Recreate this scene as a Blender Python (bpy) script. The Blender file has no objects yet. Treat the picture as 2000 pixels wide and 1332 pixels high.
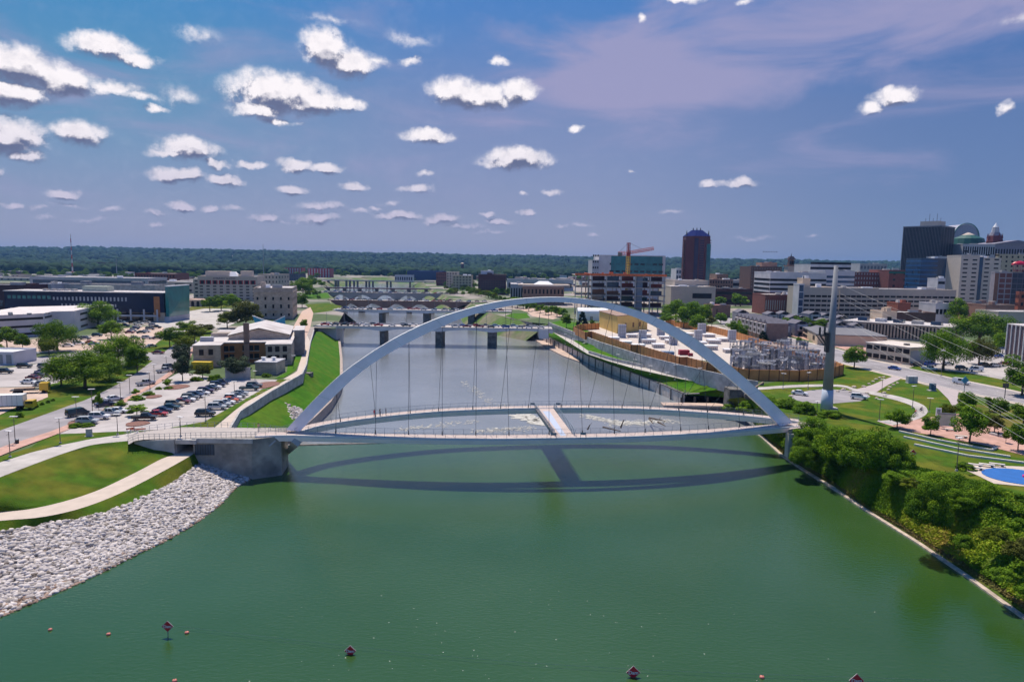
import bpy, bmesh, math, random
import numpy as np
from mathutils import Vector, Matrix, noise as mnoise
random.seed(7)
rng = np.random.default_rng(7)
PI = math.pi
scene = bpy.context.scene
COL = scene.collection

# ---------------- camera ----------------
F = 1333.0                       # focal length in photo pixels (photo 2000 x 1332)
H = 47.0                         # camera height over the river
PITCH = math.atan((666 - 515) / F)
ROLL = math.radians(0.83)
cp, sp = math.cos(PITCH), math.sin(PITCH)
Fw = Vector((0, cp, -sp)); U0 = Vector((0, sp, cp)); R0 = Vector((1, 0, 0))
Rt = R0 * math.cos(ROLL) + U0 * math.sin(ROLL)
Up = -R0 * math.sin(ROLL) + U0 * math.cos(ROLL)
CAM = Vector((0, 0, H))
cam_data = bpy.data.cameras.new('camera'); cam = bpy.data.objects.new('camera', cam_data)
COL.objects.link(cam)
cam_data.sensor_width = 36; cam_data.lens = 36 * F / 2000
cam_data.clip_start = 1; cam_data.clip_end = 60000
M = Matrix((Rt, Up, -Fw)).transposed().to_4x4(); M.translation = CAM
cam.matrix_world = M
scene.camera = cam

def ray(px, py):
    return Fw * F + Rt * (px - 1000) + Up * (666 - py)
def P(px, py, z=8.2):
    """photo pixel -> point on the real horizontal plane at height z"""
    d = ray(px, py); t = (z - H) / d.z
    return Vector((d.x * t, d.y * t, z))
def AT(px, py, Y):
    """photo pixel -> point at distance Y"""
    d = ray(px, py); t = Y / d.y
    return Vector((d.x * t, Y, H + d.z * t))
def PP(pts, z=8.2):
    return [P(p[0], p[1], p[2] if len(p) > 2 else z) for p in pts]

# ---------------- sun, sky, exposure ----------------
SUN_EL = math.radians(65); SHX, SHY = 0.36, -0.93      # direction shadows fall
to_sun = Vector((-SHX * math.cos(SUN_EL), -SHY * math.cos(SUN_EL), math.sin(SUN_EL))).normalized()
sd = bpy.data.lights.new('sun', 'SUN'); sd.energy = 5.0; sd.angle = math.radians(0.5); sd.color = (1, 0.89, 0.74)
sun = bpy.data.objects.new('sun', sd); COL.objects.link(sun)
sun.rotation_euler = to_sun.to_track_quat('Z', 'Y').to_euler(); sun.location = (0, 0, 300)
scene.view_settings.view_transform = 'Standard'; scene.view_settings.look = 'None'
scene.view_settings.gamma = 1; scene.view_settings.exposure = 0.12

world = bpy.data.worlds.new('World'); scene.world = world; world.use_nodes = True
nt = world.node_tree; nt.nodes.clear()
N = nt.nodes; Lk = nt.links
def wn(t, **kw):
    n = N.new(t)
    for k, v in kw.items(): setattr(n, k, v)
    return n
def wmath(op, a, b=None, c=None, clamp=False):
    n = N.new('ShaderNodeMath'); n.operation = op; n.use_clamp = clamp
    for i, v in enumerate((a, b, c)):
        if v is None: continue
        if isinstance(v, (int, float)): n.inputs[i].default_value = v
        else: Lk.new(v, n.inputs[i])
    return n.outputs[0]
def wmix(fac, a, b, bt='MIX'):
    n = N.new('ShaderNodeMix'); n.data_type = 'RGBA'; n.blend_type = bt
    for i, v in ((0, fac), (6, a), (7, b)):
        if isinstance(v, (int, float)): n.inputs[i].default_value = v
        elif isinstance(v, tuple): n.inputs[i].default_value = (*v, 1)
        else: Lk.new(v, n.inputs[i])
    return n.outputs[2]
def wsmooth(x, a, b):
    n = N.new('ShaderNodeMapRange'); n.interpolation_type = 'SMOOTHSTEP'
    Lk.new(x, n.inputs[0]); n.inputs[1].default_value = a; n.inputs[2].default_value = b
    return n.outputs[0]
sky = wn('ShaderNodeTexSky', sky_type='NISHITA'); sky.sun_disc = False
sky.sun_elevation = SUN_EL; sky.sun_rotation = math.atan2(to_sun.x, to_sun.y)
sky.air_density = 1.0; sky.dust_density = 1.2; sky.ozone_density = 2.5
tc = wn('ShaderNodeTexCoord')
sep = wn('ShaderNodeSeparateXYZ'); Lk.new(tc.outputs['Generated'], sep.inputs[0])
az = wmath('ARCTAN2', sep.outputs[0], sep.outputs[1])
el = wmath('ARCSINE', sep.outputs[2])
comb = wn('ShaderNodeCombineXYZ'); Lk.new(az, comb.inputs[0]); Lk.new(el, comb.inputs[1])
def azel(px, py):
    d = ray(px, py).normalized(); return math.atan2(d.x, d.y), math.asin(d.z)
# clouds: (px, py, half width, half height, strength) of every lobe seen in the photograph
CLOUDS = [(35, 130, 110, 40, 1), (120, 160, 70, 28, 1), (215, 172, 70, 14, .75), (270, 190, 45, 10, .6),
 (20, 180, 90, 27, 1), (205, 92, 75, 28, 1), (262, 118, 55, 16, .85), (10, 262, 85, 42, 1), (150, 262, 62, 24, 1),
 (55, 305, 40, 16, .8), (308, 216, 28, 8, .7), (-10, 330, 25, 14, .8),
 (545, 180, 108, 42, 1), (600, 200, 90, 28, 1), (510, 212, 60, 22, .9), (670, 205, 50, 18, .85), (540, 235, 45, 10, .7),
 (635, 95, 52, 42, 1), (685, 125, 55, 32, 1), (800, 120, 30, 11, .6), (735, 120, 30, 10, .5),
 (895, 182, 62, 30, 1), (955, 190, 50, 24, 1), (1010, 182, 42, 28, 1), (930, 205, 70, 14, .7),
 (975, 120, 24, 11, .75), (835, 268, 54, 13, .95), (1012, 310, 72, 24, 1), (985, 318, 50, 12, .9), (1125, 250, 17, 10, .8),
 (372, 292, 68, 25, 1), (330, 300, 45, 10, .7), (425, 320, 30, 9, .7), (345, 342, 62, 16, 1), (435, 350, 40, 13, .95),
 (490, 322, 30, 10, .9), (575, 322, 35, 14, .95), (635, 330, 33, 12, .95), (570, 371, 32, 10, .85), (125, 378, 40, 12, .8),
 (690, 365, 28, 10, .85), (812, 368, 38, 8, .7), (830, 341, 17, 7, .6), (352, 402, 28, 10, .8), (25, 403, 28, 9, .65),
 (75, 410, 25, 8, .5), (513, 425, 28, 8, .7), (620, 430, 48, 14, .7), (625, 403, 55, 10, .55), (780, 421, 45, 10, .8),
 (865, 429, 40, 12, .75), (950, 419, 17, 6, .7), (1027, 415, 19, 7, .8), (975, 433, 35, 7, .65), (1080, 373, 25, 7, .6),
 (412, 408, 22, 7, .65), (300, 418, 30, 7, .55), (1022, 376, 10, 5, .6), (307, 440, 20, 6, .5), (215, 413, 30, 7, .45),
 (1448, 358, 35, 11, .9), (1384, 360, 17, 8, .75), (1232, 335, 11, 5, .55), (1745, 190, 55, 20, .95), (1700, 212, 28, 14, .7),
 (1965, 212, 16, 14, .6), (1253, 34, 12, 8, .6), (1340, -4, 60, 9, .7), (1452, 2, 20, 9, .6), (960, 455, 45, 5, .35),
 (1100, 440, 22, 5, .4), (1160, 461, 18, 5, .35), (1590, 461, 16, 4, .35),
 (140, 402, 40, 7, .4), (180, 430, 50, 6, .36), (90, 428, 34, 6, .36), (460, 408, 26, 6, .42), (560, 436, 30, 6, .38), (700, 412, 34, 6, .4), (735, 405, 16, 5, .5), (905, 444, 50, 7, .42),
 (760, 395, 30, 6, .36), (385, 65, 60, 20, .34), (640, 40, 70, 12, .3), (800, 75, 60, 18, .34), (350, 190, 50, 26, .36), (1430, 356, 60, 6, .4), (1470, 465, 60, 6, .3), (1310, 410, 30, 5, .36), (1140, 440, 24, 5, .4), (1990, 40, 70, 14, .3)]
def cloud_density(vec, lobes, fine):
    nz = wn('ShaderNodeTexNoise'); nz.inputs['Scale'].default_value = 22 * fine; nz.inputs['Detail'].default_value = 6
    nz.inputs['Roughness'].default_value = 0.6
    Lk.new(vec, nz.inputs['Vector'])
    sub = wn('ShaderNodeVectorMath', operation='SUBTRACT'); Lk.new(nz.outputs['Color'], sub.inputs[0]); sub.inputs[1].default_value = (.5, .5, .5)
    scl = wn('ShaderNodeVectorMath', operation='MULTIPLY'); Lk.new(sub.outputs[0], scl.inputs[0]); scl.inputs[1].default_value = (.045 / fine, .03 / fine, 0)
    add = wn('ShaderNodeVectorMath', operation='ADD'); Lk.new(vec, add.inputs[0]); Lk.new(scl.outputs[0], add.inputs[1])
    cur = None
    for (a, e, ra, re, s) in lobes:
        mp = wn('ShaderNodeMapping'); mp.inputs['Scale'].default_value = (1 / ra, 1 / re, 1)
        mp.inputs['Location'].default_value = (-a / ra, -e / re, 0)
        Lk.new(add.outputs[0], mp.inputs['Vector'])
        g = wn('ShaderNodeTexGradient', gradient_type='SPHERICAL'); Lk.new(mp.outputs[0], g.inputs[0])
        v = wmath('MULTIPLY', g.outputs['Fac'], s)
        cur = v if cur is None else wmath('SMOOTH_MAX', cur, v, 0.12)
    nf = wn('ShaderNodeTexNoise'); nf.inputs['Scale'].default_value = 42 * fine; nf.inputs['Detail'].default_value = 7; nf.inputs['Roughness'].default_value = .62
    Lk.new(vec, nf.inputs['Vector'])
    n1 = wmath('MULTIPLY', wmath('SUBTRACT', nf.outputs['Fac'], .5), .8)
    return wmath('ADD', cur, wmath('MULTIPLY', n1, wsmooth(cur, 0.0, 0.3))), nf.outputs['Fac']
# clear sky: Nishita colour graded towards the lilac haze of the photograph
grad = N.new('ShaderNodeValToRGB'); Lk.new(wmath('MULTIPLY', el, 1.0 / 0.75, clamp=True), grad.inputs[0])
cr = grad.color_ramp; cr.elements[0].position = 0.0; cr.elements[0].color = (.26, .29, .46, 1)
cr.elements[1].position = 1.0; cr.elements[1].color = (.004, .12, .45, 1)
for p_, c_ in ((.12, (.20, .24, .43, 1)), (.28, (.155, .215, .43, 1)), (.43, (.055, .185, .48, 1)), (.56, (.005, .16, .50, 1))):
    e_ = cr.elements.new(p_); e_.color = c_
nish = wmix(1.0, sky.outputs[0], (0.1, 0.1, 0.1), 'MULTIPLY')
base = wmix(0.86, nish, grad.outputs[0])
right = wsmooth(az, 0.05, 0.62)
base = wmix(wmath('MULTIPLY', right, 0.55), base, wmix(1.0, base, (.30, .60, .80), 'MULTIPLY'))
left = wmath('MULTIPLY', wsmooth(wmath('MULTIPLY', az, -1.0), 0.05, 0.55), wsmooth(el, 0.03, 0.25))
base = wmix(wmath('MULTIPLY', left, 0.7), base, wmix(1.0, base, (.50, 1.15, 1.0), 'MULTIPLY'))
# thin lilac cirrus veils
mpc = wn('ShaderNodeMapping'); mpc.inputs['Rotation'].default_value = (0, 0, -0.22); mpc.inputs['Scale'].default_value = (2.2, 7.5, 1)
Lk.new(comb.outputs[0], mpc.inputs[0])
nc = wn('ShaderNodeTexNoise'); nc.inputs['Scale'].default_value = 1.9; nc.inputs['Detail'].default_value = 7; nc.inputs['Roughness'].default_value = .55
nc.inputs['Distortion'].default_value = .5
Lk.new(mpc.outputs[0], nc.inputs[0])
# broad veil band rising to the right
bandc = wmath('SUBTRACT', el, wmath('ADD', wmath('MULTIPLY', az, 0.12), 0.245))
band = wmath('MULTIPLY', wmath('SUBTRACT', 1.0, wsmooth(wmath('ABSOLUTE', bandc), 0.0, 0.095)), wsmooth(az, -.12, .16))
veil = wmath('MULTIPLY', wsmooth(wmath('ADD', nc.outputs['Fac'], wmath('MULTIPLY', band, .34)),  .47, .80), wsmooth(el, 0.02, 0.16))
veil = wmath('MULTIPLY', veil, .85)
skycol = wmix(veil, base, (.33, .32, .51))
LOBES = []
for (px, py, rx, ry, s_) in CLOUDS:
    a_, e_ = azel(px, py); a2, _ = azel(px + rx, py); _, e2 = azel(px, py - ry)
    LOBES.append((a_, e_, abs(a2 - a_) * 1.25, abs(e2 - e_) * 1.3, s_))
def background(col):
    b = wn('ShaderNodeBackground'); Lk.new(col, b.inputs[0]); b.inputs[1].default_value = 1.0; return b.outputs[0]
shader = background(skycol)
offc = wn('ShaderNodeCombineXYZ'); offc.inputs[0].default_value = -.003; Lk.new(wmath('ADD', .003, wmath('MULTIPLY', el, .05)), offc.inputs[1]); offv = offc.outputs[0]
lown = wn('ShaderNodeTexNoise'); lown.inputs['Scale'].default_value = 17; lown.inputs['Detail'].default_value = 3; Lk.new(comb.outputs[0], lown.inputs['Vector'])
bright = wmix(wsmooth(el, .03, .2), (.50, .47, .62), (.92, .87, .90))
AZ = [-.80, -.60, -.42, -.26, -.10, .04, .22, .40, .80]; EL = [0.0, .155, .50]
for i_ in range(len(AZ) - 1):
    for j_ in range(2):
        a0, a1, e0, e1 = AZ[i_], AZ[i_ + 1], EL[j_], EL[j_ + 1]
        ls = [l for l in LOBES if l[0] + l[2] + .02 > a0 and l[0] - l[2] - .02 < a1 and l[1] + l[3] + .015 > e0 and l[1] - l[3] - .035 < e1]
        if not ls: continue
        fine = 1.5 if j_ == 0 else 1.0
        fine = 1.2; d1, nfac = cloud_density(comb.outputs[0], ls, fine)
        o_ = wn('ShaderNodeVectorMath', operation='ADD'); Lk.new(comb.outputs[0], o_.inputs[0]); Lk.new(offv, o_.inputs[1])
        d2, _n = cloud_density(o_.outputs[0], ls, fine)
        al = wsmooth(d1, 0.04, 0.58)
        lit = wsmooth(wmath('ADD', wmath('SUBTRACT', d1, d2), wmath('MULTIPLY', wmath('SUBTRACT', nfac, _n), .5)), -0.26, 0.16)
        inner = wmath('MULTIPLY', wsmooth(d2, .42, .74), wsmooth(lown.outputs['Fac'], .40, .56))
        lit = wmath('MULTIPLY', wmath('MULTIPLY', lit, 1.15), wmath('SUBTRACT', 1.0, wmath('MULTIPLY', inner, .58)), clamp=True)
        lit = wmath('MULTIPLY', lit, wmath('ADD', .55, wmath('MULTIPLY', nfac, .85)), clamp=True)
        cc = wmix(lit, (.13, .155, .27), bright)
        sh_ = background(wmix(al, skycol, cc))
        msk = wmath('MULTIPLY', wmath('MULTIPLY', wmath('GREATER_THAN', az, a0), wmath('LESS_THAN', az, a1)), wmath('MULTIPLY', wmath('GREATER_THAN', el, e0), wmath('LESS_THAN', el, e1)))
        ms_ = wn('ShaderNodeMixShader'); Lk.new(msk, ms_.inputs[0]); Lk.new(shader, ms_.inputs[1]); Lk.new(sh_, ms_.inputs[2]); shader = ms_.outputs[0]
wo = wn('ShaderNodeOutputWorld'); Lk.new(shader, wo.inputs[0])
# ---------------- materials ----------------
MATS = {}
def mat(name, col, rough=.8, var=.12, scale=.6, metal=0, bump=0, bscale=3, spec=.5, obj_rand=0, detail=4, col2=None, c2scale=.05, c2lo=.45, c2hi=.6):
    if name in MATS: return MATS[name]
    m = bpy.data.materials.new(name); m.use_nodes = True; t = m.node_tree
    b = t.nodes['Principled BSDF']; b.inputs['Roughness'].default_value = rough; b.inputs['Metallic'].default_value = metal
    b.inputs['Specular IOR Level'].default_value = spec
    tcn = t.nodes.new('ShaderNodeTexCoord'); g = t.nodes.new('ShaderNodeNewGeometry')
    n = t.nodes.new('ShaderNodeTexNoise'); n.inputs['Scale'].default_value = scale; n.inputs['Detail'].default_value = detail
    t.links.new(g.outputs['Position'], n.inputs['Vector'])
    mr = t.nodes.new('ShaderNodeMapRange'); mr.inputs[1].default_value = .3; mr.inputs[2].default_value = .7
    mr.inputs[3].default_value = 1 - var; mr.inputs[4].default_value = 1 + var
    t.links.new(n.outputs['Fac'], mr.inputs[0])
    mx = t.nodes.new('ShaderNodeMix'); mx.data_type = 'RGBA'; mx.blend_type = 'MULTIPLY'; mx.inputs[0].default_value = 1
    mx.inputs[6].default_value = (*col, 1)
    if col2:
        n2 = t.nodes.new('ShaderNodeTexNoise'); n2.inputs['Scale'].default_value = c2scale; n2.inputs['Detail'].default_value = 6
        t.links.new(g.outputs['Position'], n2.inputs['Vector'])
        m2 = t.nodes.new('ShaderNodeMapRange'); m2.inputs[1].default_value = c2lo; m2.inputs[2].default_value = c2hi
        t.links.new(n2.outputs['Fac'], m2.inputs[0])
        mc = t.nodes.new('ShaderNodeMix'); mc.data_type = 'RGBA'; mc.inputs[6].default_value = (*col, 1); mc.inputs[7].default_value = (*col2, 1)
        t.links.new(m2.outputs[0], mc.inputs[0]); t.links.new(mc.outputs[2], mx.inputs[6])
    t.links.new(mr.outputs[0], mx.inputs[7])
    out = mx.outputs[2]
    if obj_rand:
        oi = t.nodes.new('ShaderNodeObjectInfo'); hs = t.nodes.new('ShaderNodeHueSaturation')
        a = t.nodes.new('ShaderNodeMapRange'); a.inputs[3].default_value = 1 - obj_rand; a.inputs[4].default_value = 1 + obj_rand
        t.links.new(oi.outputs['Random'], a.inputs[0]); t.links.new(a.outputs[0], hs.inputs['Value'])
        t.links.new(out, hs.inputs['Color']); out = hs.outputs[0]
    t.links.new(out, b.inputs['Base Color'])
    if bump:
        bn = t.nodes.new('ShaderNodeTexNoise'); bn.inputs['Scale'].default_value = bscale; bn.inputs['Detail'].default_value = 5
        t.links.new(g.outputs['Position'], bn.inputs['Vector'])
        bu = t.nodes.new('ShaderNodeBump'); bu.inputs['Strength'].default_value = bump; bu.inputs['Distance'].default_value = .3
        t.links.new(bn.outputs['Fac'], bu.inputs['Height']); t.links.new(bu.outputs[0], b.inputs['Normal'])
    MATS[name] = m; return m
def brickish(name, c1, c2, sx, sz, mortar=(.3, .28, .26), rough=.85, msize=.03):
    """wall made of courses: object-space brick pattern on the upright faces"""
    if name in MATS: return MATS[name]
    m = mat(name, c1, rough, .15, .4)
    t = m.node_tree; mx = [n for n in t.nodes if n.type == 'MIX' and n.blend_type == 'MULTIPLY'][0]
    g = [n for n in t.nodes if n.type == 'NEW_GEOMETRY'][0]
    s = t.nodes.new('ShaderNodeSeparateXYZ'); t.links.new(g.outputs['Position'], s.inputs[0])
    a = t.nodes.new('ShaderNodeMath'); a.operation = 'ADD'; t.links.new(s.outputs[0], a.inputs[0]); t.links.new(s.outputs[1], a.inputs[1])
    c = t.nodes.new('ShaderNodeCombineXYZ'); t.links.new(a.outputs[0], c.inputs[0]); t.links.new(s.outputs[2], c.inputs[1])
    br = t.nodes.new('ShaderNodeTexBrick'); br.inputs['Color1'].default_value = (*c1, 1); br.inputs['Color2'].default_value = (*c2, 1)
    br.inputs['Mortar'].default_value = (*mortar, 1); br.inputs['Scale'].default_value = 1
    br.inputs['Brick Width'].default_value = sx; br.inputs['Row Height'].default_value = sz; br.inputs['Mortar Size'].default_value = msize
    t.links.new(c.outputs[0], br.inputs['Vector']); t.links.new(br.outputs['Color'], mx.inputs[6])
    return m

# ---------------- mesh builder ----------------
class MB:
    def __init__(s): s.v = []; s.f = []; s.m = []
    def add(s, vs, fs, mi=0):
        o = len(s.v); s.v += [tuple(v) for v in vs]
        for f in fs: s.f.append(tuple(i + o for i in f)); s.m.append(mi)
        return s
    def box(s, x0, x1, y0, y1, z0, z1, mi=0):
        return s.add([(x0, y0, z0), (x1, y0, z0), (x1, y1, z0), (x0, y1, z0), (x0, y0, z1), (x1, y0, z1), (x1, y1, z1), (x0, y1, z1)],
            [(0, 3, 2, 1), (4, 5, 6, 7), (0, 1, 5, 4), (1, 2, 6, 5), (2, 3, 7, 6), (3, 0, 4, 7)], mi)
    def taper(s, x0, x1, y0, y1, z0, z1, k, mi=0):
        cx, cy = (x0 + x1) / 2, (y0 + y1) / 2; X0, X1, Y0, Y1 = cx + (x0 - cx) * k, cx + (x1 - cx) * k, cy + (y0 - cy) * k, cy + (y1 - cy) * k
        return s.add([(x0, y0, z0), (x1, y0, z0), (x1, y1, z0), (x0, y1, z0), (X0, Y0, z1), (X1, Y0, z1), (X1, Y1, z1), (X0, Y1, z1)],
            [(0, 3, 2, 1), (4, 5, 6, 7), (0, 1, 5, 4), (1, 2, 6, 5), (2, 3, 7, 6), (3, 0, 4, 7)], mi)
    def prism(s, poly, z0, z1, mi=0):
        n = len(poly); a = sum(poly[i][0] * poly[(i + 1) % n][1] - poly[(i + 1) % n][0] * poly[i][1] for i in range(n))
        if a < 0: poly = poly[::-1]
        vs = [(p[0], p[1], z0) for p in poly] + [(p[0], p[1], z1) for p in poly]
        return s.add(vs, [tuple(range(n))[::-1], tuple(range(n, 2 * n))] + [(i, (i + 1) % n, n + (i + 1) % n, n + i) for i in range(n)], mi)
    def tube(s, p0, p1, r0, r1=None, n=6, mi=0, cap=True):
        r1 = r0 if r1 is None else r1; p0 = Vector(p0); p1 = Vector(p1); d = (p1 - p0)
        if d.length < 1e-6: return s
        q = d.to_track_quat('Z', 'Y'); vs = []
        for p, r in ((p0, r0), (p1, r1)):
            for k in range(n):
                a = 2 * PI * k / n; vs.append(p + q @ Vector((math.cos(a) * r, math.sin(a) * r, 0)))
        fs = [(k, (k + 1) % n, n + (k + 1) % n, n + k) for k in range(n)]
        if cap: fs += [tuple(range(n))[::-1], tuple(range(n, 2 * n))]
        return s.add(vs, fs, mi)
    def bar(s, p0, p1, w, h, mi=0):
        """rectangular bar, w across in plan, h upright"""
        p0 = Vector(p0); p1 = Vector(p1); d = p1 - p0; u = Vector((-d.y, d.x, 0))
        if u.length < 1e-6: u = Vector((1, 0, 0))
        u = u.normalized() * w / 2; v = d.cross(u).normalized() * h / 2
        vs = [p0 - u - v, p0 + u - v, p0 + u + v, p0 - u + v, p1 - u - v, p1 + u - v, p1 + u + v, p1 - u + v]
        return s.add(vs, [(0, 1, 2, 3), (7, 6, 5, 4), (0, 4, 5, 1), (1, 5, 6, 2), (2, 6, 7, 3), (3, 7, 4, 0)], mi)
    def loft(s, A, B, mi=0):
        n = len(A); return s.add(list(A) + list(B), [(i, i + 1, n + i + 1, n + i) for i in range(n - 1)], mi)
    def build(s, name, m, parent=None, loc=None, smooth=False, sub=None, bevel=0):
        me = bpy.data.meshes.new(name)
        vs = s.v
        if sub is not None: vs = [(v[0] - sub[0], v[1] - sub[1], v[2] - sub[2]) for v in vs]
        me.from_pydata(vs, [], s.f)
        ms = m if isinstance(m, (list, tuple)) else [m]
        for x in ms: me.materials.append(x)
        if len(ms) > 1: me.polygons.foreach_set('material_index', s.m)
        bm = bmesh.new(); bm.from_mesh(me); bmesh.ops.recalc_face_normals(bm, faces=bm.faces)
        if bevel:
            bmesh.ops.remove_doubles(bm, verts=bm.verts, dist=1e-4)
            bmesh.ops.bevel(bm, geom=[e for e in bm.edges if e.is_manifold and e.calc_face_angle(0) > .6], offset=bevel, segments=2, affect='EDGES', profile=.6)
        bm.to_mesh(me); bm.free()
        if smooth: me.polygons.foreach_set('use_smooth', [True] * len(me.polygons))
        me.update()
        o = bpy.data.objects.new(name, me); COL.objects.link(o)
        if parent: o.parent = parent
        if loc is not None: o.location = loc
        return o
def tag(o, label=None, cat=None, group=None, kind=None):
    if label: o['label'] = label
    if cat: o['category'] = cat
    if group: o['group'] = group
    if kind: o['kind'] = kind
    return o
def thing(name, label, cat, loc=(0, 0, 0), rz=0, group=None):
    o = bpy.data.objects.new(name, None); COL.objects.link(o); o.empty_display_size = .5
    o.location = loc; o.rotation_euler = (0, 0, rz)
    return tag(o, label, cat, group)
def part(name, me, parent, loc=(0, 0, 0), rz=0, scale=None, label=None):
    o = bpy.data.objects.new(name, me); COL.objects.link(o); o.parent = parent; o.location = loc; o.rotation_euler = (0, 0, rz)
    if scale: o.scale = scale
    if label: o['label'] = label
    return o
CH = {}
def dup(root, loc, rz=0, scale=None, label=None, group=None, name=None):
    r = root.copy(); COL.objects.link(r); r.location = loc; r.rotation_euler = (0, 0, rz)
    if scale: r.scale = scale
    if label: r['label'] = label
    if group: r['group'] = group
    if root.name not in CH: CH[root.name] = [(c, list(c.children)) for c in root.children]
    for ch, gs in CH[root.name]:
        c = ch.copy(); COL.objects.link(c); c.parent = r
        for g in gs:
            d = g.copy(); COL.objects.link(d); d.parent = c
    return r
def resample(pts, n):
    pts = [Vector(p) for p in pts]; L = [0]
    for a, b in zip(pts, pts[1:]): L.append(L[-1] + (b - a).length)
    out = []; j = 0
    for i in range(n):
        t = L[-1] * i / (n - 1)
        while j < len(L) - 2 and L[j + 1] < t: j += 1
        k = (t - L[j]) / max(1e-9, L[j + 1] - L[j]); out.append(pts[j].lerp(pts[j + 1], k))
    return out
def smoothline(pts, n):
    """Catmull-Rom through the points"""
    pts = [Vector(p) for p in pts]; q = [pts[0] * 2 - pts[1]] + pts + [pts[-1] * 2 - pts[-2]]; out = []
    for i in range(len(pts) - 1):
        a, b, c, d = q[i:i + 4]
        for k in range(8):
            t = k / 8; out.append(.5 * ((2 * b) + (c - a) * t + (2 * a - 5 * b + 4 * c - d) * t * t + (3 * b - a - 3 * c + d) * t ** 3))
    out.append(pts[-1]); return resample(out, n)
def slope(name, A, B, m, n=60, rows=8, bumpy=0, kind='structure', label=None):
    """ruled sheet between two lines; a little uneven"""
    A = resample(A, n); B = resample(B, n); mb = MB(); R = []
    for r in range(rows + 1):
        t = r / rows; row = []
        for a, b in zip(A, B):
            p = a.lerp(b, t)
            if bumpy and 0 < r < rows: p.z += bumpy * mnoise.noise(p * .15)
            row.append(p)
        R.append(row)
    for r in range(rows): mb.loft(R[r], R[r + 1])
    o = mb.build(name, m, smooth=True); tag(o, label, kind=kind); return o
def sheet(name, pts, m, z=None, lift=.02, kind='structure', label=None):
    from mathutils.geometry import tessellate_polygon
    vs = [Vector((p[0], p[1], (z if z is not None else p[2]) + lift)) for p in pts]
    tris = tessellate_polygon([vs]); mb = MB().add(vs, tris); o = mb.build(name, m)
    me = o.data
    if sum(p.normal.z for p in me.polygons) < 0: me.flip_normals()
    tag(o, label, kind=kind); return o
def wall(mb, pts, h, w, z0=None, mi=0):
    """upright wall following a line; h height above the points"""
    for a, b in zip(pts, pts[1:]):
        a = Vector(a); b = Vector(b); d = (b - a); u = Vector((-d.y, d.x, 0)).normalized() * w / 2
        za0 = a.z if z0 is None else z0; zb0 = b.z if z0 is None else z0
        vs = [Vector((a.x, a.y, za0)) - u, Vector((a.x, a.y, za0)) + u, Vector((b.x, b.y, zb0)) + u, Vector((b.x, b.y, zb0)) - u]
        vt = [Vector((a.x, a.y, a.z + h)) - u, Vector((a.x, a.y, a.z + h)) + u, Vector((b.x, b.y, b.z + h)) + u, Vector((b.x, b.y, b.z + h)) - u]
        mb.add(vs + vt, [(0, 3, 2, 1), (4, 5, 6, 7), (0, 1, 5, 4), (1, 2, 6, 5), (2, 3, 7, 6), (3, 0, 4, 7)], mi)
    return mb
def ribbon(pts, w):
    pts = [Vector(p) for p in pts]; A = []; B = []
    for i, p in enumerate(pts):
        d = (pts[min(i + 1, len(pts) - 1)] - pts[max(i - 1, 0)]); u = Vector((-d.y, d.x, 0)).normalized() * w / 2
        A.append(p - u); B.append(p + u)
    return A, B
# shared materials
G = 8.2
conc = mat('concrete', (.46, .44, .43), .85, .16, .5, col2=(.36, .345, .335), c2scale=.35)
conc_lt = mat('concrete_light', (.46, .43, .41), .85, .10, .5, col2=(.38, .355, .34), c2scale=.12)
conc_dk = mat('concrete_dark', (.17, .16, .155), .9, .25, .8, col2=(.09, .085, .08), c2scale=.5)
lotmat = mat('lot_concrete', (.44, .405, .40), .9, .09, .35, col2=(.36, .33, .325), c2scale=.09)
tanmat = mat('tan_paving', (.52, .39, .32), .9, .10, .4, col2=(.44, .33, .28), c2scale=.12)
brickpave = mat('brick_paving', (.50, .30, .25), .9, .12, .8, col2=(.42, .25, .2), c2scale=.3)
asphalt = mat('road_surface', (.30, .28, .30), .9, .10, .3, col2=(.24, .225, .24), c2scale=.1)
grass = mat('grass', (.055, .115, .008), .95, .22, .35, bump=.6, bscale=5, col2=(.115, .13, .014), c2scale=.11, spec=.1)
lawn = mat('lawn_bright', (.045, .145, .006), .95, .18, .5, bump=.5, bscale=5, col2=(.075, .15, .010), c2scale=.12, spec=.1)
dry = mat('grass_dry', (.14, .125, .03), .95, .25, .4, bump=.5, bscale=5, col2=(.07, .11, .012), c2scale=.15, spec=.1)
white = mat('white_paint', (.78, .78, .80), .5, .03)
steel = mat('bridge_steel', (.97, .90, .97), .36, .07, .35, spec=.5)
darkmet = mat('dark_metal', (.03, .032, .038), .5, .1)
grey_met = mat('grey_metal', (.24, .26, .29), .45, .08, metal=.3)
glass = mat('dark_glass', (.012, .016, .024), .12, .3, .2, spec=.8)
glassblue = mat('blue_glass', (.015, .05, .11), .12, .35, .15, spec=.9)
glassteal = mat('teal_glass', (.02, .16, .17), .15, .25, .15, spec=.8)
redpaint = mat('red_paint', (.30, .015, .025), .5, .05)
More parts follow.
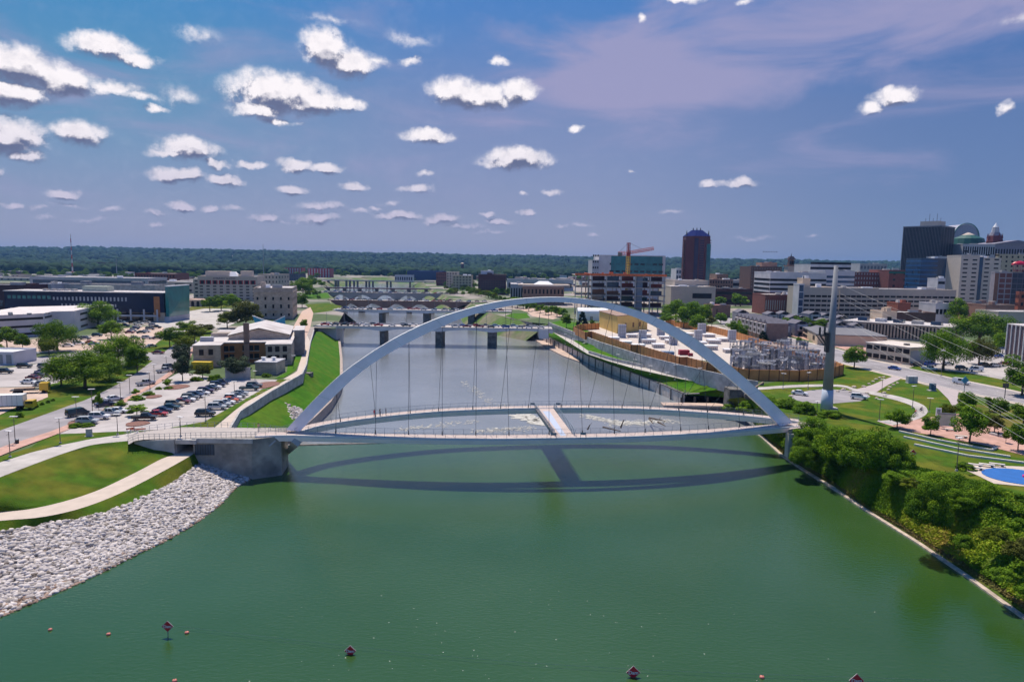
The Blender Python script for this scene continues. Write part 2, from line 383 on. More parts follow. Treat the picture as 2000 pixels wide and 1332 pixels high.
# ---------------- setting: ground, water ----------------
LEFT_EDGE = PP([(-700, 1290), (-300, 1075), (0, 932), (60, 909), (120, 887), (180, 869), (250, 861), (330, 860)]) + \
            PP([(440, 846), (468, 804), (530, 764), (590, 730), (598, 712), (606, 668), (614, 640), (655, 641, 8.2),
                (672, 611), (650, 606), (642, 578), (626, 551)])
FW = [(1071, 633), (1135, 658), (1170, 672), (1255, 700), (1325, 718), (1450, 747), (1480, 752)]
RIGHT_EDGE = PP([(822, 549), (836, 560), (880, 583), (925, 592), (940, 607), (1000, 622), (1040, 630)] + FW +
                [(1500, 800), (1560, 848), (1640, 862), (1760, 935), (1900, 975), (2000, 992), (2350, 1110)])
le = LEFT_EDGE[-1]; re = RIGHT_EDGE[0]
groundm = mat('city_ground', (.31, .27, .25), .95, .2, .12, col2=(.06, .10, .03), c2scale=.014, c2lo=.43, c2hi=.53)
from mathutils.geometry import tessellate_polygon
gm = MB()
BIG = 9000
polyL = [Vector((p.x, p.y, G)) for p in LEFT_EDGE] + [Vector((le.x - 20, le.y + 420, G)), Vector((re.x, le.y + 440, G)), Vector((re.x, 2600, G)), Vector((-BIG, 2600, G)), Vector((-BIG, LEFT_EDGE[0].y, G))]
polyR = [Vector((re.x, 2600, G)), Vector((re.x, le.y + 440, G))] + [Vector((p.x, p.y, G)) for p in RIGHT_EDGE] + [Vector((BIG, RIGHT_EDGE[-1].y, G)), Vector((BIG, 2600, G))]
for poly in (polyL, polyR):
    poly = [Vector((p.x, p.y, G)) for p in poly]; gm.add(poly, tessellate_polygon([poly]))
# beyond the city the ground rises into wooded hills (same sheet)
def hill(x, y):
    t = max(0, (y - 2500) / 3000); t = min(1, t); t = t * t * (3 - 2 * t)
    side = 18 * math.exp(-((x + 2600) / 2500) ** 2) + 6 * mnoise.noise(Vector((x * .0009, y * .0006, 3)))
    return G + t * (66 + side + 9 * mnoise.noise(Vector((x * .0022, y * .001, 0))))
xs = np.linspace(-BIG, BIG, 121); ys = np.linspace(2600, 9000, 41)
vs = [(x, y, hill(x, y) if y > 2600 else G) for y in ys for x in xs]
gm.add(vs, [(j * 121 + i, j * 121 + i + 1, (j + 1) * 121 + i + 1, (j + 1) * 121 + i) for j in range(40) for i in range(120)])
go = gm.build('ground', groundm); tag(go, kind='structure')
for p_ in go.data.polygons:
    if p_.normal.z < 0: p_.flip()

# water
def water_mat(name, c, c2, wscale, strength, rough, ior):
    m = bpy.data.materials.new(name); m.use_nodes = True; t = m.node_tree; b = t.nodes['Principled BSDF']
    g = t.nodes.new('ShaderNodeNewGeometry')
    n1 = t.nodes.new('ShaderNodeTexNoise'); n1.inputs['Scale'].default_value = .02; n1.inputs['Detail'].default_value = 4
    t.links.new(g.outputs['Position'], n1.inputs['Vector'])
    mr = t.nodes.new('ShaderNodeMapRange'); mr.inputs[1].default_value = .35; mr.inputs[2].default_value = .65; t.links.new(n1.outputs['Fac'], mr.inputs[0])
    mx = t.nodes.new('ShaderNodeMix'); mx.data_type = 'RGBA'; mx.inputs[6].default_value = (*c, 1); mx.inputs[7].default_value = (*c2, 1)
    t.links.new(mr.outputs[0], mx.inputs[0]); t.links.new(mx.outputs[2], b.inputs['Base Color'])
    b.inputs['Roughness'].default_value = rough; b.inputs['IOR'].default_value = ior
    mp = t.nodes.new('ShaderNodeMapping'); mp.inputs['Scale'].default_value = (.75, 1.6, 1); mp.inputs['Rotation'].default_value = (0, 0, .25)
    t.links.new(g.outputs['Position'], mp.inputs[0])
    n2 = t.nodes.new('ShaderNodeTexNoise'); n2.inputs['Scale'].default_value = wscale; n2.inputs['Detail'].default_value = 5; n2.inputs['Roughness'].default_value = .6
    t.links.new(mp.outputs[0], n2.inputs['Vector'])
    # gusts: ripples are stronger in places
    n3 = t.nodes.new('ShaderNodeTexNoise'); n3.inputs['Scale'].default_value = .018; n3.inputs['Detail'].default_value = 3
    t.links.new(g.outputs['Position'], n3.inputs['Vector'])
    m3 = t.nodes.new('ShaderNodeMapRange'); m3.inputs[1].default_value = .35; m3.inputs[2].default_value = .65; m3.inputs[3].default_value = strength * .55; m3.inputs[4].default_value = strength
    t.links.new(n3.outputs['Fac'], m3.inputs[0])
    bu = t.nodes.new('ShaderNodeBump'); bu.inputs['Distance'].default_value = .25; t.links.new(m3.outputs[0], bu.inputs['Strength'])
    t.links.new(n2.outputs['Fac'], bu.inputs['Height']); t.links.new(bu.outputs[0], b.inputs['Normal'])
    return m
w_up = water_mat('water_green', (.024, .068, .010), (.035, .086, .024), 1.3, .42, .045, 1.65)
w_dn = water_mat('water_river', (.18, .20, .22), (.23, .25, .28), .9, .40, .08, 1.5)
# the dam crest runs under the footbridge
crestL, crestR = P(540, 872, 0), P(1500, 846, 0)
upw = [Vector((-260, -120, 0)), Vector((260, -120, 0)), Vector((260, crestR.y + 2, 0)), Vector((crestR.x, crestR.y, 0)), Vector((crestL.x, crestL.y, 0)), Vector((-260, crestL.y - 2, 0))]
sheet('water', upw, w_up, lift=0)
mbw = MB().add([(-260, 150, -3), (400, 150, -3), (400, 2600, -3), (-700, 2600, -3)], [(0, 1, 2, 3)])
tag(mbw.build('water', w_dn), kind='structure')
dm = MB(); wall(dm, [Vector((crestL.x - 8, crestL.y + .8, -4)), Vector((crestR.x + 8, crestR.y + .8, -4))], 3.9, 1.2)
tag(dm.build('dam_crest', conc_dk), 'low concrete dam crest hidden beneath the white footbridge', 'dam')

# ---- left bank, upstream ----
pathA_top = smoothline(PP([(-300, 1040), (-100, 950), (0, 903), (60, 884), (120, 869), (180, 857), (245, 848), (270, 842)]), 50)
pathA_bot = smoothline(PP([(-300, 1075), (-100, 977), (0, 932), (60, 909), (120, 887), (180, 869), (250, 861), (282, 858)]), 50)
slope('path', pathA_top, pathA_bot, conc_lt, 50, 1); bpy.context.scene.objects['path'].location.z = .03
lowT = smoothline(PP([(-300, 1040), (-120, 1013), (0, 1000), (60, 994), (130, 978), (190, 958), (240, 935), (280, 915, 5), (320, 893, 5.5), (345, 880, 5.6), (372, 866, 5.6), (392, 850, 5.6)], 4.5), 60)
lowB = smoothline(PP([(-300, 1062), (-120, 1030), (0, 1017), (80, 1010), (150, 995), (210, 974), (260, 951), (310, 925, 5.2), (350, 903, 5.5), (378, 886, 5.6), (400, 866, 5.6)], 4.5), 60)
lp = slope('path', lowT, lowB, mat('path_tan', (.52, .44, .38), .9, .08, .5), 60, 1); lp.location.z = .03
slope('grass_bank', smoothline(PP([(-300, 1075), (-100, 977), (0, 932), (60, 909), (120, 887), (180, 869), (230, 863), (254, 862)]), 60), smoothline(PP([(-300, 1040), (-120, 1013), (0, 1000), (60, 994), (130, 978), (190, 958), (240, 935), (280, 915, 5), (315, 896, 5.5)], 4.5) + [P(340, 858, 8.85) + Vector((.2, -.25, -3.3))], 60), grass, 80, 14, .5)
rip_top = smoothline(PP([(-300, 1085), (-120, 1055), (0, 1038), (98, 1022), (179, 1008), (252, 983), (330, 947), (370, 920), (403, 895), (448, 899), (498, 903)], 3.3), 70)
rip_top2 = smoothline(PP([(-300, 1085), (-120, 1055), (0, 1038), (98, 1022), (179, 1008), (252, 983), (330, 947), (370, 920), (403, 895)], 3.3), 60)
slope('grass_bank', lowB, rip_top2, grass, 60, 5, .1)
rip_bot = smoothline(PP([(-400, 1400), (-150, 1283), (0, 1206), (106, 1160), (196, 1120), (266, 1084), (350, 1042), (420, 994), (462, 952), (510, 924), (535, 905)], -.1), 70)
rb2 = [Vector((p.x + 1.2, p.y - .8, -1.5)) for p in rip_bot]
soil = mat('bank_soil', (.20, .16, .13), .95, .3, 1.2)
slope('riprap_bed', rip_top, rip_bot, soil, 70, 4); slope('riprap_bed', rip_bot, rb2, soil, 70, 1)

# riprap: thousands of pale broken stones, one mass
def icos():
    bm = bmesh.new(); bmesh.ops.create_icosphere(bm, subdivisions=1, radius=1)
    v = np.array([x.co[:] for x in bm.verts]); f = np.array([[y.index for y in x.verts] for x in bm.faces]); bm.free(); return v, f
IV, IF = icos()
def rocks(name, A, B, n, smin, smax, m, label, edge=None):
    A = np.array([p[:] for p in A]); B = np.array([p[:] for p in B]); k = len(A)
    u = rng.random(n) * (k - 1.001); i = u.astype(int); fr = (u - i)[:, None]; t = rng.random(n)[:, None] ** .9
    a = A[i] * (1 - fr) + A[i + 1] * fr; b = B[i] * (1 - fr) + B[i + 1] * fr
    c = a * (1 - t) + b * t; s = smin + (smax - smin) * rng.random(n) ** 2
    c[:, 2] += s * .25
    V = np.repeat(IV[None], n, 0) * (1 + .5 * (rng.random((n, len(IV), 1)) - .5))
    V = V * (np.stack([s * (1 + .5 * rng.random(n)), s * (.8 + .4 * rng.random(n)), s * (.45 + .4 * rng.random(n))], 1)[:, None, :])
    an = rng.random(n) * 2 * PI; ti = (rng.random(n) - .5) * .9
    ca, sa, ct, st = np.cos(an), np.sin(an), np.cos(ti), np.sin(ti)
    x = V[..., 0] * ct[:, None] + V[..., 2] * st[:, None]; z = -V[..., 0] * st[:, None] + V[..., 2] * ct[:, None]; y = V[..., 1]
    V = np.stack([x * ca[:, None] - y * sa[:, None], x * sa[:, None] + y * ca[:, None], z], 2) + c[:, None, :]
    Fc = (IF[None] + (np.arange(n) * len(IV))[:, None, None]).reshape(-1, 3)
    me = fast_mesh(name, V.reshape(-1, 3), Fc, 3); me.materials.append(m)
    at = me.attributes.new('tone', 'FLOAT', 'POINT'); at.data.foreach_set('value', np.repeat(rng.random(n), len(IV)).astype(np.float32))
    o = bpy.data.objects.new(name, me); COL.objects.link(o); tag(o, label, kind='stuff'); return o
def fast_mesh(name, V, Fc, k):
    me = bpy.data.meshes.new(name); me.vertices.add(len(V)); me.vertices.foreach_set('co', V.astype(np.float32).ravel())
    me.loops.add(Fc.size); me.loops.foreach_set('vertex_index', Fc.astype(np.int32).ravel())
    me.polygons.add(len(Fc)); me.polygons.foreach_set('loop_start', (np.arange(len(Fc)) * k).astype(np.int32))
    me.update(calc_edges=True); me.validate(); return me
def attr_mat(name, ramp, rough=.9, transl=0, attr='tone'):
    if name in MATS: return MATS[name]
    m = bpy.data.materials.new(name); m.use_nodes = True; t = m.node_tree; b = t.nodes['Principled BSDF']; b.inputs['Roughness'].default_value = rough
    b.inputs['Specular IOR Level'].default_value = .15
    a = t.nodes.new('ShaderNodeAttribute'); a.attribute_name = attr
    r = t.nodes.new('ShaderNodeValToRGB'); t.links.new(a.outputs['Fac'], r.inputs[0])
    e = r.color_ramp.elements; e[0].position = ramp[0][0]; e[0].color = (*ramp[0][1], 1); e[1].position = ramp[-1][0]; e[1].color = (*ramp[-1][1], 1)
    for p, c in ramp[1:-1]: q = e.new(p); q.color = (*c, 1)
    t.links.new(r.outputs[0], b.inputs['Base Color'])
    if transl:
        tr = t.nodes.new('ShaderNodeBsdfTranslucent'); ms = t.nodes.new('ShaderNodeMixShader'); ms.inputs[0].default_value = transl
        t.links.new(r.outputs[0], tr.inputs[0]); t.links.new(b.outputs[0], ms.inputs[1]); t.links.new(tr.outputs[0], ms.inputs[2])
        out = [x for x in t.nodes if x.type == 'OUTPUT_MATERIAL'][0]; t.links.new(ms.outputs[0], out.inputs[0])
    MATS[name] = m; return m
rockm = attr_mat('pale_rock', [(0, (.16, .13, .11)), (.12, (.30, .27, .25)), (.4, (.46, .42, .41)), (1, (.66, .61, .59))])
rustrock = attr_mat('stained_rock', [(0, (.16, .11, .08)), (1, (.42, .30, .24))])
rocks('riprap', rip_top, rip_bot, 21000, .20, .50, rockm, 'slope of pale broken riprap stone at the water edge')
eA = [Vector((p.x - 1.5, p.y + 1.2, .28)) for p in rip_bot]; eB = [Vector((p.x + .25, p.y - .15, -.1)) for p in rip_bot]
rocks('riprap', eA, eB, 2600, .16, .36, rustrock, 'brown stained stones along the waterline')

# ---- left bank, downstream: lawn slope to a river wall ----
WL = resample(PP([(440, 856, 6.6), (470, 811, 6.6), (530, 769, 6.6), (592, 734, 6.8), (600, 714, 7), (608, 669, 7.2), (618, 648, 7.4)]), 60)
KL = resample(PP([(560, 857), (606, 817), (640, 785), (659, 755), (664, 738), (664, 700), (659, 648)], 0), 60)
slope('grass_bank', WL, KL, lawn, 60, 10, .15)
mw = MB(); wall(mw, [Vector((p.x, p.y, 4.4)) for p in PP([(444, 846), (468, 805), (530, 765), (590, 731), (598, 713), (606, 669), (613, 645)])], 4.1, .5)
ow = mw.build('retaining_wall', conc); tag(ow, 'pale concrete wall along the riverside walkway beside the bright lawn', 'wall')
mw = MB(); wall(mw, [Vector((p.x + .6, p.y, -4)) for p in KL], 4.25, 1.2)
ow = mw.build('river_wall', mat('wall_stone', (.38, .31, .27), .9, .25, .8)); tag(ow, 'long stone edge wall between the bright green lawn and the river', 'wall')
walkL = PP([(416, 838), (480, 784), (558, 738), (580, 726), (588, 700), (594, 676), (582, 660)])
walkR = PP([(444, 845), (468, 804), (530, 764), (590, 730), (598, 712), (606, 668), (600, 655)])
slope('path', walkL, walkR, mat('path_tan', (.5, .4, .35)), 40, 1).location.z = .06
rocks('rock_pile', smoothline(PP([(521, 800, 3.6), (525, 790, 4.0), (545, 786, 4.2), (585, 797, 3), (596, 806, 2.4)]), 20), smoothline(PP([(521, 802, 3.5), (530, 812, 2.6), (550, 819, 2), (575, 820, 1.4), (590, 816, 1.2)]), 20),
      900, .25, .55, rockm, 'oval patch of pale stones on the bright lawn slope')

# ---- right bank, downstream ----
T = PP([(1030, 641), (1050, 650), (1090, 668), (1135, 689), (1165, 702), (1230, 726), (1292, 751), (1336, 770)], .9)
T = resample(T, 60)
mw = MB(); wall(mw, [Vector((p.x, p.y, -4)) for p in T], 5.0, .7)
ow = mw.build('river_wall', mat('panel_wall', (.62, .52, .46), .9, .25, .7)); tag(ow, 'panelled concrete river wall with dark cap below the curving lawn', 'wall')
capm = MB(); wall(capm, [Vector((p.x, p.y, 1.0)) for p in T], .35, 1.0)
capm.build('wall_cap', conc_dk, ow)
pb = MB()
for p in resample(T, 26): pb.box(p.x - .75, p.x - .3, p.y - .3, p.y + .3, -3.2, 1.1)
pb.build('buttress', conc_dk, ow)['kind'] = 'stuff'
rl = MB(); Tr = resample(T, 70)
for p in Tr: rl.tube((p.x, p.y, 1.3), (p.x, p.y, 2.3), .04, n=4)
for z in (1.75, 2.3):
    for a, b in zip(Tr, Tr[1:]): rl.tube((a.x, a.y, z), (b.x, b.y, z), .035, n=4)
rl.build('railing', darkmet, ow)
ledge = PP([(980, 634), (1032, 655), (1067, 678), (1100, 695), (1132, 706)], -2.3); lin = PP([(1000, 634), (1050, 650), (1085, 668), (1112, 682), (1135, 691)], -2.3)
lm = MB(); lm.loft(resample(ledge, 20), resample(lin, 20)); lb = [Vector((p.x, p.y, -4)) for p in resample(ledge, 20)]; lm.loft(lb, resample(ledge, 20))
tag(lm.build('river_landing', tanmat), 'tan landing strip at water level below the right river wall', 'landing')
U = resample(PP([(1066, 640, 4.5), (1110, 668, 4.5), (1147, 691, 4.5), (1188, 705, 4.5), (1236, 719, 4.5), (1284, 730, 4.5), (1330, 740, 4.5), (1384, 750, 4.5), (1424, 757, 4.8)]), 60)
U2 = resample(PP([(1070, 636, 4.6), (1118, 664, 4.6), (1152, 687, 4.6), (1192, 701, 4.6), (1240, 714, 4.6), (1286, 724, 4.6), (1332, 734, 4.6), (1388, 743, 4.7), (1430, 751, 4.8)]), 60)
FWl = resample(PP([(1071, 636, 7.6), (1135, 662, 7.2), (1170, 676, 7), (1255, 704, 5.4), (1325, 728, 5), (1395, 742, 5), (1450, 752, 5), (1480, 757, 6)]), 60)
slope('grass_bank', T, U, lawn, 60, 6, .1)
slope('grass_bank', U2, FWl, lawn, 60, 6, .1)
slope('path', U, U2, conc_lt, 60, 1)
mw = MB(); wall(mw, resample(PP([(1150, 690, 4.6), (1190, 703, 4.6), (1256, 718, 4.6)]), 8), 1.3, .4)
tag(mw.build('retaining_wall', conc), 'short low grey wall between the lower path and the lawn', 'wall')
mw = MB(); FP = PP([(a, b, 8.2) for a, b in FW])
wall(mw, [Vector((p.x, p.y, 3.5)) for p in FP], 6.0, .5)
tag(mw.build('flood_wall', conc), 'long pale flood wall running below the brown timber fence', 'wall')
# gap from the wall toe to the land above stays covered by the wall; low walls near the footbridge
mw = MB(); wall(mw, PP([(1336, 771, -4), (1366, 770, -4), (1424, 777, -4)]), 4.9, .6)
o_ = mw.build('retaining_wall', conc_dk); tag(o_, 'dark weathered wall turning away from the river wall end', 'wall')
bl = MB()
for p in resample(PP([(1337, 770, .9), (1366, 769, .9)]), 14): bl.box(p.x - .12, p.x + .12, p.y - .12, p.y + .12, .9, 1.7)
wall(bl, PP([(1337, 770, 1.7), (1366, 769, 1.7)]), .25, .45); bl.build('balustrade', conc_lt, o_)
mw = MB(); a = P(1424, 785, 2); b = P(1450, 790, 2)
mw.box(a.x, b.x + 1, a.y, a.y + 6, 0, 6.2)
tag(mw.build('outlet_box', conc_dk), 'dark square concrete outlet block below the riverside path', 'outlet')
mw = MB(); wall(mw, PP([(1453, 790, 2), (1470, 778, 4), (1490, 765, 6)]), 3.4, .6)
tag(mw.build('retaining_wall', mat('brown_wall', (.24, .18, .14), .9, .3, .6)), 'brown stained wall sloping up beside the dark outlet block', 'wall')
pl = thing('intake_platform', 'low concrete platform with black posts behind the footbridge deck', 'platform', P(1350, 792, -1))
L0 = pl.location; mw = MB(); a = P(1296, 793, -1.2); b = P(1414, 786, -1.2)
mw.box(a.x, b.x, a.y, a.y + 5, -1.6, -.9); mw.build('slab', tanmat, pl, sub=L0)
mw = MB(); mw.box(a.x + 2, b.x, a.y + .6, a.y + 4.4, -4, -1.65); mw.build('base', conc_dk, pl, sub=L0)
for k in (1331, 1357, 1382):
    q = P(k, 786, -.9); mw = MB().box(q.x - .3, q.x + .3, q.y, q.y + .5, -.9, .9); mw.build('post', darkmet, pl, sub=L0)
slope('grass_bank', PP([(1412, 790, -1), (1440, 800, -1), (1462, 815, -1), (1492, 852, 0)]), PP([(1426, 778, 4), (1450, 776, 6), (1490, 790, 8.1), (1560, 848, 8.1)]), grass, 20, 6, .3)
slope('grass_bank', PP([(1336, 771, .8), (1380, 773, .8), (1424, 777, .8)]), PP([(1384, 751, 4.5), (1405, 754, 4.6), (1424, 757, 4.8)]), lawn, 20, 5, .1)

# ---- right bank, upstream ----
Q = PP([(1470, 838), (1492, 853), (1530, 888), (1575, 918), (1620, 945), (1700, 998), (1800, 1060), (1900, 1128), (2000, 1200), (2150, 1310), (2350, 1460)], .25)
Q = resample(Q, 60)
Rr = resample(PP([(1540, 838), (1560, 848), (1640, 862), (1700, 898), (1760, 935), (1900, 975), (2000, 992), (2350, 1110)], 8.15), 60)
A_, B_ = ribbon(Q, 1.5)
es = MB(); es.loft(A_, B_); es.loft([Vector((p.x, p.y, -2)) for p in B_], B_); es.loft([Vector((p.x, p.y, -2)) for p in A_], A_)
tag(es.build('bank_edge', mat('edge_stone', (.46, .38, .32), .9, .3, .9)), 'narrow worn concrete edging strip along the wooded bank', 'edging')
slope('grass_bank', [Vector((p.x, p.y, .3)) for p in Q], Rr, mat('wild_grass', (.07, .11, .015), .95, .3, .5, bump=.6, bscale=4, col2=(.13, .12, .03), c2scale=.15, spec=.1), 60, 12, .8)

# ---- banks between the road bridges ----
bankm = mat('bank_stone', (.34, .27, .24), .9, .25, .3)
mw = MB(); wall(mw, [Vector((p.x, p.y, -4)) for p in LEFT_EDGE[-4:]], 12.1, .8)
tag(mw.build('river_wall', bankm), 'tan river wall on the left bank beyond the first road bridge', 'wall')
mw = MB(); wall(mw, [Vector((p.x, p.y, -4)) for p in RIGHT_EDGE[:7]], 12.1, .8)
tag(mw.build('river_wall', bankm), 'tan river wall on the right bank beyond the first road bridge', 'wall')

for E_, o_ in ((LEFT_EDGE[-4:], 15), (RIGHT_EDGE[:8], -15)):
    A_ = [Vector((p.x + (.4 if o_ > 0 else -.4), p.y, 8.15)) for p in E_]; B_ = [Vector((p.x + o_, p.y + (0 if i else 0), -3.3)) for i, p in enumerate(E_)]
    slope('grass_bank', A_, B_, mat('bank_grass', (.07, .14, .015), .95, .2, .3, col2=(.20, .17, .12), c2scale=.04), 30, 3, .3)

slope('grass_bank', [Vector((le.x - 40, le.y + 425, 8.1)), Vector((re.x + 20, le.y + 425, 8.1))], [Vector((le.x - 40, le.y + 380, -3.2)), Vector((re.x + 20, le.y + 380, -3.2))], mat('bank_grass', (.07, .14, .015)), 10, 2)
slope('grass_bank', [Vector((le.x, le.y, 8.1)), Vector((le.x - 20, le.y + 425, 8.1))], [Vector((le.x + 18, le.y, -3.2)), Vector((le.x + 18, le.y + 425, -3.2))], mat('bank_grass', (.07, .14, .015)), 10, 2)
slope('grass_bank', [Vector((re.x, re.y, 8.1)), Vector((re.x, le.y + 425, 8.1))], [Vector((re.x - 18, re.y, -3.2)), Vector((re.x - 18, le.y + 425, -3.2))], mat('bank_grass', (.07, .14, .015)), 10, 2)
# ---------------- roads, lots, lawns: thin sheets on the ground ----------------
Z0 = G
SHN = [0]
def sh(name, pts, m, lvl, label=None):
    SHN[0] += 1; return sheet(name, PP(pts, G), m, G, .03 * lvl + .0008 * SHN[0], label=label)
# left side
sh('grass', [(-700, 1000), (-200, 800), (0, 757), (90, 757), (110, 745), (240, 722), (250, 700), (300, 672), (345, 650), (400, 640), (420, 650), (330, 718), (250, 775), (0, 880), (-300, 1010)], grass, 1)
sh('grass', [(-400, 1015), (0, 893), (60, 874), (90, 853), (115, 848), (200, 845), (240, 842), (245, 848), (180, 857), (120, 869), (60, 884), (0, 903), (-350, 1050)], grass, 2)
road = smoothline(PP([(-400, 960), (-200, 908), (0, 842), (84, 812), (147, 789), (179, 777), (250, 740), (296, 707), (325, 685), (352, 665)]), 40)
road2 = smoothline(PP([(-400, 1030), (-200, 962), (0, 876), (51, 859), (115, 838), (183, 807), (220, 794), (250, 776), (300, 748), (340, 720), (362, 700), (385, 665)]), 40)
slope('road', road, road2, asphalt, 40, 1).location.z = .17
swr = smoothline(PP([(-400, 1058), (-200, 985), (0, 892), (60, 868), (120, 846), (188, 816), (226, 800), (262, 776), (310, 750), (352, 720), (372, 700)]), 40)
slope('pavement', road2, swr, brickpave, 40, 1).location.z = .19
sh('car_park', [(90, 849), (183, 812), (226, 798), (262, 776), (312, 748), (352, 727), (420, 738), (540, 742), (548, 745), (500, 772), (400, 829), (340, 838), (260, 842), (150, 847)], lotmat, 3)
sh('grass', [(395, 834), (360, 838), (333, 836), (400, 824), (500, 768), (545, 741), (598, 742), (560, 742), (480, 786), (416, 834)], grass, 4)
sh('grass', [(536, 741), (560, 727), (566, 690), (592, 672), (594, 680), (588, 700), (578, 724), (556, 737)], lawn, 4)
for i, (c, r, k) in enumerate([((160, 826), (26, 6), 0), ((268, 829), (22, 5), 1), ((345, 757), (22, 5), 2), ((238, 806), (14, 4), 3), ((300, 776), (14, 3.5), 4), ((520, 753), (22, 7), 5)]):
    cpt = P(*c); ex = P(c[0] + r[0], c[1]).x - cpt.x; ey = abs(P(c[0], c[1] - r[1]).y - cpt.y)
    mi = MB(); ring = [(cpt.x + ex * math.cos(a) * (1 + .1 * math.sin(3 * a)), cpt.y + ey * math.sin(a)) for a in [2 * PI * j / 18 for j in range(18)]]
    mi.prism(ring, G, G + .25); tag(mi.build('planting_island', mat('mulch', (.20, .10, .08), .95, .3, 2)), kind='structure')
# parking stripes
st = MB()
for k in range(17):
    a = P(262 + k * 15.5, 826 - k * 5.2); st.bar((a.x - 2.4, a.y, G + .16), (a.x + 2.4, a.y + .8, G + .16), .12, .01)
for k in range(10):
    a = P(400 + k * 12, 812 - k * 5.6); st.bar((a.x - 2.4, a.y, G + .16), (a.x + 2.4, a.y + .8, G + .16), .12, .01)
tag(st.build('parking_lines', white), kind='structure')
sh('car_park', [(-200, 775), (0, 722), (40, 716), (105, 706), (132, 716), (150, 722), (112, 748), (75, 755), (0, 757), (-200, 800)], lotmat, 3)
sh('car_park', [(-150, 800), (0, 758), (60, 758), (92, 765), (94, 776), (70, 786), (38, 793), (0, 811), (-150, 860)], tanmat, 4)
sh('road', [(-150, 735), (0, 704), (60, 700), (130, 692), (140, 686), (215, 676), (300, 690), (335, 690), (345, 700), (300, 705), (230, 694), (140, 704), (60, 711), (0, 716), (-150, 752)], asphalt, 2)
sh('car_park', [(-150, 705), (0, 664), (60, 664), (100, 660), (155, 662), (190, 655), (240, 642), (300, 637), (320, 640), (318, 660), (300, 676), (190, 684), (105, 688), (0, 694), (-150, 720)], tanmat, 3)
sh('pavement', [(300, 633), (345, 612), (400, 603), (455, 604), (500, 610), (480, 622), (440, 640), (380, 648), (335, 652), (318, 645)], conc_lt, 2)
sh('plaza', [(556, 658), (572, 640), (590, 608), (606, 600), (612, 612), (606, 640), (596, 664), (582, 672)], mat('plaza_paving', (.50, .36, .29), .9, .1, .5), 2)
sh('grass', [(596, 595), (640, 592), (668, 598), (662, 604), (630, 610), (612, 612)], grass, 1)
sh('grass', [(596, 575), (640, 572), (645, 582), (600, 584)], lawn, 1)
sh('grass', [(345, 610), (400, 590), (470, 600), (410, 603), (350, 616)], dry, 1)
# right side
sh('grass', [(1075, 631), (1095, 626), (1180, 636), (1150, 650), (1200, 672), (1262, 699), (1255, 700), (1170, 671), (1135, 657)], lawn, 1)
sh('grass', [(1480, 752), (1520, 745), (1560, 700), (1620, 705), (1700, 723), (1767, 740), (1860, 770), (2000, 800), (2350, 870), (2350, 1100), (2000, 985), (1900, 968), (1760, 930), (1640, 858), (1560, 845), (1500, 795)], grass, 1)
rdA = resample(PP([(1395, 600), (1425, 622), (1459, 640), (1550, 663), (1640, 684), (1700, 704), (1775, 720), (1859, 740), (1970, 763), (2150, 800), (2500, 880)]), 50)
rdB = resample(PP([(1385, 612), (1412, 634), (1452, 653), (1505, 667), (1553, 682), (1625, 704), (1700, 722), (1767, 739), (1873, 763), (2000, 789), (2150, 826), (2500, 920)]), 50)
slope('road', rdA, rdB, asphalt, 50, 1).location.z = .13
ln = MB()
for f in (.33, .66):
    ctr = [a.lerp(b, f) for a, b in zip(rdA, rdB)]
    for i in range(2, 46):
        a, b = ctr[i], ctr[i + 1]; ln.bar((a.x, a.y, G + .16), (a.x + (b.x - a.x) * .5, a.y + (b.y - a.y) * .5, G + .16), .15, .01)
tag(ln.build('lane_marking', white), kind='structure')
for A0, off in ((rdB, 1), (rdA, -1)):
    A_, B_ = ribbon([Vector((p.x, p.y, p.z + .15)) for p in A0], 1.0)
    kb = MB(); kb.loft(A_, B_); kb.loft([Vector((p.x, p.y, G)) for p in A_], A_); kb.loft([Vector((p.x, p.y, G)) for p in B_], B_)
    tag(kb.build('kerb', conc_lt), kind='structure')
sw = [Vector((p.x - .9, p.y - 2.6, p.z)) for p in rdB[14:]]
A_, B_ = ribbon(sw, 2.2); slope('pavement', A_, B_, mat('path_tan', (.5, .4, .35)), 40, 1).location.z = .05
sw = [Vector((p.x + .9, p.y + 3.2, p.z)) for p in rdA[12:]]
A_, B_ = ribbon(sw, 2.0); slope('pavement', A_, B_, mat('path_tan', (.5, .4, .35)), 40, 1).location.z = .05
sh('pavement', [(1440, 622), (1470, 638), (1560, 660), (1640, 680), (1700, 700), (1760, 712), (1780, 700), (1760, 686), (1600, 656), (1500, 634)], brickpave, 1)
sh('grass', [(1775, 719), (1860, 738), (1970, 760), (2100, 790), (2100, 760), (1960, 742), (1880, 722), (1830, 722), (1800, 712)], grass, 2)
sh('car_park', [(1780, 712), (1830, 722), (1900, 730), (1960, 742), (2100, 760), (2100, 690), (1900, 672), (1780, 690)], lotmat, 2)
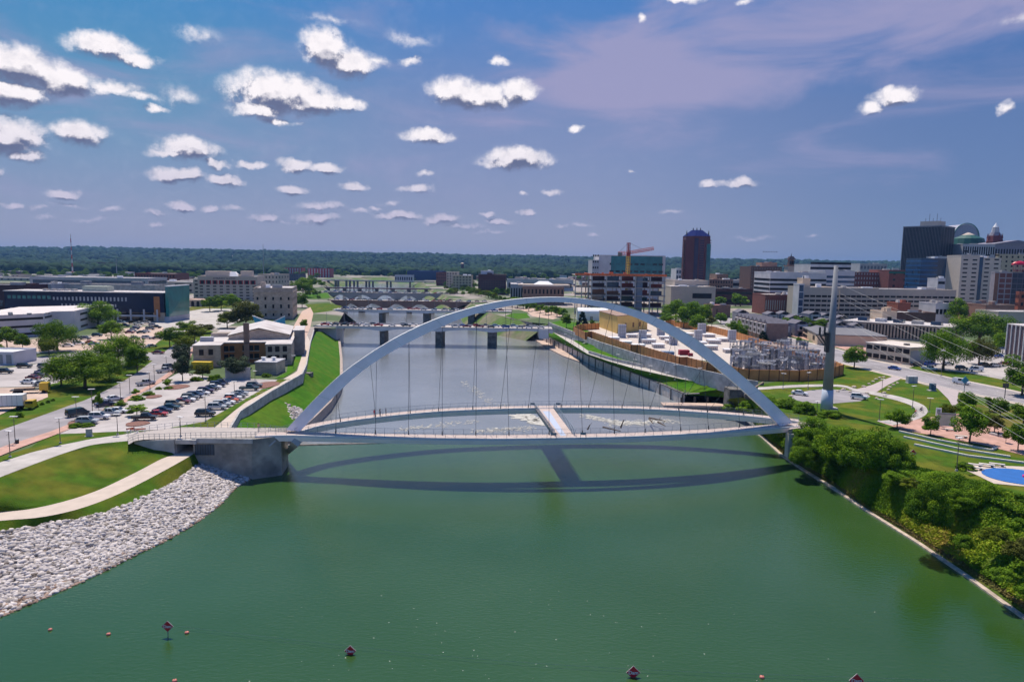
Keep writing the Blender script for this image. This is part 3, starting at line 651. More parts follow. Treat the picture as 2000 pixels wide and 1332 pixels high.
# round parking area, paths, plaza in the park
sh('car_park', [(1545, 771), (1580, 763), (1612, 760), (1660, 763), (1690, 766), (1700, 775), (1680, 784), (1620, 789), (1575, 787), (1548, 780)], asphalt, 2)
pa = smoothline(PP([(1480, 757), (1560, 752), (1640, 752), (1672, 760), (1710, 766), (1760, 776), (1800, 790), (1812, 803), (1802, 815), (1775, 824), (1740, 832)]), 50)
pb_ = smoothline(PP([(1480, 762), (1560, 757), (1640, 756), (1668, 764), (1706, 772), (1752, 783), (1782, 794), (1788, 803), (1778, 812), (1745, 820), (1712, 823)]), 50)
slope('path', pa, pb_, conc_lt, 50, 1).location.z = .12
sh('path', [(1668, 762), (1712, 766), (1735, 752), (1760, 740), (1745, 735), (1722, 744), (1704, 752)], mat('pink_paving', (.42, .36, .36), .9, .08, .4), 3)
sh('path', [(1835, 752), (1873, 764), (1870, 775), (1876, 792), (1862, 797), (1852, 780), (1832, 760), (1815, 748)], mat('pink_paving', (.42, .36, .36)), 3)
sh('plaza', [(1712, 823), (1745, 832), (1790, 820), (1840, 812), (1880, 808), (1960, 830), (2000, 858), (2060, 880), (2060, 905), (2000, 890), (1920, 870), (1830, 853), (1760, 840), (1750, 836)], brickpave, 4)
sh('grass', [(1870, 785), (2000, 805), (2100, 840), (2100, 870), (1985, 848), (1940, 828), (1880, 806)], dry, 5)
sh('plaza', [(1884, 918), (1896, 908), (2000, 912), (2100, 918), (2100, 960), (1940, 945), (1915, 932)], mat('path_tan', (.5, .4, .35)), 3)
cpt = P(1990, 932); ex = P(2050, 932).x - cpt.x
mi = MB(); mi.prism([(cpt.x + ex * 1.02 * math.cos(a), cpt.y + 5.3 * math.sin(a)) for a in [2 * PI * j / 32 for j in range(32)]], G, G + .2)
po = mi.build('splash_pad', mat('blue_pad', (.02, .13, .42), .5, .1)); tag(po, 'oval bright blue splash pad floor at the right edge of the park', 'splash pad')
mi = MB(); mi.tube((cpt.x + 1.2, cpt.y - .5, G + .2), (cpt.x + 1.2, cpt.y - .5, G + .5), .8, n=14)
tag(mi.build('pink_bump', mat('pink_plastic', (.7, .03, .22), .4, .02)), 'small round pink play mound on the blue splash pad', 'play mound')
# terrace kerbs in the lawn
for k, (pts, lab) in enumerate([([(1756, 844), (1830, 861), (1936, 881), (1947, 876)], 'uppermost white terrace kerb on the park lawn with a bent end'),
                       ([(1765, 855), (1870, 878), (1973, 894)], 'middle white terrace kerb stepping down the park lawn'),
                       ([(1786, 870), (1890, 892), (2010, 907)], 'lowest white terrace kerb above the blue splash pad')]):
    mi = MB(); wall(mi, PP(pts, G), .45, .5); tag(mi.build('terrace_kerb', mat('kerb_white', (.62, .58, .54), .8, .1)), lab, 'kerb', 'terrace kerbs on the park lawn')
# substation yard floor
sh('gravel_yard', [(1128, 640), (1200, 630), (1300, 626), (1400, 636), (1480, 664), (1560, 690), (1640, 718), (1600, 738), (1450, 737), (1380, 705), (1300, 695), (1230, 670)], mat('yard_gravel', (.52, .46, .42), .95, .15, 1.5), 1)
# ---------------- the arched footbridge ----------------
D = 9.35
br = thing('footbridge', 'white arched footbridge with two curved decks joined by a crossing, spanning the green river', 'bridge', (8, 158, 0))
bl0 = br.location.copy()
near = smoothline(PP([(498, 853), (560, 851, 9.0), (660, 853, 9.2), (800, 856, 9.4), (950, 857.5, 9.5), (1080, 856, 9.5), (1230, 853, 9.5), (1380, 846, 9.4), (1480, 839, 9.2), (1545, 834, 9), (1600, 831, 8.9)], 8.9), 90)
far = smoothline(PP([(575, 846, 9), (640, 829, 9.1), (740, 815, 9.3), (860, 804, 9.5), (980, 799, 9.6), (1060, 797.5, 9.6), (1160, 797, 9.6), (1280, 800, 9.5), (1400, 808, 9.3), (1480, 815, 9.2), (1560, 824, 9)], 9), 90)
def side(line, off):
    out = []
    for i, p in enumerate(line):
        d = line[min(i + 1, len(line) - 1)] - line[max(i - 1, 0)]; u = Vector((-d.y, d.x, 0)).normalized(); out.append(p + u * off)
    return out
deckm = mat('deck_paving', (.50, .41, .38), .8, .1, .8)
railm = mat('rail_steel', (.22, .27, .33), .4, .05, metal=.2)
def deck(line, w, lab, gdepth, outer):
    # line is the camera-side edge at deck level
    A = side(line, 0); B = side(line, w); m = MB()
    m.loft(A, B); A2 = [p - Vector((0, 0, .3)) for p in A]; B2 = [p - Vector((0, 0, .3)) for p in B]; m.loft(A2, A); m.loft(B2, B); m.loft(A2, B2)
    o = m.build('deck', deckm, br, sub=bl0); o['label'] = lab
    # girder: box beam tapered downwards
    a0 = [p - Vector((0, 0, .3)) for p in side(line, -.15)]; b0 = [p - Vector((0, 0, .3)) for p in side(line, w + .15)]
    a1 = [p - Vector((0, 0, .3 + gdepth)) for p in side(line, .25)]; b1 = [p - Vector((0, 0, .3 + gdepth)) for p in side(line, w - .3)]
    m = MB(); m.loft(a0, a1); m.loft(a1, b1); m.loft(b1, b0); m.loft(a0, b0); m.build('girder', steel, br, sub=bl0)
    e = side(line, -.12); f = side(line, .12); m = MB(); m.loft([p + Vector((0, 0, .14)) for p in e], [p + Vector((0, 0, .14)) for p in f]); m.loft([p - Vector((0, 0, .32)) for p in e], [p + Vector((0, 0, .14)) for p in e]); m.loft([p for p in f], [p + Vector((0, 0, .14)) for p in f])
    m.build('deck_edge', mat('edge_light', (.62, .64, .68), .5, .05), o, sub=bl0)
    for off, lean in ((.1, -.28), (w - .1, .28)):
        base = resample(side(line, off), 62); top = [p + Vector((0, 0, 1.15)) for p in resample(side(line, off + lean), 62)]
        m = MB()
        for p, q in zip(base, top): m.tube(p, q, .035, n=4, cap=False)
        for k in (1, .75, .5, .27):
            r = [p.lerp(q, k) for p, q in zip(base, top)]
            for p, q in zip(r, r[1:]): m.tube(p, q, .035 if k == 1 else .014, n=3, cap=False)
        m.build('railing', railm, o, sub=bl0)
deck(near, 3.6, 'near curved deck bowing towards the viewer', 1.0, -1)
deck(far, 3.4, 'far curved deck bowing away', 1.15, 1)
# crossing between the decks
ca, cb = P(1046, 797.5, 9.6), P(1081, 797.5, 9.6); na, nb = P(1085, 851, 9.5), P(1121, 851, 9.5)
m = MB(); m.add([na, nb, cb, ca] + [p - Vector((0, 0, .9)) for p in (na, nb, cb, ca)], [(0, 1, 2, 3), (7, 6, 5, 4), (0, 4, 5, 1), (1, 5, 6, 2), (2, 6, 7, 3), (3, 7, 4, 0)])
m.build('crossing_walkway', deckm, br, sub=bl0)
m = MB(); k1 = [na.lerp(nb, .3), na.lerp(nb, .62), ca.lerp(cb, .75), ca.lerp(cb, .42)]
k1 = [na.lerp(nb, .28) + Vector((0, 0, .03)), na.lerp(nb, .58) + Vector((0, 0, .03)), ca.lerp(cb, .62).lerp(nb, .12) + Vector((0, 0, .03)), ca.lerp(cb, .3).lerp(na, .12) + Vector((0, 0, .03))]
m.add(k1, [(0, 1, 2, 3)]); m.build('glass_floor_strip', mat('glass_strip', (.55, .62, .75), .2, .05), br, sub=bl0)
for p0, p1, lean in ((na, ca, -.3), (nb, cb, .3)):
    m = MB(); n = 18
    for i in range(n + 1):
        q = p0.lerp(p1, i / n); m.tube(q, q + Vector((lean, 0, 1.4)), .06, n=4)
        if i < n:
            q2 = p0.lerp(p1, (i + 1) / n)
            for k in (1.4, 1.05, .7, .35): m.tube(q + Vector((lean * k / 1.4, 0, k)), q2 + Vector((lean * k / 1.4, 0, k)), .04, n=3, cap=False)
    m.build('railing', railm, br, sub=bl0)
# lookout frames where the crossing meets the decks
for px, py in ((1040, 797), (1090, 797), (1080, 858), (1138, 857)):
    q = P(px - 4, py, 9.6); m = MB()
    for dx in (0, 1.1): m.tube((q.x + dx, q.y, 9.6), (q.x + dx, q.y, 11.1), .05, n=4)
    m.box(q.x, q.x + 1.1, q.y - .02, q.y + .02, 10.5, 11.0); m.build('lookout_panel', railm, br, sub=bl0)
# arch: box section, traced through its centre line in its own upright plane
L = P(572, 846, 8.7); R_ = P(1556, 832, 8.7)
dirv = (R_ - L); dirv.z = 0; span = dirv.length; dirv.normalize()
def on_plane(px, py):
    d = ray(px, py); nrm = Vector((-dirv.y, dirv.x, 0)); t = (L - CAM).dot(nrm) / d.dot(nrm); return CAM + d * t
topl = [on_plane(*p) for p in [(560, 838), (600, 795), (655, 741), (700, 706), (760, 667), (830, 632), (900, 607), (980, 588), (1060, 581), (1130, 583), (1200, 594), (1270, 616), (1340, 651), (1400, 694), (1460, 744), (1510, 789), (1546, 824)]]
botl = [on_plane(*p) for p in [(590, 842), (632, 799), (690, 743), (735, 708), (790, 676), (850, 646), (918, 618), (990, 600), (1060, 591.5), (1126, 594), (1192, 606.5), (1254, 628), (1318, 664), (1378, 706), (1440, 758), (1488, 802), (1518, 833)]]
tp = smoothline(topl, 80); bt = [b.lerp(a, .13) for a, b in zip(tp, smoothline(botl, 80))]
nrm = Vector((-dirv.y, dirv.x, 0)); m = MB()
sec = []
for i, (a, b) in enumerate(zip(tp, bt)):
    w = .75; a1 = a - nrm * w; a2 = a + nrm * w; b1 = b - nrm * w; b2 = b + nrm * w
    sec.append((a1, a2, b2, b1))
for s, t in zip(sec, sec[1:]):
    m.add(list(s) + list(t), [(0, 1, 5, 4), (1, 2, 6, 5), (2, 3, 7, 6), (3, 0, 4, 7)])
m.build('arch', steel, br, sub=bl0, smooth=False)
m = MB()
for i in range(6, 78, 6):
    s = sec[i]; d = (sec[i + 1][0] - s[0]).normalized() * .05; c_ = sum(s, Vector()) / 4; o4 = [c_ + (p - c_) * 1.012 for p in s]
    m.add([p - d for p in o4] + [p + d for p in o4], [(0, 1, 5, 4), (1, 2, 6, 5), (2, 3, 7, 6), (3, 0, 4, 7)])
m.build('arch_joint', mat('joint_grey', (.68, .68, .72), .6), br, sub=bl0)['kind'] = 'stuff'
m = MB()
for s, t in zip(sec, sec[1:]):
    e = Vector((0, 0, .06)); o_ = -nrm * .06
    m.add([s[0] + o_ + e, s[1] - o_ + e, t[1] - o_ + e, t[0] + o_ + e, s[0] + o_ - e, t[0] + o_ - e, s[1] - o_ - e, t[1] - o_ - e], [(0, 1, 2, 3), (0, 3, 5, 4), (1, 2, 7, 6)])
m.build('arch_top_flange', mat('flange_white', (.80, .80, .82), .5, .02), br, sub=bl0)
# hanger cables, alternately to the far and near decks
def arch_at(s):
    best = min(bt, key=lambda p: abs((p - L).dot(dirv) - s)); return best + Vector((0, 0, .25))
cabm = mat('cable_steel', (.05, .06, .08), .4, .05, metal=.3)
fd = side(far, .5); nd = side(near, 3.2)
for line, xs_ in ((fd, [670, 735, 797, 860, 919, 978, 1037, 1095, 1152, 1210, 1268, 1326, 1386, 1447]),
                  (nd, [660, 727, 795, 862, 930, 998, 1066, 1132, 1197, 1262, 1325, 1386, 1448])):
    proj = []
    for p in line:
        v = p - CAM; proj.append(1000 + F * v.dot(Rt) / v.dot(Fw))
    for k, x in enumerate(xs_):
        i = min(range(len(proj)), key=lambda j: abs(proj[j] - x)); b = line[i]
        s = (b - L).dot(dirv); frac = (s / span - .5); s2 = s
        a = arch_at(s2); mm = MB(); mm.tube(b + Vector((0, 0, .2)), a, .045, n=5); 
        hc = mm.build('hanger_cable', cabm, br, sub=bl0)
        mm = MB(); mm.tube(b - Vector((0, 0, .35)), b + Vector((0, 0, .9)), .15, .10, n=6); mm.build('cable_socket', darkmet, hc, sub=bl0)
# approach ramp and abutment (left)
m = MB(); z = 8.85
RA = PP([(250, 863), (282, 858), (330, 857), (380, 855), (440, 854), (500, 853)], z); RB = PP([(250, 848), (282, 842), (350, 834), (420, 834), (500, 836), (570, 846)], z)
ra = resample(RA, 20); rb = resample(RB, 20)
ra[0].z = rb[0].z = 8.3
rampo = MB(); rampo.loft(ra, rb); rampo.build('ramp', mat('ramp_paving', (.40, .36, .34), .85, .1, .6), br, sub=bl0)
m = MB(); 
face = PP([(262, 861, 8.6), (340, 858, z), (372, 857, z), (495, 855, z)]) 
for seg, zb in ((face[:2], None),):
    a, b = seg; m.add([(a.x, a.y, 8.0), (b.x, b.y, 5.2), (b.x, b.y, b.z - .05), (a.x, a.y, a.z - .05), (a.x, a.y + .5, 8.0), (b.x, b.y + .5, 5.2), (b.x, b.y + .5, b.z - .05), (a.x, a.y + .5, a.z - .05)], [(0, 1, 2, 3), (7, 6, 5, 4), (0, 4, 5, 1), (1, 5, 6, 2), (2, 6, 7, 3), (3, 7, 4, 0)])
m.build('wing_wall', conc, br, sub=bl0)
m = MB(); b = face[1]; wb = 10.5
m.box(b.x - .5, b.x + .15, b.y + .6, b.y + wb, 5.0, z - .1)
m.build('underpass_wall', conc, br, sub=bl0)
m = MB(); m.box(b.x + .15, b.x + 4.6, b.y, b.y + wb, z - 1.0, z - .08); m.build('underpass_lintel', conc, br, sub=bl0)
a = P(377, 856, z); b2 = P(495, 855, z); e = P(541, 857, z)
m = MB(); m.prism([(a.x, a.y), (b2.x, a.y), (e.x, e.y + 2.5), (e.x - 1, e.y + 10), (a.x, a.y + 10)], -2, z - .06)
m.build('abutment', mat('abutment_concrete', (.36, .33, .29), .9, .25, .35, bump=.3, bscale=2, col2=(.24, .225, .205), c2scale=.25), br, sub=bl0)
m = MB(); m.box(a.x - .2, b2.x + .3, a.y - .35, a.y, z - .9, z + .12); m.build('abutment_cap', conc, br, sub=bl0)
m = MB(); m.box(a.x + .4, a.x + 4.5, a.y - .12, a.y, z - 3.6, z - 1.3); m.build('grille', mat('grille_blue', (.05, .08, .12), .5, .2), br, sub=bl0)
gr = MB()
for k in range(8): gr.box(a.x + .4 + k * .55, a.x + .5 + k * .55, a.y - .2, a.y - .1, z - 3.6, z - 1.3)
gr.build('grille_bars', darkmet, br, sub=bl0)
# V strut under the springing
v0 = P(547, 893, 1.0); m = MB()
for tx, ty in ((521, 866), (575, 866)):
    t = P(tx, ty, 7.9); m.tube(v0 + Vector((0, 3, -.6)), t + Vector((0, 2, 0)), .35, 1.25, n=4)
m.build('strut', conc_lt, br, sub=bl0)
m = MB(); q = P(1556, 852, 7.6); m.box(q.x - 1.4, q.x + 1.4, q.y + 1, q.y + 3, 2, 7.8); m.build('pier', conc_lt, br, sub=bl0)
e1 = PP([(1540, 838), (1600, 831), (1604, 826), (1560, 822)], 8.95)
m = MB(); m.prism([(p.x, p.y) for p in e1], 7.6, 8.93); m.build('end_landing', deckm, br, sub=bl0)
# ramp railings
for line in (ra, rb[:]):
    m = MB(); l2 = resample(line, 26)
    for p in l2: m.tube(p, p + Vector((0, 0, 1.2)), .05, n=4)
    for k in (1.15, .6):
        for p, q in zip(l2, l2[1:]): m.tube(p + Vector((0, 0, k)), q + Vector((0, 0, k)), .035, n=3)
    m.build('railing', railm, br, sub=bl0)

# ---------------- road bridges further off ----------------
def girder_bridge(lab, px0, px1, pyt, Yd, wid, thick, piers, matb, haunch=0, zt=8.6, cat='bridge', name='road_bridge', tilt=0):
    a = AT(px0, pyt, Yd); b = AT(px1, pyt, Yd + tilt); t = thing(name, lab, cat, (a.x, a.y, 0)); L0 = t.location
    m = MB(); n = 60; pr = sorted(((AT(p[0], pyt, Yd).x) for p in piers)) if piers else []
    sup = [a.x] + pr + [b.x]
    A = []; B = []; C = []; Dd = []
    for i in range(n + 1):
        x = a.x + (b.x - a.x) * i / n; y = a.y + (b.y - a.y) * i / n
        d = min(abs(x - s) for s in sup); gap = max(1, (b.x - a.x) / (len(sup) - 1) / 2)
        th = thick + haunch * max(0, 1 - d / gap) ** 2
        A.append(Vector((x, y, zt))); B.append(Vector((x, y + wid, zt))); C.append(Vector((x, y, zt - th))); Dd.append(Vector((x, y + wid, zt - th)))
    m.loft(A, B); m.loft(C, A); m.loft(C, Dd); m.loft(Dd, B)
    m.build('deck', matb, t, sub=L0)
    r = MB(); wall(r, [Vector((a.x, a.y - .1, zt)), Vector((b.x, b.y - .1, zt))], .4, .25); r.build('parapet', mat('parapet', (.5, .48, .48), .7, .05), t, sub=L0)
    r = MB(); wall(r, [Vector((a.x, a.y + wid - .2, zt)), Vector((b.x, b.y + wid - .2, zt))], .75, .25); r.build('parapet', mat('parapet', (.5, .48, .48), .7, .05), t, sub=L0)
    r = MB(); r.add([Vector((a.x, a.y + .6, zt + .03)), Vector((b.x, b.y + .6, zt + .03)), Vector((b.x, b.y + wid - .6, zt + .03)), Vector((a.x, a.y + wid - .6, zt + .03))], [(0, 1, 2, 3)])
    r.build('carriageway', mat('bridge_road', (.44, .40, .39), .9, .06, .3), t, sub=L0)
    for p in piers:
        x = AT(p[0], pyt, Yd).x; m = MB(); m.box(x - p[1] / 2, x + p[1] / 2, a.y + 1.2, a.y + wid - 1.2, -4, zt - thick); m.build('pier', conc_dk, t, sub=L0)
    return t, a, b
def arch_bridge(lab, px0, px1, pyt, Yd, wid, spans, matb, zt=8.6, name='arched_road_bridge', rise=5.5):
    a = AT(px0, pyt, Yd); b = AT(px1, pyt, Yd); t = thing(name, lab, 'bridge', (a.x, a.y, 0)); L0 = t.location
    xs_ = [AT(p, pyt, Yd).x for p in spans]; m = MB()
    outline = [(a.x, zt), (a.x, -4)]
    for i in range(0, len(xs_), 2):
        x0, x1 = xs_[i], xs_[i + 1]; outline += [(x0, -4), (x0, 1.0)]
        for k in range(1, 12):
            u = k / 12; outline.append((x0 + (x1 - x0) * u, 1.0 + rise * 4 * u * (1 - u) * (.75 + .25 * 4 * u * (1 - u))))
        outline += [(x1, 1.0), (x1, -4)]
    outline += [(b.x, -4), (b.x, zt)]
    from mathutils.geometry import tessellate_polygon
    poly = [Vector((x, 0, z)) for x, z in outline]; tr = tessellate_polygon([[Vector((x, z, 0)) for x, z in outline]]); n = len(poly)
    vs = [(p.x, a.y, p.z) for p in poly] + [(p.x, a.y + wid, p.z) for p in poly]
    m.add(vs, [tuple(f) for f in tr] + [tuple(i + n for i in f)[::-1] for f in tr] + [(i, (i + 1) % n, n + (i + 1) % n, n + i) for i in range(n)])
    m.build('arches', matb, t, sub=L0)
    r = MB(); r.box(a.x, b.x, a.y - .3, a.y, zt - .2, zt + .4); r.build('parapet', matb, t, sub=L0)
    r = MB(); r.box(a.x, b.x, a.y + .5, a.y + wid - .5, zt, zt + .06); r.build('carriageway', mat('bridge_road', (.44, .40, .39)), t, sub=L0)
    return t, a, b
paleg = mat('bridge_concrete', (.58, .58, .62), .8, .08, .3)
Y1 = P(840, 640, 8.6).y; B1 = girder_bridge('pale concrete road bridge nearest the footbridge, crowded with two rows of cars', 612, 1080, 633.5, Y1, 17, 1.1, [(745, 2.6), (857, 4.4), (961, 5.4)], paleg, 1.5)
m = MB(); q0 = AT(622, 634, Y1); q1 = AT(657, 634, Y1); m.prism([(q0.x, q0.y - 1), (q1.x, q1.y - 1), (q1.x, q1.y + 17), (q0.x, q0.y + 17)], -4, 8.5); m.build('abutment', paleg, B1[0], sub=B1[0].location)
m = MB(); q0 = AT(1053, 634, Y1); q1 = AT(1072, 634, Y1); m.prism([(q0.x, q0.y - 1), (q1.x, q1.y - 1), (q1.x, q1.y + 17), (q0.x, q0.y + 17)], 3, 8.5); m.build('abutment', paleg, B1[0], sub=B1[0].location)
Y2 = P(830, 607, 8.6).y; B2 = girder_bridge('second pale road bridge beyond, one row of cars showing', 655, 1000, 604, Y2, 16, 1.1, [(743, 3), (832, 5), (920, 5)], paleg, 1.3)
m = MB(); q0 = AT(650, 605, Y2); q1 = AT(670, 605, Y2); m.box(q0.x, q1.x, q0.y - 1, q0.y + 16, -4, 8.5); m.build('abutment', paleg, B2[0], sub=B2[0].location)
Y3 = P(830, 589, 8.6).y; B3 = arch_bridge('dark brown arched road bridge with shallow arches, third from the footbridge', 640, 955, 588, Y3, 16, [668, 700, 706, 748, 754, 794, 800, 839, 845, 884, 890, 926], mat('brown_bridge', (.24, .14, .11), .9, .2, .2), rise=4.6)
Y4 = P(830, 573.5, 8.6).y; B4 = arch_bridge('grey stone arched road bridge behind the brown one', 625, 905, 572.5, Y4, 16, [645, 681, 687, 726, 732, 771, 778, 814, 821, 856], mat('grey_bridge', (.33, .29, .28), .9, .15, .1), rise=4.8)
Y5 = P(800, 563, 8.6).y; B5 = girder_bridge('dark red iron railway bridge low over the river', 622, 865, 561, Y5, 5, 1.3, [(640, 5), (672, 5), (702, 5), (735, 5), (767, 5), (798, 5), (832, 5)], mat('red_iron', (.14, .018, .03), .7, .2, .1), 0, 8.0, name='railway_bridge')
Y6 = P(760, 549, 10.6).y; B6 = girder_bridge('far grey highway bridge on many slim columns', 600, 848, 545.5, Y6, 12, 1.3, [(640, 2), (654, 2), (659, 2), (675, 2), (682, 2), (690, 2), (697, 2), (714, 2), (720, 2), (727, 2), (755, 2), (762, 2), (800, 2), (830, 2)], mat('highway_bridge', (.25, .27, .28), .9, .1, .1), 0, 10.6, name='highway_bridge')
# ---------------- buildings ----------------
PANE = {}
def pane(m):
    if m.name not in PANE:
        b = MB().box(-.5, .5, -.09, .09, -.5, .5).build('window', m); PANE[m.name] = b.data; bpy.data.objects.remove(b)
    return PANE[m.name]
UN = {}
def win_rect(root, cx, cy, cz, w, h, face, m, name='window'):
    rz = {'f': 0, 'b': 0, 'l': PI / 2, 'r': PI / 2}[face]
    return part(name, pane(m), root, (cx, cy, cz), rz, (w, 1, h))
def facade(root, w, d, h, face, kind, nf, nb, m, wf=.55, hf=.5, z0=0, z1=None, x0=0, x1=1, cnt=None):
    """windows on one face: grid / ribbon / pier (tall strips)"""
    z1 = h if z1 is None else z1; L_ = w if face in 'fb' else d; made = 0; over = MB()
    a, b = L_ * x0, L_ * x1
    def put(u, z, ww, hh, nm):
        if face == 'f': c = (-w / 2 + u, -.0, z)
        elif face == 'l': c = (-w / 2, u, z)
        else: c = (w / 2, u, z)
        if cnt[0] >= 96:
            if face == 'f': over.box(c[0] - ww / 2, c[0] + ww / 2, -.09, .09, z - hh / 2, z + hh / 2)
            else: over.box(c[0] - .09, c[0] + .09, u - ww / 2, u + ww / 2, z - hh / 2, z + hh / 2)
            return
        cnt[0] += 1; win_rect(root, *c, ww, hh, face, m, nm)
    fh = (z1 - z0) / nf
    for i in range(nf):
        zc = z0 + fh * (i + .5)
        if kind == 'ribbon': put((a + b) / 2, zc, (b - a) * wf, fh * hf, 'window_band')
        else:
            bw = (b - a) / nb
            for j in range(nb): put(a + bw * (j + .5), zc, bw * wf, fh * hf, 'window')
    if over.v:
        o = over.build('window', m, root); o['kind'] = 'stuff'
def bld(name, label, px0, px1, pyt, Y, depth, wm, roofm=None, wins=(), cat='building', rz=0, parapet=.6, units=2, group=None, zb=G, yref=None):
    a = AT(px0, pyt, Y); b = AT(px1, pyt, Y); xm = (px0 + px1) / 2; ht = AT(xm if yref is None else yref, pyt, Y).z
    w = (b.x - a.x) / math.cos(rz); h = ht - zb; t = thing(name, label, cat, ((a.x + b.x) / 2, Y, zb), rz, group)
    MB().box(-w / 2, w / 2, 0, depth, -1, h - .3).build('wall', wm, t)
    m = MB(); e = .25
    m.box(-w / 2 - .1, w / 2 + .1, -.1, e, h - .3, h + parapet); m.box(-w / 2 - .1, w / 2 + .1, depth - e, depth + .1, h - .3, h + parapet)
    m.box(-w / 2 - .1, -w / 2 + e, e, depth - e, h - .3, h + parapet); m.box(w / 2 - e, w / 2 + .1, e, depth - e, h - .3, h + parapet)
    m.build('parapet', wm, t)
    ro = MB().box(-w / 2 + e, w / 2 - e, e, depth - e, h - .3, h).build('roof', roofm or roof_lt, t)
    cnt = [0]
    for wv in wins: facade(t, w, depth, h, *wv[:5], **(wv[5] if len(wv) > 5 else {}), cnt=cnt)
    rr = random.Random(len(label) * 7 + int(px0))
    for k in range(units):
        sx, sy, sz = rr.uniform(2, min(8, w / 5 + 2)), rr.uniform(2, min(6, depth / 4 + 2)), rr.uniform(1, 2.6)
        x = rr.uniform(-w / 2 + sx + 1, w / 2 - sx - 1) if w > 2 * sx + 3 else 0; y = rr.uniform(1, max(1.5, depth - sy - 1))
        MB().box(x, x + sx, y, y + sy, h, h + sz).build('rooftop_unit', rr.choice([grey_met, conc_lt, white, wm]), ro)
    return t, w, h
roof_lt = mat('roof_pale', (.56, .53, .53), .9, .12, .3, col2=(.44, .40, .40), c2scale=.15)
roof_dk = mat('roof_dark', (.16, .16, .18), .9, .15, .3)
limestone = brickish('limestone', (.52, .42, .34), (.40, .32, .265), 1.6, .55, (.30, .245, .21))
cream = mat('cream_wall', (.54, .45, .38), .85, .1, .2, col2=(.46, .385, .33), c2scale=.2)
beige = mat('beige_wall', (.60, .46, .34), .85, .08, .2)
orange_wall = mat('orange_wall', (.40, .17, .065), .85, .12, .4)
brick_r = brickish('red_brick', (.24, .055, .045), (.19, .045, .04), .8, .3, (.2, .12, .1))
brick_b = brickish('brown_brick', (.17, .075, .055), (.13, .06, .05), .8, .3, (.16, .12, .1))
brick_d = mat('dark_brick', (.085, .035, .04), .85, .15, .3)
brick_t = brickish('tan_brick', (.33, .17, .12), (.28, .15, .11), .8, .3, (.3, .22, .18))
grey_w = mat('grey_wall', (.42, .42, .46), .8, .08, .2)
white_w = mat('white_wall', (.62, .59, .62), .8, .06, .2, col2=(.54, .52, .55), c2scale=.12)
navy = mat('navy_cladding', (.008, .016, .05), .45, .3, .1, spec=.3)
winb = mat('black_window', (.010, .010, .015), .35, .2, .3, spec=.25)

# --- old limestone building by the riverside car park ---
Yb = P(400, 718).y; zt = AT(400, 675, Yb).z; h1 = zt - G
X = lambda px: AT(px, 690, Yb).x
x0, x1, x2, x3, x4 = X(377), X(427), X(511), X(560), X(577)
t = thing('limestone_hall', 'old two storey limestone building with orange recessed court and tall chimney beside the car park', 'building', (x0, Yb, G), .27); Lb = t.location
dp = 58
m = MB(); m.box(x0, x1, Yb, Yb + 26, G - 1, zt - .3); m.box(x1, x2, Yb + 8, Yb + 26, G - 1, zt - .3); m.box(x2, x3, Yb, Yb + 26, G - 1, zt - .3)
m.box(x0 + 1.5, x3, Yb + 26, Yb + dp, G - 1, zt - .3); m.build('wall', limestone, t, sub=Lb)
m = MB(); m.box(x1 + .02, x2 - .02, Yb + 7.85, Yb + 8, G, zt - .35); m.box(x1, x1 + .12, Yb + .3, Yb + 7.9, G, zt - .35); m.build('court_wall', orange_wall, t, sub=Lb)
m = MB()
for a, b, c, d in ((x0 - .2, x1 + .2, Yb - .2, Yb + 26), (x1 + .2, x2 - .2, Yb + 7.7, Yb + 26), (x2 - .2, x3 + .2, Yb - .2, Yb + 26), (x0 + 1.3, x3 + .2, Yb + 26.01, Yb + dp)): m.box(a, b, c, d, zt - .3, zt)
m.build('roof', roof_lt, t, sub=Lb)
cx = X(471.5); m = MB(); m.box(cx - .95, cx + .95, Yb + 6.4, Yb + 7.84, G, zt - .4); m.box(cx - .95, cx + .95, Yb + 6.4, Yb + 8.4, zt, AT(471, 634, Yb + 7).z); m.build('chimney', brick_t, t, sub=Lb)
MB().box(cx - 1.1, cx + 1.1, Yb + 6.25, Yb + 8.55, AT(471, 634, Yb + 7).z, AT(471, 633, Yb + 7).z).build('chimney_cap', conc_dk, t, sub=Lb)
gx0, gx1 = x1 + .8, x3 - 1.5; gm_ = (gx0 + gx1) / 2; gy = Yb + 16
m = MB(); m.add([(gx0, gy, zt), (gx1, gy, zt), (gx1, gy, zt + 1.6), (gm_, gy, zt + 4.2), (gx0, gy, zt + 1.6)] + [(gx0, gy + 36, zt), (gx1, gy + 36, zt), (gx1, gy + 36, zt + 1.6), (gm_, gy + 36, zt + 4.2), (gx0, gy + 36, zt + 1.6)], [(0, 1, 2, 3, 4), (9, 8, 7, 6, 5), (1, 6, 7, 2), (5, 0, 4, 9)])
m.build('hall_gable', limestone, t, sub=Lb)
m = MB(); e = .5
m.add([(gx0 - e, gy - e, zt + 1.55), (gm_, gy - e, zt + 4.3), (gx1 + e, gy - e, zt + 1.55), (gx0 - e, gy + 36.5, zt + 1.55), (gm_, gy + 36.5, zt + 4.3), (gx1 + e, gy + 36.5, zt + 1.55)], [(0, 1, 4, 3), (1, 2, 5, 4)])
m.add([(gx0 - e, gy - e, zt + 1.8), (gm_, gy - e, zt + 4.6), (gx1 + e, gy - e, zt + 1.8), (gx0 - e, gy + 36.5, zt + 1.8), (gm_, gy + 36.5, zt + 4.6), (gx1 + e, gy + 36.5, zt + 1.8)], [(0, 3, 4, 1), (1, 4, 5, 2)])
m.build('hall_roof', roof_lt, t, sub=Lb)
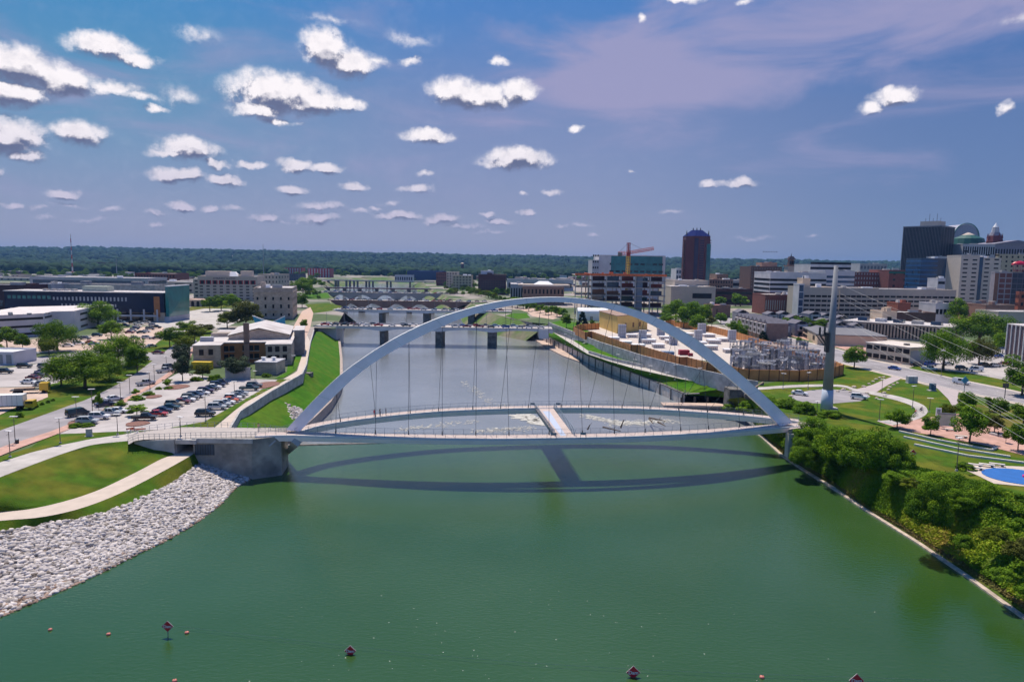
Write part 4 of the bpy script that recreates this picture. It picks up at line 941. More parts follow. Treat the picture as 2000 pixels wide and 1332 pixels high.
m = MB(); m.box(x3, x4 + .6, Yb + 27, Yb + 46, G - 1, zt + 2.2); m.build('east_block', mat('shaded_stone', (.27, .245, .235), .9, .2, .6), t, sub=Lb)
MB().box(x3 - .2, x4 + .9, Yb + 26.8, Yb + 46.2, zt + 2.2, zt + 2.5).build('east_roof', roof_lt, t, sub=Lb)
for a, b in ((x0 + .5, x0 + 5),): MB().box(a, b, Yb + 12, Yb + 15, zt, zt + 1.6).build('roof_house', grey_w, t, sub=Lb)
MB().box(x0 + 2, x0 + 9, Yb + 28, Yb + 34, zt, zt + 1.4).build('roof_house', limestone, t, sub=Lb)
wnm = winb; frm = mat('window_surround', (.46, .42, .39), .8, .05)
def bigwin(px, py, yy, w=1.55, hh=2.1):
    c = AT(px, py, yy); o = part('window', pane(wnm), t, (c.x - Lb.x, yy - Lb.y - .02, c.z - G), 0, (w, 1, hh))
    s = MB().box(-w / 2 - .15, w / 2 + .15, -.22, .05, -hh / 2 - .25, -hh / 2).build('window_sill', frm, t, loc=(c.x - Lb.x, yy - Lb.y, c.z - G))
for px in (392, 409): bigwin(px, 689, Yb)
for px in (438, 449, 460): bigwin(px, 683, Yb + 7.8, 1.7, 2.0); 
for px in (484, 495, 506): bigwin(px, 683, Yb + 7.8, 1.7, 2.0)
for px in (438, 449, 460, 484, 495, 506): bigwin(px, 699, Yb + 7.8, 1.7, 1.8)
for px in (519, 533, 547.5): bigwin(px, 687, Yb); bigwin(px, 704.5, Yb)
# service block in front
a = AT(498, 708, Yb - 14)
t = thing('service_block', 'small grey stone service block with rooftop vents in front of the old limestone building', 'outbuilding', (a.x, Yb - 14, G)); L0 = t.location
MB().box(0, 7.2, 0, 9, -1, 4.2).build('wall', limestone, t); MB().box(-.2, 7.4, -.2, 9.2, 4.2, 4.5).build('roof', grey_w, t)
for x in (1.5, 5): MB().tube((x, 4, 4.5), (x, 4, 5.3), .5, n=10).tube((x, 4, 5.3), (x, 4, 5.6), .9, n=10).build('roof_vent', white, t)
a = P(440, 741); b = P(490, 741)
t = thing('yard_wall', 'tall grey concrete yard wall at the back edge of the car park', 'wall', (a.x, a.y, G)); MB().box(0, b.x - a.x, 0, .6, -.5, 4.0).build('wall_panel', conc, t)
a = P(374, 722); t = thing('yellow_container', 'bright yellow container box behind the hedge by the limestone building', 'container', (a.x, a.y, G))
m = MB(); m.box(0, 6.6, 0, 2.6, .1, 2.6)
for k in range(16): m.box(.2 + k * .4, .35 + k * .4, -.06, 0, .3, 2.45)
m.build('body', mat('yellow_steel', (.62, .42, .01), .5, .08), t); MB().box(-.05, 6.65, -.05, 2.65, 2.6, 2.7).build('lid', mat('yellow_steel', (.62, .42, .01)), t)
# blue and teal sails behind
for k, (p, lab) in enumerate([([(493, 617), (528, 630), (528, 644), (503, 643)], 'left blue curved sail roof behind the limestone building'), ([(533, 629), (556, 618), (557, 642), (533, 642)], 'right blue curved sail roof behind the limestone building')]):
    v = [AT(x, y, 345) for x, y in p]; v2 = [q + Vector((0, .6, 0)) for q in v]
    t = thing('sail_canopy', lab, 'canopy', v[3], 0); m = MB().add(v + v2, [(0, 1, 2, 3), (7, 6, 5, 4), (0, 4, 5, 1), (1, 5, 6, 2), (2, 6, 7, 3), (3, 7, 4, 0)]); m.build('sail', mat('sail_blue', (.03, .30, .50), .4, .2, .2), t, sub=t.location)
    MB().bar(v[0] + Vector((0, -.1, .1)), v[1] + Vector((0, -.1, .1)), .5, .4).build('sail_edge', white, t, sub=t.location)
    m = MB(); m.tube((v[3].x + 1, v[3].y + .3, G), (v[3].x + 1, v[3].y + .3, v[3].z + 1), .3); m.build('mast', grey_met, t, sub=t.location)

# --- square stone police-like building ---
t, w, h = bld('stone_building', 'square pale stone building with cornice and small square windows on the left bank', 498, 568, 564, 450, 44, limestone, roof_lt,
    [('f', 'grid', 1, 5, winb, dict(wf=.24, hf=.42, z0=11.3, z1=16)), ('f', 'grid', 1, 5, winb, dict(wf=.26, hf=.5, z0=6.0, z1=11)), ('f', 'grid', 1, 5, winb, dict(wf=.22, hf=.35, z0=0.6, z1=5.5)),
     ('r', 'grid', 3, 5, winb, dict(wf=.3, hf=.4, z0=1, z1=15.5))], units=2, rz=.24)
MB().box(-w / 2 - .5, w / 2 + .5, -.5, 44.3, h - 2.6, h - 2.0).build('cornice', limestone, t)
MB().box(-w / 2 + 4, -w / 2 + 7, 6, 9, h, h + 4).build('chimney', limestone, t)
MB().box(-4, 4, -.9, 0, 5.6, 6.0).build('balcony', limestone, t)
# --- hotel with red top storey ---
redw = mat('red_panel', (.36, .03, .035), .6, .1)
t, w, h = bld('hotel', 'big beige hotel block with a band of dark red panels under the roof and lettering', 391, 498, 541, 640, 40, cream, roof_lt,
    [('f', 'grid', 5, 9, winb, dict(wf=.5, hf=.38, z0=1, z1=15.2)), ('r', 'grid', 6, 4, winb, dict(wf=.4, hf=.4, z0=1, z1=17)), ('f', 'grid', 1, 9, redw, dict(wf=.82, hf=.92, z0=15.6, z1=19.6, x0=.02, x1=.98))], units=3, rz=.2)
for j in range(9): win_rect(t, -w / 2 + w * .02 + w * .96 * (j + .5) / 9, -.06, 17.5, w * .96 / 9 * .5, 3.3, 'f', winb)
c = bpy.data.curves.new('txt', 'FONT'); c.body = 'EMBASSY SUITES'; c.size = 2.0; c.extrude = .08; c.align_x = 'CENTER'
tmp = bpy.data.objects.new('tmp', c); COL.objects.link(tmp); bpy.context.view_layer.update()
me = bpy.data.meshes.new_from_object(tmp); bpy.data.objects.remove(tmp); me.materials.clear(); me.materials.append(mat('sign_blue', (.03, .03, .08), .5, .05))
sl = bpy.data.objects.new('sign_lettering', me); COL.objects.link(sl); sl.parent = t; sl.location = (-3, -.2, 20.4); sl.rotation_euler = (PI / 2, 0, 0); sl.scale = (1.35, 1, 1)
MB().box(-w / 2 + 5, -w / 2 + 26, 8, 22, h, h + 5).build('penthouse', cream, t); MB().box(w / 2 - 16, w / 2 - 6, 8, 20, h, h + 5.5).build('penthouse', cream, t)
MB().taper(-6, 8, 8, 22, h, h + 4.5, .5).build('penthouse_roof', white, t)
def arches(t, w, n, z, m=winb, face=0):
    for j in range(n):
        x = -w / 2 + w * (j + .5) / n; r = w / n * .28; a_ = [(x - r, 0), (x + r, 0)] + [(x + r * math.cos(q), z + r * math.sin(q)) for q in [PI * k / 6 for k in range(7)]]
        mm = MB(); k = len(a_); mm.add([(p[0], -.1, p[1]) for p in a_] + [(p[0], .1, p[1]) for p in a_], [tuple(range(k)), tuple(range(k, 2 * k))[::-1]] + [(i, (i + 1) % k, k + (i + 1) % k, k + i) for i in range(k)])
        mm.build('arched_window', m, t)
t, w, h = bld('arcade_wing', 'low beige wing with arched openings and tan roof left of the hotel', 350, 402, 587, 560, 26, cream, mat('roof_tan', (.52, .36, .28)), [], units=0)
arches(t, w, 5, 3.2)
bld('hotel_annex', 'narrow beige stair block attached at the left of the hotel', 377, 389, 547, 655, 20, cream, roof_lt, [('f', 'grid', 5, 1, winb, dict(wf=.45, hf=.4, z0=2, z1=20))], units=0)
bld('beige_block', 'beige block with cornice just behind the right end of the hotel', 503, 543, 537, 800, 40, cream, roof_lt, [('f', 'grid', 4, 6, winb, dict(wf=.3, hf=.45)), ('r', 'grid', 4, 4, winb, dict(wf=.3, hf=.45))], units=2)
bld('low_building', 'low red and cream building between the dark parking deck and the hotel', 352, 376, 548, 820, 30, cream, roof_lt, [('f', 'grid', 3, 5, winb, dict(wf=.4, hf=.4))], units=1)
# --- long navy building on columns with teal glass wing ---
Yn = 420; a = AT(8, 571, Yn); b = AT(319, 571, Yn); zt = AT(160, 571, Yn).z; w = b.x - a.x; h = zt - G
t = thing('navy_office', 'long dark navy office building raised on white columns with a teal glass end', 'building', (a.x, Yn, G)); L0 = t.location
MB().box(0, w, 0, 20, 5.6, h).build('wall', navy, t); MB().box(1, w - 6, 5, 20, 0, 5.6).build('ground_floor_wall', glass, t)
MB().box(-.4, w + .6, -.6, 20.4, h, h + .5).build('roof', roof_lt, t)
cnt = [0]
pw = mat('pale_blind', (.36, .38, .42), .5, .1)
for i in range(20): part('window', pane(pw), t, (w * (.31 + .62 * i / 26), 0, h - 4.0), 0, (1.0, 1, 2.4 - (.6 if i < 5 else 0)))
for i in range(14): part('window', pane(pw), t, (w * (.36 + .62 * i / 24), 0, h - 8.0), 0, (.9, 1, 1.8))
for i in range(9): part('window', pane(glassteal), t, (w * (.03 + .25 * i / 8), 0, h - 3.4), 0, (2.0, 1, 2.0))
for i in range(12): MB().box(w * (i + .5) / 12 - .45, w * (i + .5) / 12 + .45, -.7, -.05, 0, 7.5).build('column', white_w, t)
MB().box(w * .2, w - 4, -.5, -.1, 3.0, 4.1).build('balcony_band', white_w, t)
MB().box(w - 6, w - 2.5, -.3, .0, 3, h - 2).build('orange_panel', orange_wall, t)
MB().box(w - 7, w, .5, 19, 0, 5.6).build('corner_wall', beige, t)
tl = AT(322, 560, Yn - 1); tb = AT(349, 557, Yn + 24)
m = MB(); z1, z2 = tl.z - G, tb.z - G; xa, xb = tl.x - a.x, tb.x - a.x
m.add([(xa, -1, 3.2), (xa + .8, 25, 3.2), (xa + .8, 25, z2), (xa, -1, z1), (xa + 4 - 4 + .2 + 2, 25, 3.2), (xa + 2, -1, 3.2), (xa + 2, -1, z1), (xa + 2.8, 25, z2)], [(0, 1, 2, 3), (0, 3, 6, 5), (5, 6, 7, 4), (3, 2, 7, 6), (0, 5, 4, 1), (1, 4, 7, 2)])
m.build('teal_wing', glassteal, t)
m = MB(); m.add([(xa + 2.0, -1.1, z1), (xa + 2.8, 25.1, z2), (xa + 2.8, 25.1, z2 + .5), (xa + 2.0, -1.1, z1 + .5), (xa - .1, -1.1, z1), (xa + .7, 25.1, z2), (xa + .7, 25.1, z2 + .5), (xa - .1, -1.1, z1 + .5)], [(0, 1, 2, 3), (4, 7, 6, 5), (3, 2, 6, 7), (0, 3, 7, 4), (1, 5, 6, 2)])
m.build('wing_coping', white, t); MB().box(xa - 1, xa + 2.2, -1, 25, 0, 3.2).build('wing_base', grey_w, t)
MB().box(w * .46, w * .62, 5, 12, h + .5, h + 3.6).build('roof_house', mat('pale_green', (.42, .45, .38)), t)
for i in range(5): MB().box(w * (.2 + .045 * i), w * (.2 + .045 * i) + 2.5, 6, 9, h + .5, h + 1.6).build('rooftop_unit', conc_lt, t)
# --- white low building, far left ---
pts = PP([(-90, 668), (88, 656), (104, 651), (147, 649.5), (173, 641)], G); Yw = pts[1].y
zt = AT(88, 612, Yw).z; poly = [(p.x, p.y) for p in pts] + [(pts[4].x - 3, pts[4].y + 30), (pts[0].x - 20, pts[0].y + 70)]
t = thing('white_office', 'low white office building with black window bands at the left edge of the photo', 'building', (pts[0].x, pts[0].y, G)); L0 = t.location
MB().prism(poly, G - 1, zt - .3).build('wall', white_w, t, sub=L0); MB().prism([(x, y) for x, y in poly], zt - .3, zt).build('roof', mat('roof_white', (.62, .57, .56), .9, .1, .3), t, sub=L0)
def band(p, q, s0, s1, zc, hh, nm='window_band'):
    u = (q - p); u.z = 0; n = Vector((u.y, -u.x, 0)).normalized() * .06
    A = p + u * s0; B = p + u * s1; m = MB(); v = [Vector((A.x, A.y, zc - hh / 2)), Vector((B.x, B.y, zc - hh / 2)), Vector((B.x, B.y, zc + hh / 2)), Vector((A.x, A.y, zc + hh / 2))]
    m.add([x + n for x in v] + [x - n for x in v], [(0, 1, 2, 3), (7, 6, 5, 4), (0, 4, 5, 1), (1, 5, 6, 2), (2, 6, 7, 3), (3, 7, 4, 0)]); m.build(nm, winb, t, sub=L0)
for zc in (zt - 2.3, zt - 6.0, zt - 9.6): band(pts[0], pts[1], .02, .99, zc, 1.1)
for zc in (zt - 2.2, zt - 6.0): band(pts[1], pts[2], .1, .95, zc, 1.1)
for zc in (zt - 2.4, zt - 5.6, zt - 9.0): band(pts[3], pts[4], .42, .95, zc, 1.1)
for k in range(6): MB().box(-3 + k * 6, -1.8 + k * 6, 14 + (k % 3) * 4, 15.5 + (k % 3) * 4, zt - G, zt - G + .9).build('rooftop_unit', grey_met, t)
a = P(-60, 700); b = P(24, 712)
t, w, h = bld('louvred_building', 'small pale building with grey louvred doors at the left edge', -60, 25, 690, P(10, 713).y, 12, white_w, white, [('f', 'grid', 1, 5, grey_met, dict(wf=.6, hf=.8))], units=0)

# --- generic list ---
W = winb; GB = glassblue; GT = glassteal
LIST = [
 ('long_building', 'long low glass fronted building with flat grey roof behind the navy office', 58, 288, 543, 700, 40, grey_w, roof_lt, [('f', 'ribbon', 2, 1, GB, dict(wf=.95, hf=.45)), ('r', 'ribbon', 2, 1, GB, dict(wf=.9, hf=.45))]),
 ('parking_deck', 'long open parking deck with dark roof edge behind the navy office', 95, 303, 557, 520, 30, conc, mat('deck_dark', (.10, .09, .10)), [('f', 'ribbon', 1, 1, W, dict(wf=.97, hf=.5, z0=8, z1=14)), ('f', 'grid', 1, 14, GB, dict(wf=.7, hf=.5, z0=2, z1=8))]),  # black band paints the shade inside the open deck, not glazing
 ('glass_shed', 'small glazed block with slanted white roof edge left of the parking deck', 64, 100, 556, 505, 20, grey_w, white, [('f', 'grid', 1, 4, GT, dict(wf=.8, hf=.7))]),
 ('brick_building', 'dark red brick block with pale stair tower behind the left parking deck', 263, 341, 535, 900, 40, brick_r, roof_lt, [('f', 'grid', 3, 14, W, dict(wf=.4, hf=.4))]),
 ('pale_garage', 'pale low parking garage with open levels left of the hotel', 288, 376, 551, 780, 40, cream, roof_lt, [('f', 'ribbon', 2, 1, W, dict(wf=.95, hf=.4)),]),  # black bands stand for shade within the open levels
 ('brick_building', 'purplish brick low building at the left edge behind the navy office', -60, 46, 558, 480, 30, brick_d, roof_dk, [('f', 'grid', 1, 8, GB, dict(wf=.5, hf=.5, z0=2, z1=10))]),
 ('cream_block', 'small cream two storey block near the left edge below the woods', 22, 37, 537, 1150, 30, cream, roof_lt, [('f', 'grid', 2, 2, W, dict(wf=.3, hf=.3))]),
 ('cream_wing', 'low cream wing right of the small cream block near the left edge', -40, 60, 543, 1100, 30, cream, roof_lt, [('f', 'grid', 1, 8, W, dict(wf=.3, hf=.4))]),
 ('far_slab', 'dark brown slab with a pale stair end standing in the far woods at left', 187, 212, 513, 2100, 30, brick_d, roof_dk, [('f', 'grid', 4, 6, W, dict(wf=.5, hf=.4))]),
 ('far_slab', 'pale grey stair end of the slab standing in the far woods at left', 178, 187, 514, 2090, 30, grey_w, roof_lt, []),
 ('apartment_block', 'left of the two far red and white apartment blocks', 554, 589, 524, 1700, 30, redw, roof_dk, [('f', 'grid', 3, 7, grey_w, dict(wf=.4, hf=.9))]),
 ('apartment_block', 'right of the two far red and white apartment blocks near the highway bridge', 601, 645, 525, 1600, 30, redw, roof_dk, [('f', 'grid', 3, 8, grey_w, dict(wf=.35, hf=.9))]),
 ('dark_hall', 'long dark low hall beyond the beige block on the left bank', 543, 588, 536, 1300, 30, mat('dark_hall_wall', (.05, .06, .09)), roof_dk, [('f', 'grid', 2, 9, GB, dict(wf=.6, hf=.4))]),
 ('blue_roof_hall', 'wide far hall with a blue roof above the river bridges', 795, 866, 530, 1500, 60, mat('blue_hall', (.02, .04, .12)), mat('blue_roof', (.03, .09, .42)), []),
 ('low_building', 'low building with pale roof in front of the blue roofed hall', 771, 806, 538, 1350, 20, grey_w, roof_lt, [('f', 'grid', 1, 8, W, dict(wf=.5, hf=.5))]),
 ('brick_building', 'dark red brick warehouse right of the blue roofed hall', 852, 872, 533, 1150, 40, brick_r, roof_dk, [('f', 'grid', 4, 5, W, dict(wf=.4, hf=.45)), ('l', 'grid', 4, 6, W, dict(wf=.4, hf=.45))]),
 ('stone_building', 'tall pale pinkish apartment building with a white roof beyond the right bank', 872, 893, 532, 1050, 40, cream, white, [('f', 'grid', 6, 4, W, dict(wf=.45, hf=.5)), ('l', 'grid', 6, 5, W, dict(wf=.45, hf=.5))]),
 ('beige_block', 'cream apartment building beside the purple brown brick block', 884, 921, 539, 1000, 30, mat('cream_yellow', (.46, .38, .27)), roof_lt, [('f', 'grid', 5, 6, W, dict(wf=.45, hf=.45)), ('l', 'grid', 5, 3, W, dict(wf=.4, hf=.45))]),
 ('brick_block', 'purple brown brick block with many windows on the right bank', 934, 988, 537, 850, 50, brick_d, roof_dk, [('f', 'grid', 6, 11, mat('plum_window', (.03, .03, .05), .2), dict(wf=.6, hf=.55, z0=1, z1=18)), ('l', 'grid', 6, 6, W, dict(wf=.5, hf=.5))]),
 ('rooftop_block', 'pale block showing above the purple brown brick building', 939, 963, 530, 890, 20, white_w, white, []),
 ('grey_temple', 'grey classical stone building with pilasters beside the reddish civic hall', 997, 1022, 556, 700, 60, grey_w, roof_lt, [('f', 'grid', 1, 5, W, dict(wf=.5, hf=.6)), ('l', 'grid', 2, 14, W, dict(wf=.4, hf=.5))]),
 ('civic_hall', 'reddish stone civic hall with white domed roof lights behind the arch crown', 1022, 1102, 561, 650, 50, brick_t, roof_lt, [('f', 'grid', 2, 11, W, dict(wf=.42, hf=.5)), ('l', 'grid', 2, 8, W, dict(wf=.4, hf=.5))]),
 ('low_grey_hall', 'long low grey roofed range behind the civic hall', 990, 1120, 547, 1000, 40, grey_w, roof_dk, [('f', 'ribbon', 1, 1, W, dict(wf=.95, hf=.4))]),
 ('glass_court', 'white framed court building with large teal glass front behind the crane', 1170, 1300, 500, 760, 50, white_w, roof_lt, [('f', 'ribbon', 1, 1, GT, dict(wf=.90, hf=.98, z0=26, z1=50, x0=.14, x1=1.0)), ('f', 'grid', 2, 9, W, dict(wf=.7, hf=.28, z0=28, z1=44, x0=.15, x1=.98))]),
 ('office_wing', 'lower pale wing left of the white framed court building', 1157, 1170, 509, 755, 40, grey_w, roof_lt, [('f', 'grid', 4, 3, W, dict(wf=.6, hf=.35, z0=26, z1=52))]),
 ('concrete_office', 'blocky pale concrete office with black window slots below the brick tower', 1311, 1398, 561, 600, 50, cream, roof_lt, [('f', 'grid', 1, 1, W, dict(wf=.98, hf=.32, z0=6, z1=20, x0=.48, x1=.92))]),
 ('concrete_tower_block', 'upper setback of the pale concrete office with a small window strip', 1318, 1384, 549, 640, 40, cream, roof_lt, [('f', 'grid', 1, 1, GB, dict(wf=.9, hf=.5, z0=17, z1=23, x0=.6, x1=.95))]),
 ('grid_block', 'small white block with blue window grid left of the brick tower', 1321, 1341, 526, 900, 30, white_w, roof_lt, [('f', 'grid', 5, 4, GB, dict(wf=.7, hf=.6))]),
 ('brown_block', 'brown office block just right of the brick tower foot', 1386, 1432, 547, 760, 40, brick_t, roof_lt, [('f', 'grid', 5, 9, W, dict(wf=.4, hf=.5)), ('l', 'grid', 5, 6, W, dict(wf=.4, hf=.5))]),
 ('brown_block', 'smaller brown rooftop block above the office right of the brick tower', 1400, 1422, 537, 820, 30, brick_t, roof_lt, [('f', 'grid', 3, 4, W, dict(wf=.4, hf=.4))]),
 ('flat_store', 'wide flat blue grey store building between the brown blocks and the brick hotel', 1425, 1464, 548, 900, 40, grey_w, roof_lt, [('f', 'ribbon', 2, 1, W, dict(wf=.9, hf=.4))]),
 ('brick_hotel', 'tall brown brick building with stone penthouse at the near end of the skyline', 1467, 1527, 522, 820, 40, brick_b, roof_lt, [('f', 'grid', 11, 12, mat('tan_window', (.30, .24, .2), .4), dict(wf=.28, hf=.42)), ('l', 'grid', 11, 5, W, dict(wf=.28, hf=.42))]),
 ('brick_penthouse', 'stone penthouse block on top of the tall brown brick building', 1488, 1518, 514, 835, 20, brick_t, roof_lt, [('f', 'grid', 1, 6, W, dict(wf=.3, hf=.4, z0=56, z1=59))]),
 ('low_dark_building', 'long low dark purple building below the brick hotel', 1398, 1474, 565, 700, 30, brick_d, roof_dk, [('f', 'ribbon', 2, 1, W, dict(wf=.95, hf=.35))]),
 ('brick_house', 'low red brick building with pale gable roof before the striped office', 1495, 1548, 577, 560, 30, brick_r, roof_lt, [('f', 'grid', 1, 12, mat('pale_sash', (.4, .36, .36)), dict(wf=.4, hf=.5))]),
 ('brick_house', 'taller right end of the low red brick building before the striped office', 1546, 1563, 580, 550, 30, brick_r, white, [('f', 'grid', 2, 2, W, dict(wf=.4, hf=.4))]),
 ('grey_office', 'pale grey office block with penthouse right of the white striped offices', 1680, 1733, 516, 900, 40, grey_w, roof_lt, [('f', 'grid', 5, 8, mat('slate_window', (.12, .14, .2), .3), dict(wf=.6, hf=.45))]),
 ('red_brick_office', 'red brick office with arched pale windows below the dark tower', 1670, 1735, 533, 720, 40, brick_r, roof_lt, [('f', 'grid', 5, 12, mat('pale_sash', (.4, .36, .36)), dict(wf=.42, hf=.5, z0=12, z1=36)), ]),
 ('red_brick_office', 'red brick office with a green cornice band left of the blue glass cube', 1737, 1800, 529, 700, 40, brick_r, roof_lt, [('f', 'grid', 6, 3, W, dict(wf=.22, hf=.35)), ('f', 'grid', 7, 3, mat('pale_sash', (.4, .36, .36)), dict(wf=.4, hf=.5, x0=.62, x1=1))]),
 ('brick_house', 'small orange red brick block with a plain side in front of the long garage', 1754, 1779, 593, 470, 14, mat('orange_brick', (.34, .10, .06)), roof_lt, []),
 ('white_frame_building', 'white framed low building before the garage', 1828, 1858, 594, 480, 20, white_w, roof_lt, [('f', 'grid', 1, 4, W, dict(wf=.7, hf=.5, z0=6, z1=13))]),
 ('brick_row', 'long low brown brick row at the foot of the beige tower', 1885, 1945, 594, 520, 20, brick_t, roof_dk, [('f', 'ribbon', 1, 1, W, dict(wf=.9, hf=.35))]),
 ('brick_row', 'low orange brick building below the red signed building', 1925, 1990, 597, 500, 20, brick_t, roof_dk, [('f', 'grid', 1, 5, W, dict(wf=.3, hf=.5))]),
 ('orange_building', 'orange brick corner building with cream bands at the right edge', 1991, 2060, 572, 440, 3, mat('orange_brick', (.34, .10, .06)), cream, [('l', 'grid', 5, 4, W, dict(wf=.35, hf=.45)), ('f', 'grid', 5, 5, W, dict(wf=.35, hf=.45))]),
 ('cream_house', 'cream flat block with rooftop machines above the big dark tree', 1950, 2060, 611, 400, 20, cream, roof_lt, [('f', 'grid', 1, 6, W, dict(wf=.3, hf=.4, z0=5, z1=9))]),
 ('beige_tall_block', 'yellowish block with dark slots standing above the red roof sign', 1950, 2040, 498, 700, 4, mat('cream_yellow', (.46, .38, .27)), roof_lt, [('f', 'grid', 12, 8, W, dict(wf=.3, hf=.45))]),
 ('rooftop_hall', 'beige flat block with a corner cabin at the left of the long pilaster building', 1724, 1752, 610, 400, 14, beige, roof_lt, [('f', 'grid', 1, 1, W, dict(wf=.3, hf=.5, z0=8, z1=12))]),
 ('brown_flat_block', 'long brown flat building behind the pilaster building', 1750, 1828, 612, 420, 16, brick_b, roof_lt, []),
 ('brown_house', 'brown windowless block at the left end of the townhouses', 1392, 1427, 598, 520, 24, mat('brown_plain', (.20, .115, .09)), mat('roof_redbrown', (.26, .12, .10)), [('f', 'grid', 1, 1, W, dict(wf=.5, hf=.5, x0=.2, x1=.3))]),
 ('striped_office', 'white office block with five long window bands in front', 1505, 1558, 533, 600, 40, white_w, roof_lt, [('f', 'ribbon', 7, 1, winb, dict(wf=1.0, hf=.5, z0=2, z1=30)), ('l', 'ribbon', 7, 1, winb, dict(wf=.96, hf=.5, z0=2, z1=30))]),
 ('striped_office', 'middle white banded office block with dark glass joints', 1558, 1615, 534, 604, 40, white_w, roof_lt, [('f', 'ribbon', 7, 1, GB, dict(wf=1.0, hf=.5, z0=2, z1=30, x0=.0, x1=.35)), ('f', 'ribbon', 7, 1, winb, dict(wf=.98, hf=.5, z0=2, z1=30, x0=.36, x1=1))]),
 ('striped_office', 'upper white banded office block set behind the lower ones', 1583, 1662, 518, 700, 40, white_w, roof_lt, [('f', 'ribbon', 9, 1, winb, dict(wf=1.0, hf=.48, z0=2, z1=46))]),
 ('striped_office', 'right hand white banded office block beside the red brick office', 1612, 1670, 531, 640, 40, white_w, roof_lt, [('f', 'ribbon', 7, 1, GB, dict(wf=1.0, hf=.5, z0=2, z1=33))]),
 ('parking_garage', 'long pale parking garage with open decks left of the steel pole', 1571, 1640, 563, 500, 30, cream, roof_lt, [('f', 'grid', 6, 6, W, dict(wf=.86, hf=.45, z0=0, z1=20)),]),  # black panes here and in the next two are painted shade of open decks
 ('parking_garage', 'long pale parking garage with open decks right of the steel pole', 1641, 1716, 564, 505, 30, cream, roof_lt, [('f', 'grid', 6, 7, W, dict(wf=.86, hf=.45, z0=0, z1=20))]),
 ('parking_garage', 'pale parking garage with open decks in front of the blue glass cube', 1716, 1868, 567, 510, 30, cream, roof_lt, [('f', 'grid', 6, 13, W, dict(wf=.84, hf=.42, z0=0, z1=20))]),
 ('stair_tower', 'slim dark glass stair tower at the left end of the parking garage', 1561, 1571, 556, 498, 10, white_w, roof_lt, [('f', 'grid', 5, 1, GB, dict(wf=.8, hf=.85))]),
 ('stair_tower', 'cream stair block standing on the parking garage left of the pole', 1568, 1583, 545, 520, 10, beige, roof_lt, []),
 ('blue_glass_cube', 'blue mirrored glass office cube left of the beige tower', 1800, 1849, 506, 620, 24, GB, roof_dk, [('f', 'ribbon', 12, 1, mat('blue_panel', (.02, .10, .25), .15, .2), dict(wf=1.0, hf=.3, x1=.66)), ('l', 'ribbon', 12, 1, mat('blue_panel', (.02, .10, .25)), dict(wf=.98, hf=.3))]),
 ('small_office', 'small white block with black window bands beside the beige tower', 1832, 1847, 545, 560, 14, white_w, roof_lt, [('f', 'ribbon', 5, 1, W, dict(wf=.85, hf=.35))]),
 ('beige_tower', 'beige tower with a blank left face and columns of small windows', 1878, 1914, 500, 600, 20, mat('tower_beige', (.60, .51, .43), .85, .06), roof_lt, [('f', 'grid', 14, 2, W, dict(wf=.5, hf=.32, z0=5, z1=57)), ]),
 ('beige_tower', 'second windowed beige shaft right of the dark glass slot', 1920, 1956, 505, 605, 30, mat('tower_beige', (.60, .51, .43)), roof_lt, [('f', 'grid', 13, 2, W, dict(wf=.5, hf=.32, z0=5, z1=54))]),
 ('glass_slot', 'dark blue glass slot between the two beige tower shafts', 1913, 1921, 503, 604, 28, GB, roof_dk, []),
 ('loft_building', 'brick loft building with white window frames below the red roof sign', 1944, 1978, 533, 540, 5, mat('loft_wall', (.40, .34, .36)), roof_dk, [('f', 'grid', 9, 2, brick_r, dict(wf=.82, hf=.78, x0=.25)), ('f', 'grid', 9, 1, mat('loft_brown', (.30, .13, .08)), dict(wf=1, hf=1, x1=.22))]),
 ('loft_building', 'dark plum gridded loft building at the right edge', 1978, 2040, 534, 541, 5, mat('loft_dark', (.15, .12, .16)), roof_dk, [('f', 'grid', 9, 6, mat('plum_window', (.03, .03, .05)), dict(wf=.86, hf=.84))]),
 ('arcade_tower_top', 'grey stone building with a row of tall arched openings under its eaves', 1881, 1944, 478, 780, 40, grey_w, white, [('f', 'grid', 1, 14, W, dict(wf=.55, hf=.85, z0=56, z1=66))]),
 ('arcade_tower_top', 'darker grey building with low gabled roof at the top right', 1944, 2030, 478, 782, 40, mat('slate_wall', (.22, .21, .27)), mat('slate_roof', (.20, .19, .25)), [('f', 'grid', 1, 16, W, dict(wf=.5, hf=.8, z0=56, z1=64))]),
 ('link_building', 'blue flat roofed link at the foot of the dark tower', 1830, 1865, 502, 760, 20, grey_w, GB, []),
]
BT = {}
for it in LIST:
    nm, lab, a_, b_, yt, Yd, dp, wm, rm, wins = it
    small = Yd > 1000 or (b_ - a_) < 14
    BT[lab] = bld(nm, lab, a_, b_, yt, Yd, dp, wm, rm, wins, units=0 if small else 2)
t, w, h = BT['reddish stone civic hall with white domed roof lights behind the arch crown']
MB().taper(-12, 14, 14, 34, h, h + 5, .35).build('roof_lantern', white, t); MB().box(-24, 26, 10, 38, h, h + 2).build('attic_storey', cream, t)
t, w, h = BT['beige tower with a blank left face and columns of small windows']
t, w, h = BT['red brick office with a green cornice band left of the blue glass cube']
MB().box(-w / 2 - .3, w / 2 + .3, -.4, 0, h - 3, h - 1).build('green_cornice', mat('green_cornice', (.02, .14, .11)), t)
t, w, h = BT['darker grey building with low gabled roof at the top right']
m = MB(); m.add([(-w / 2 - 1, -1, h + .6), (w / 2 + 1, -1, h + .6), (w * .0, -1, h + 5), (-w / 2 - 1, 41, h + .6), (w / 2 + 1, 41, h + .6), (0, 41, h + 5)], [(0, 1, 2), (5, 4, 3), (0, 2, 5, 3), (1, 4, 5, 2), (0, 3, 4, 1)]); m.build('gable_roof', mat('slate_roof', (.20, .19, .25)), t)

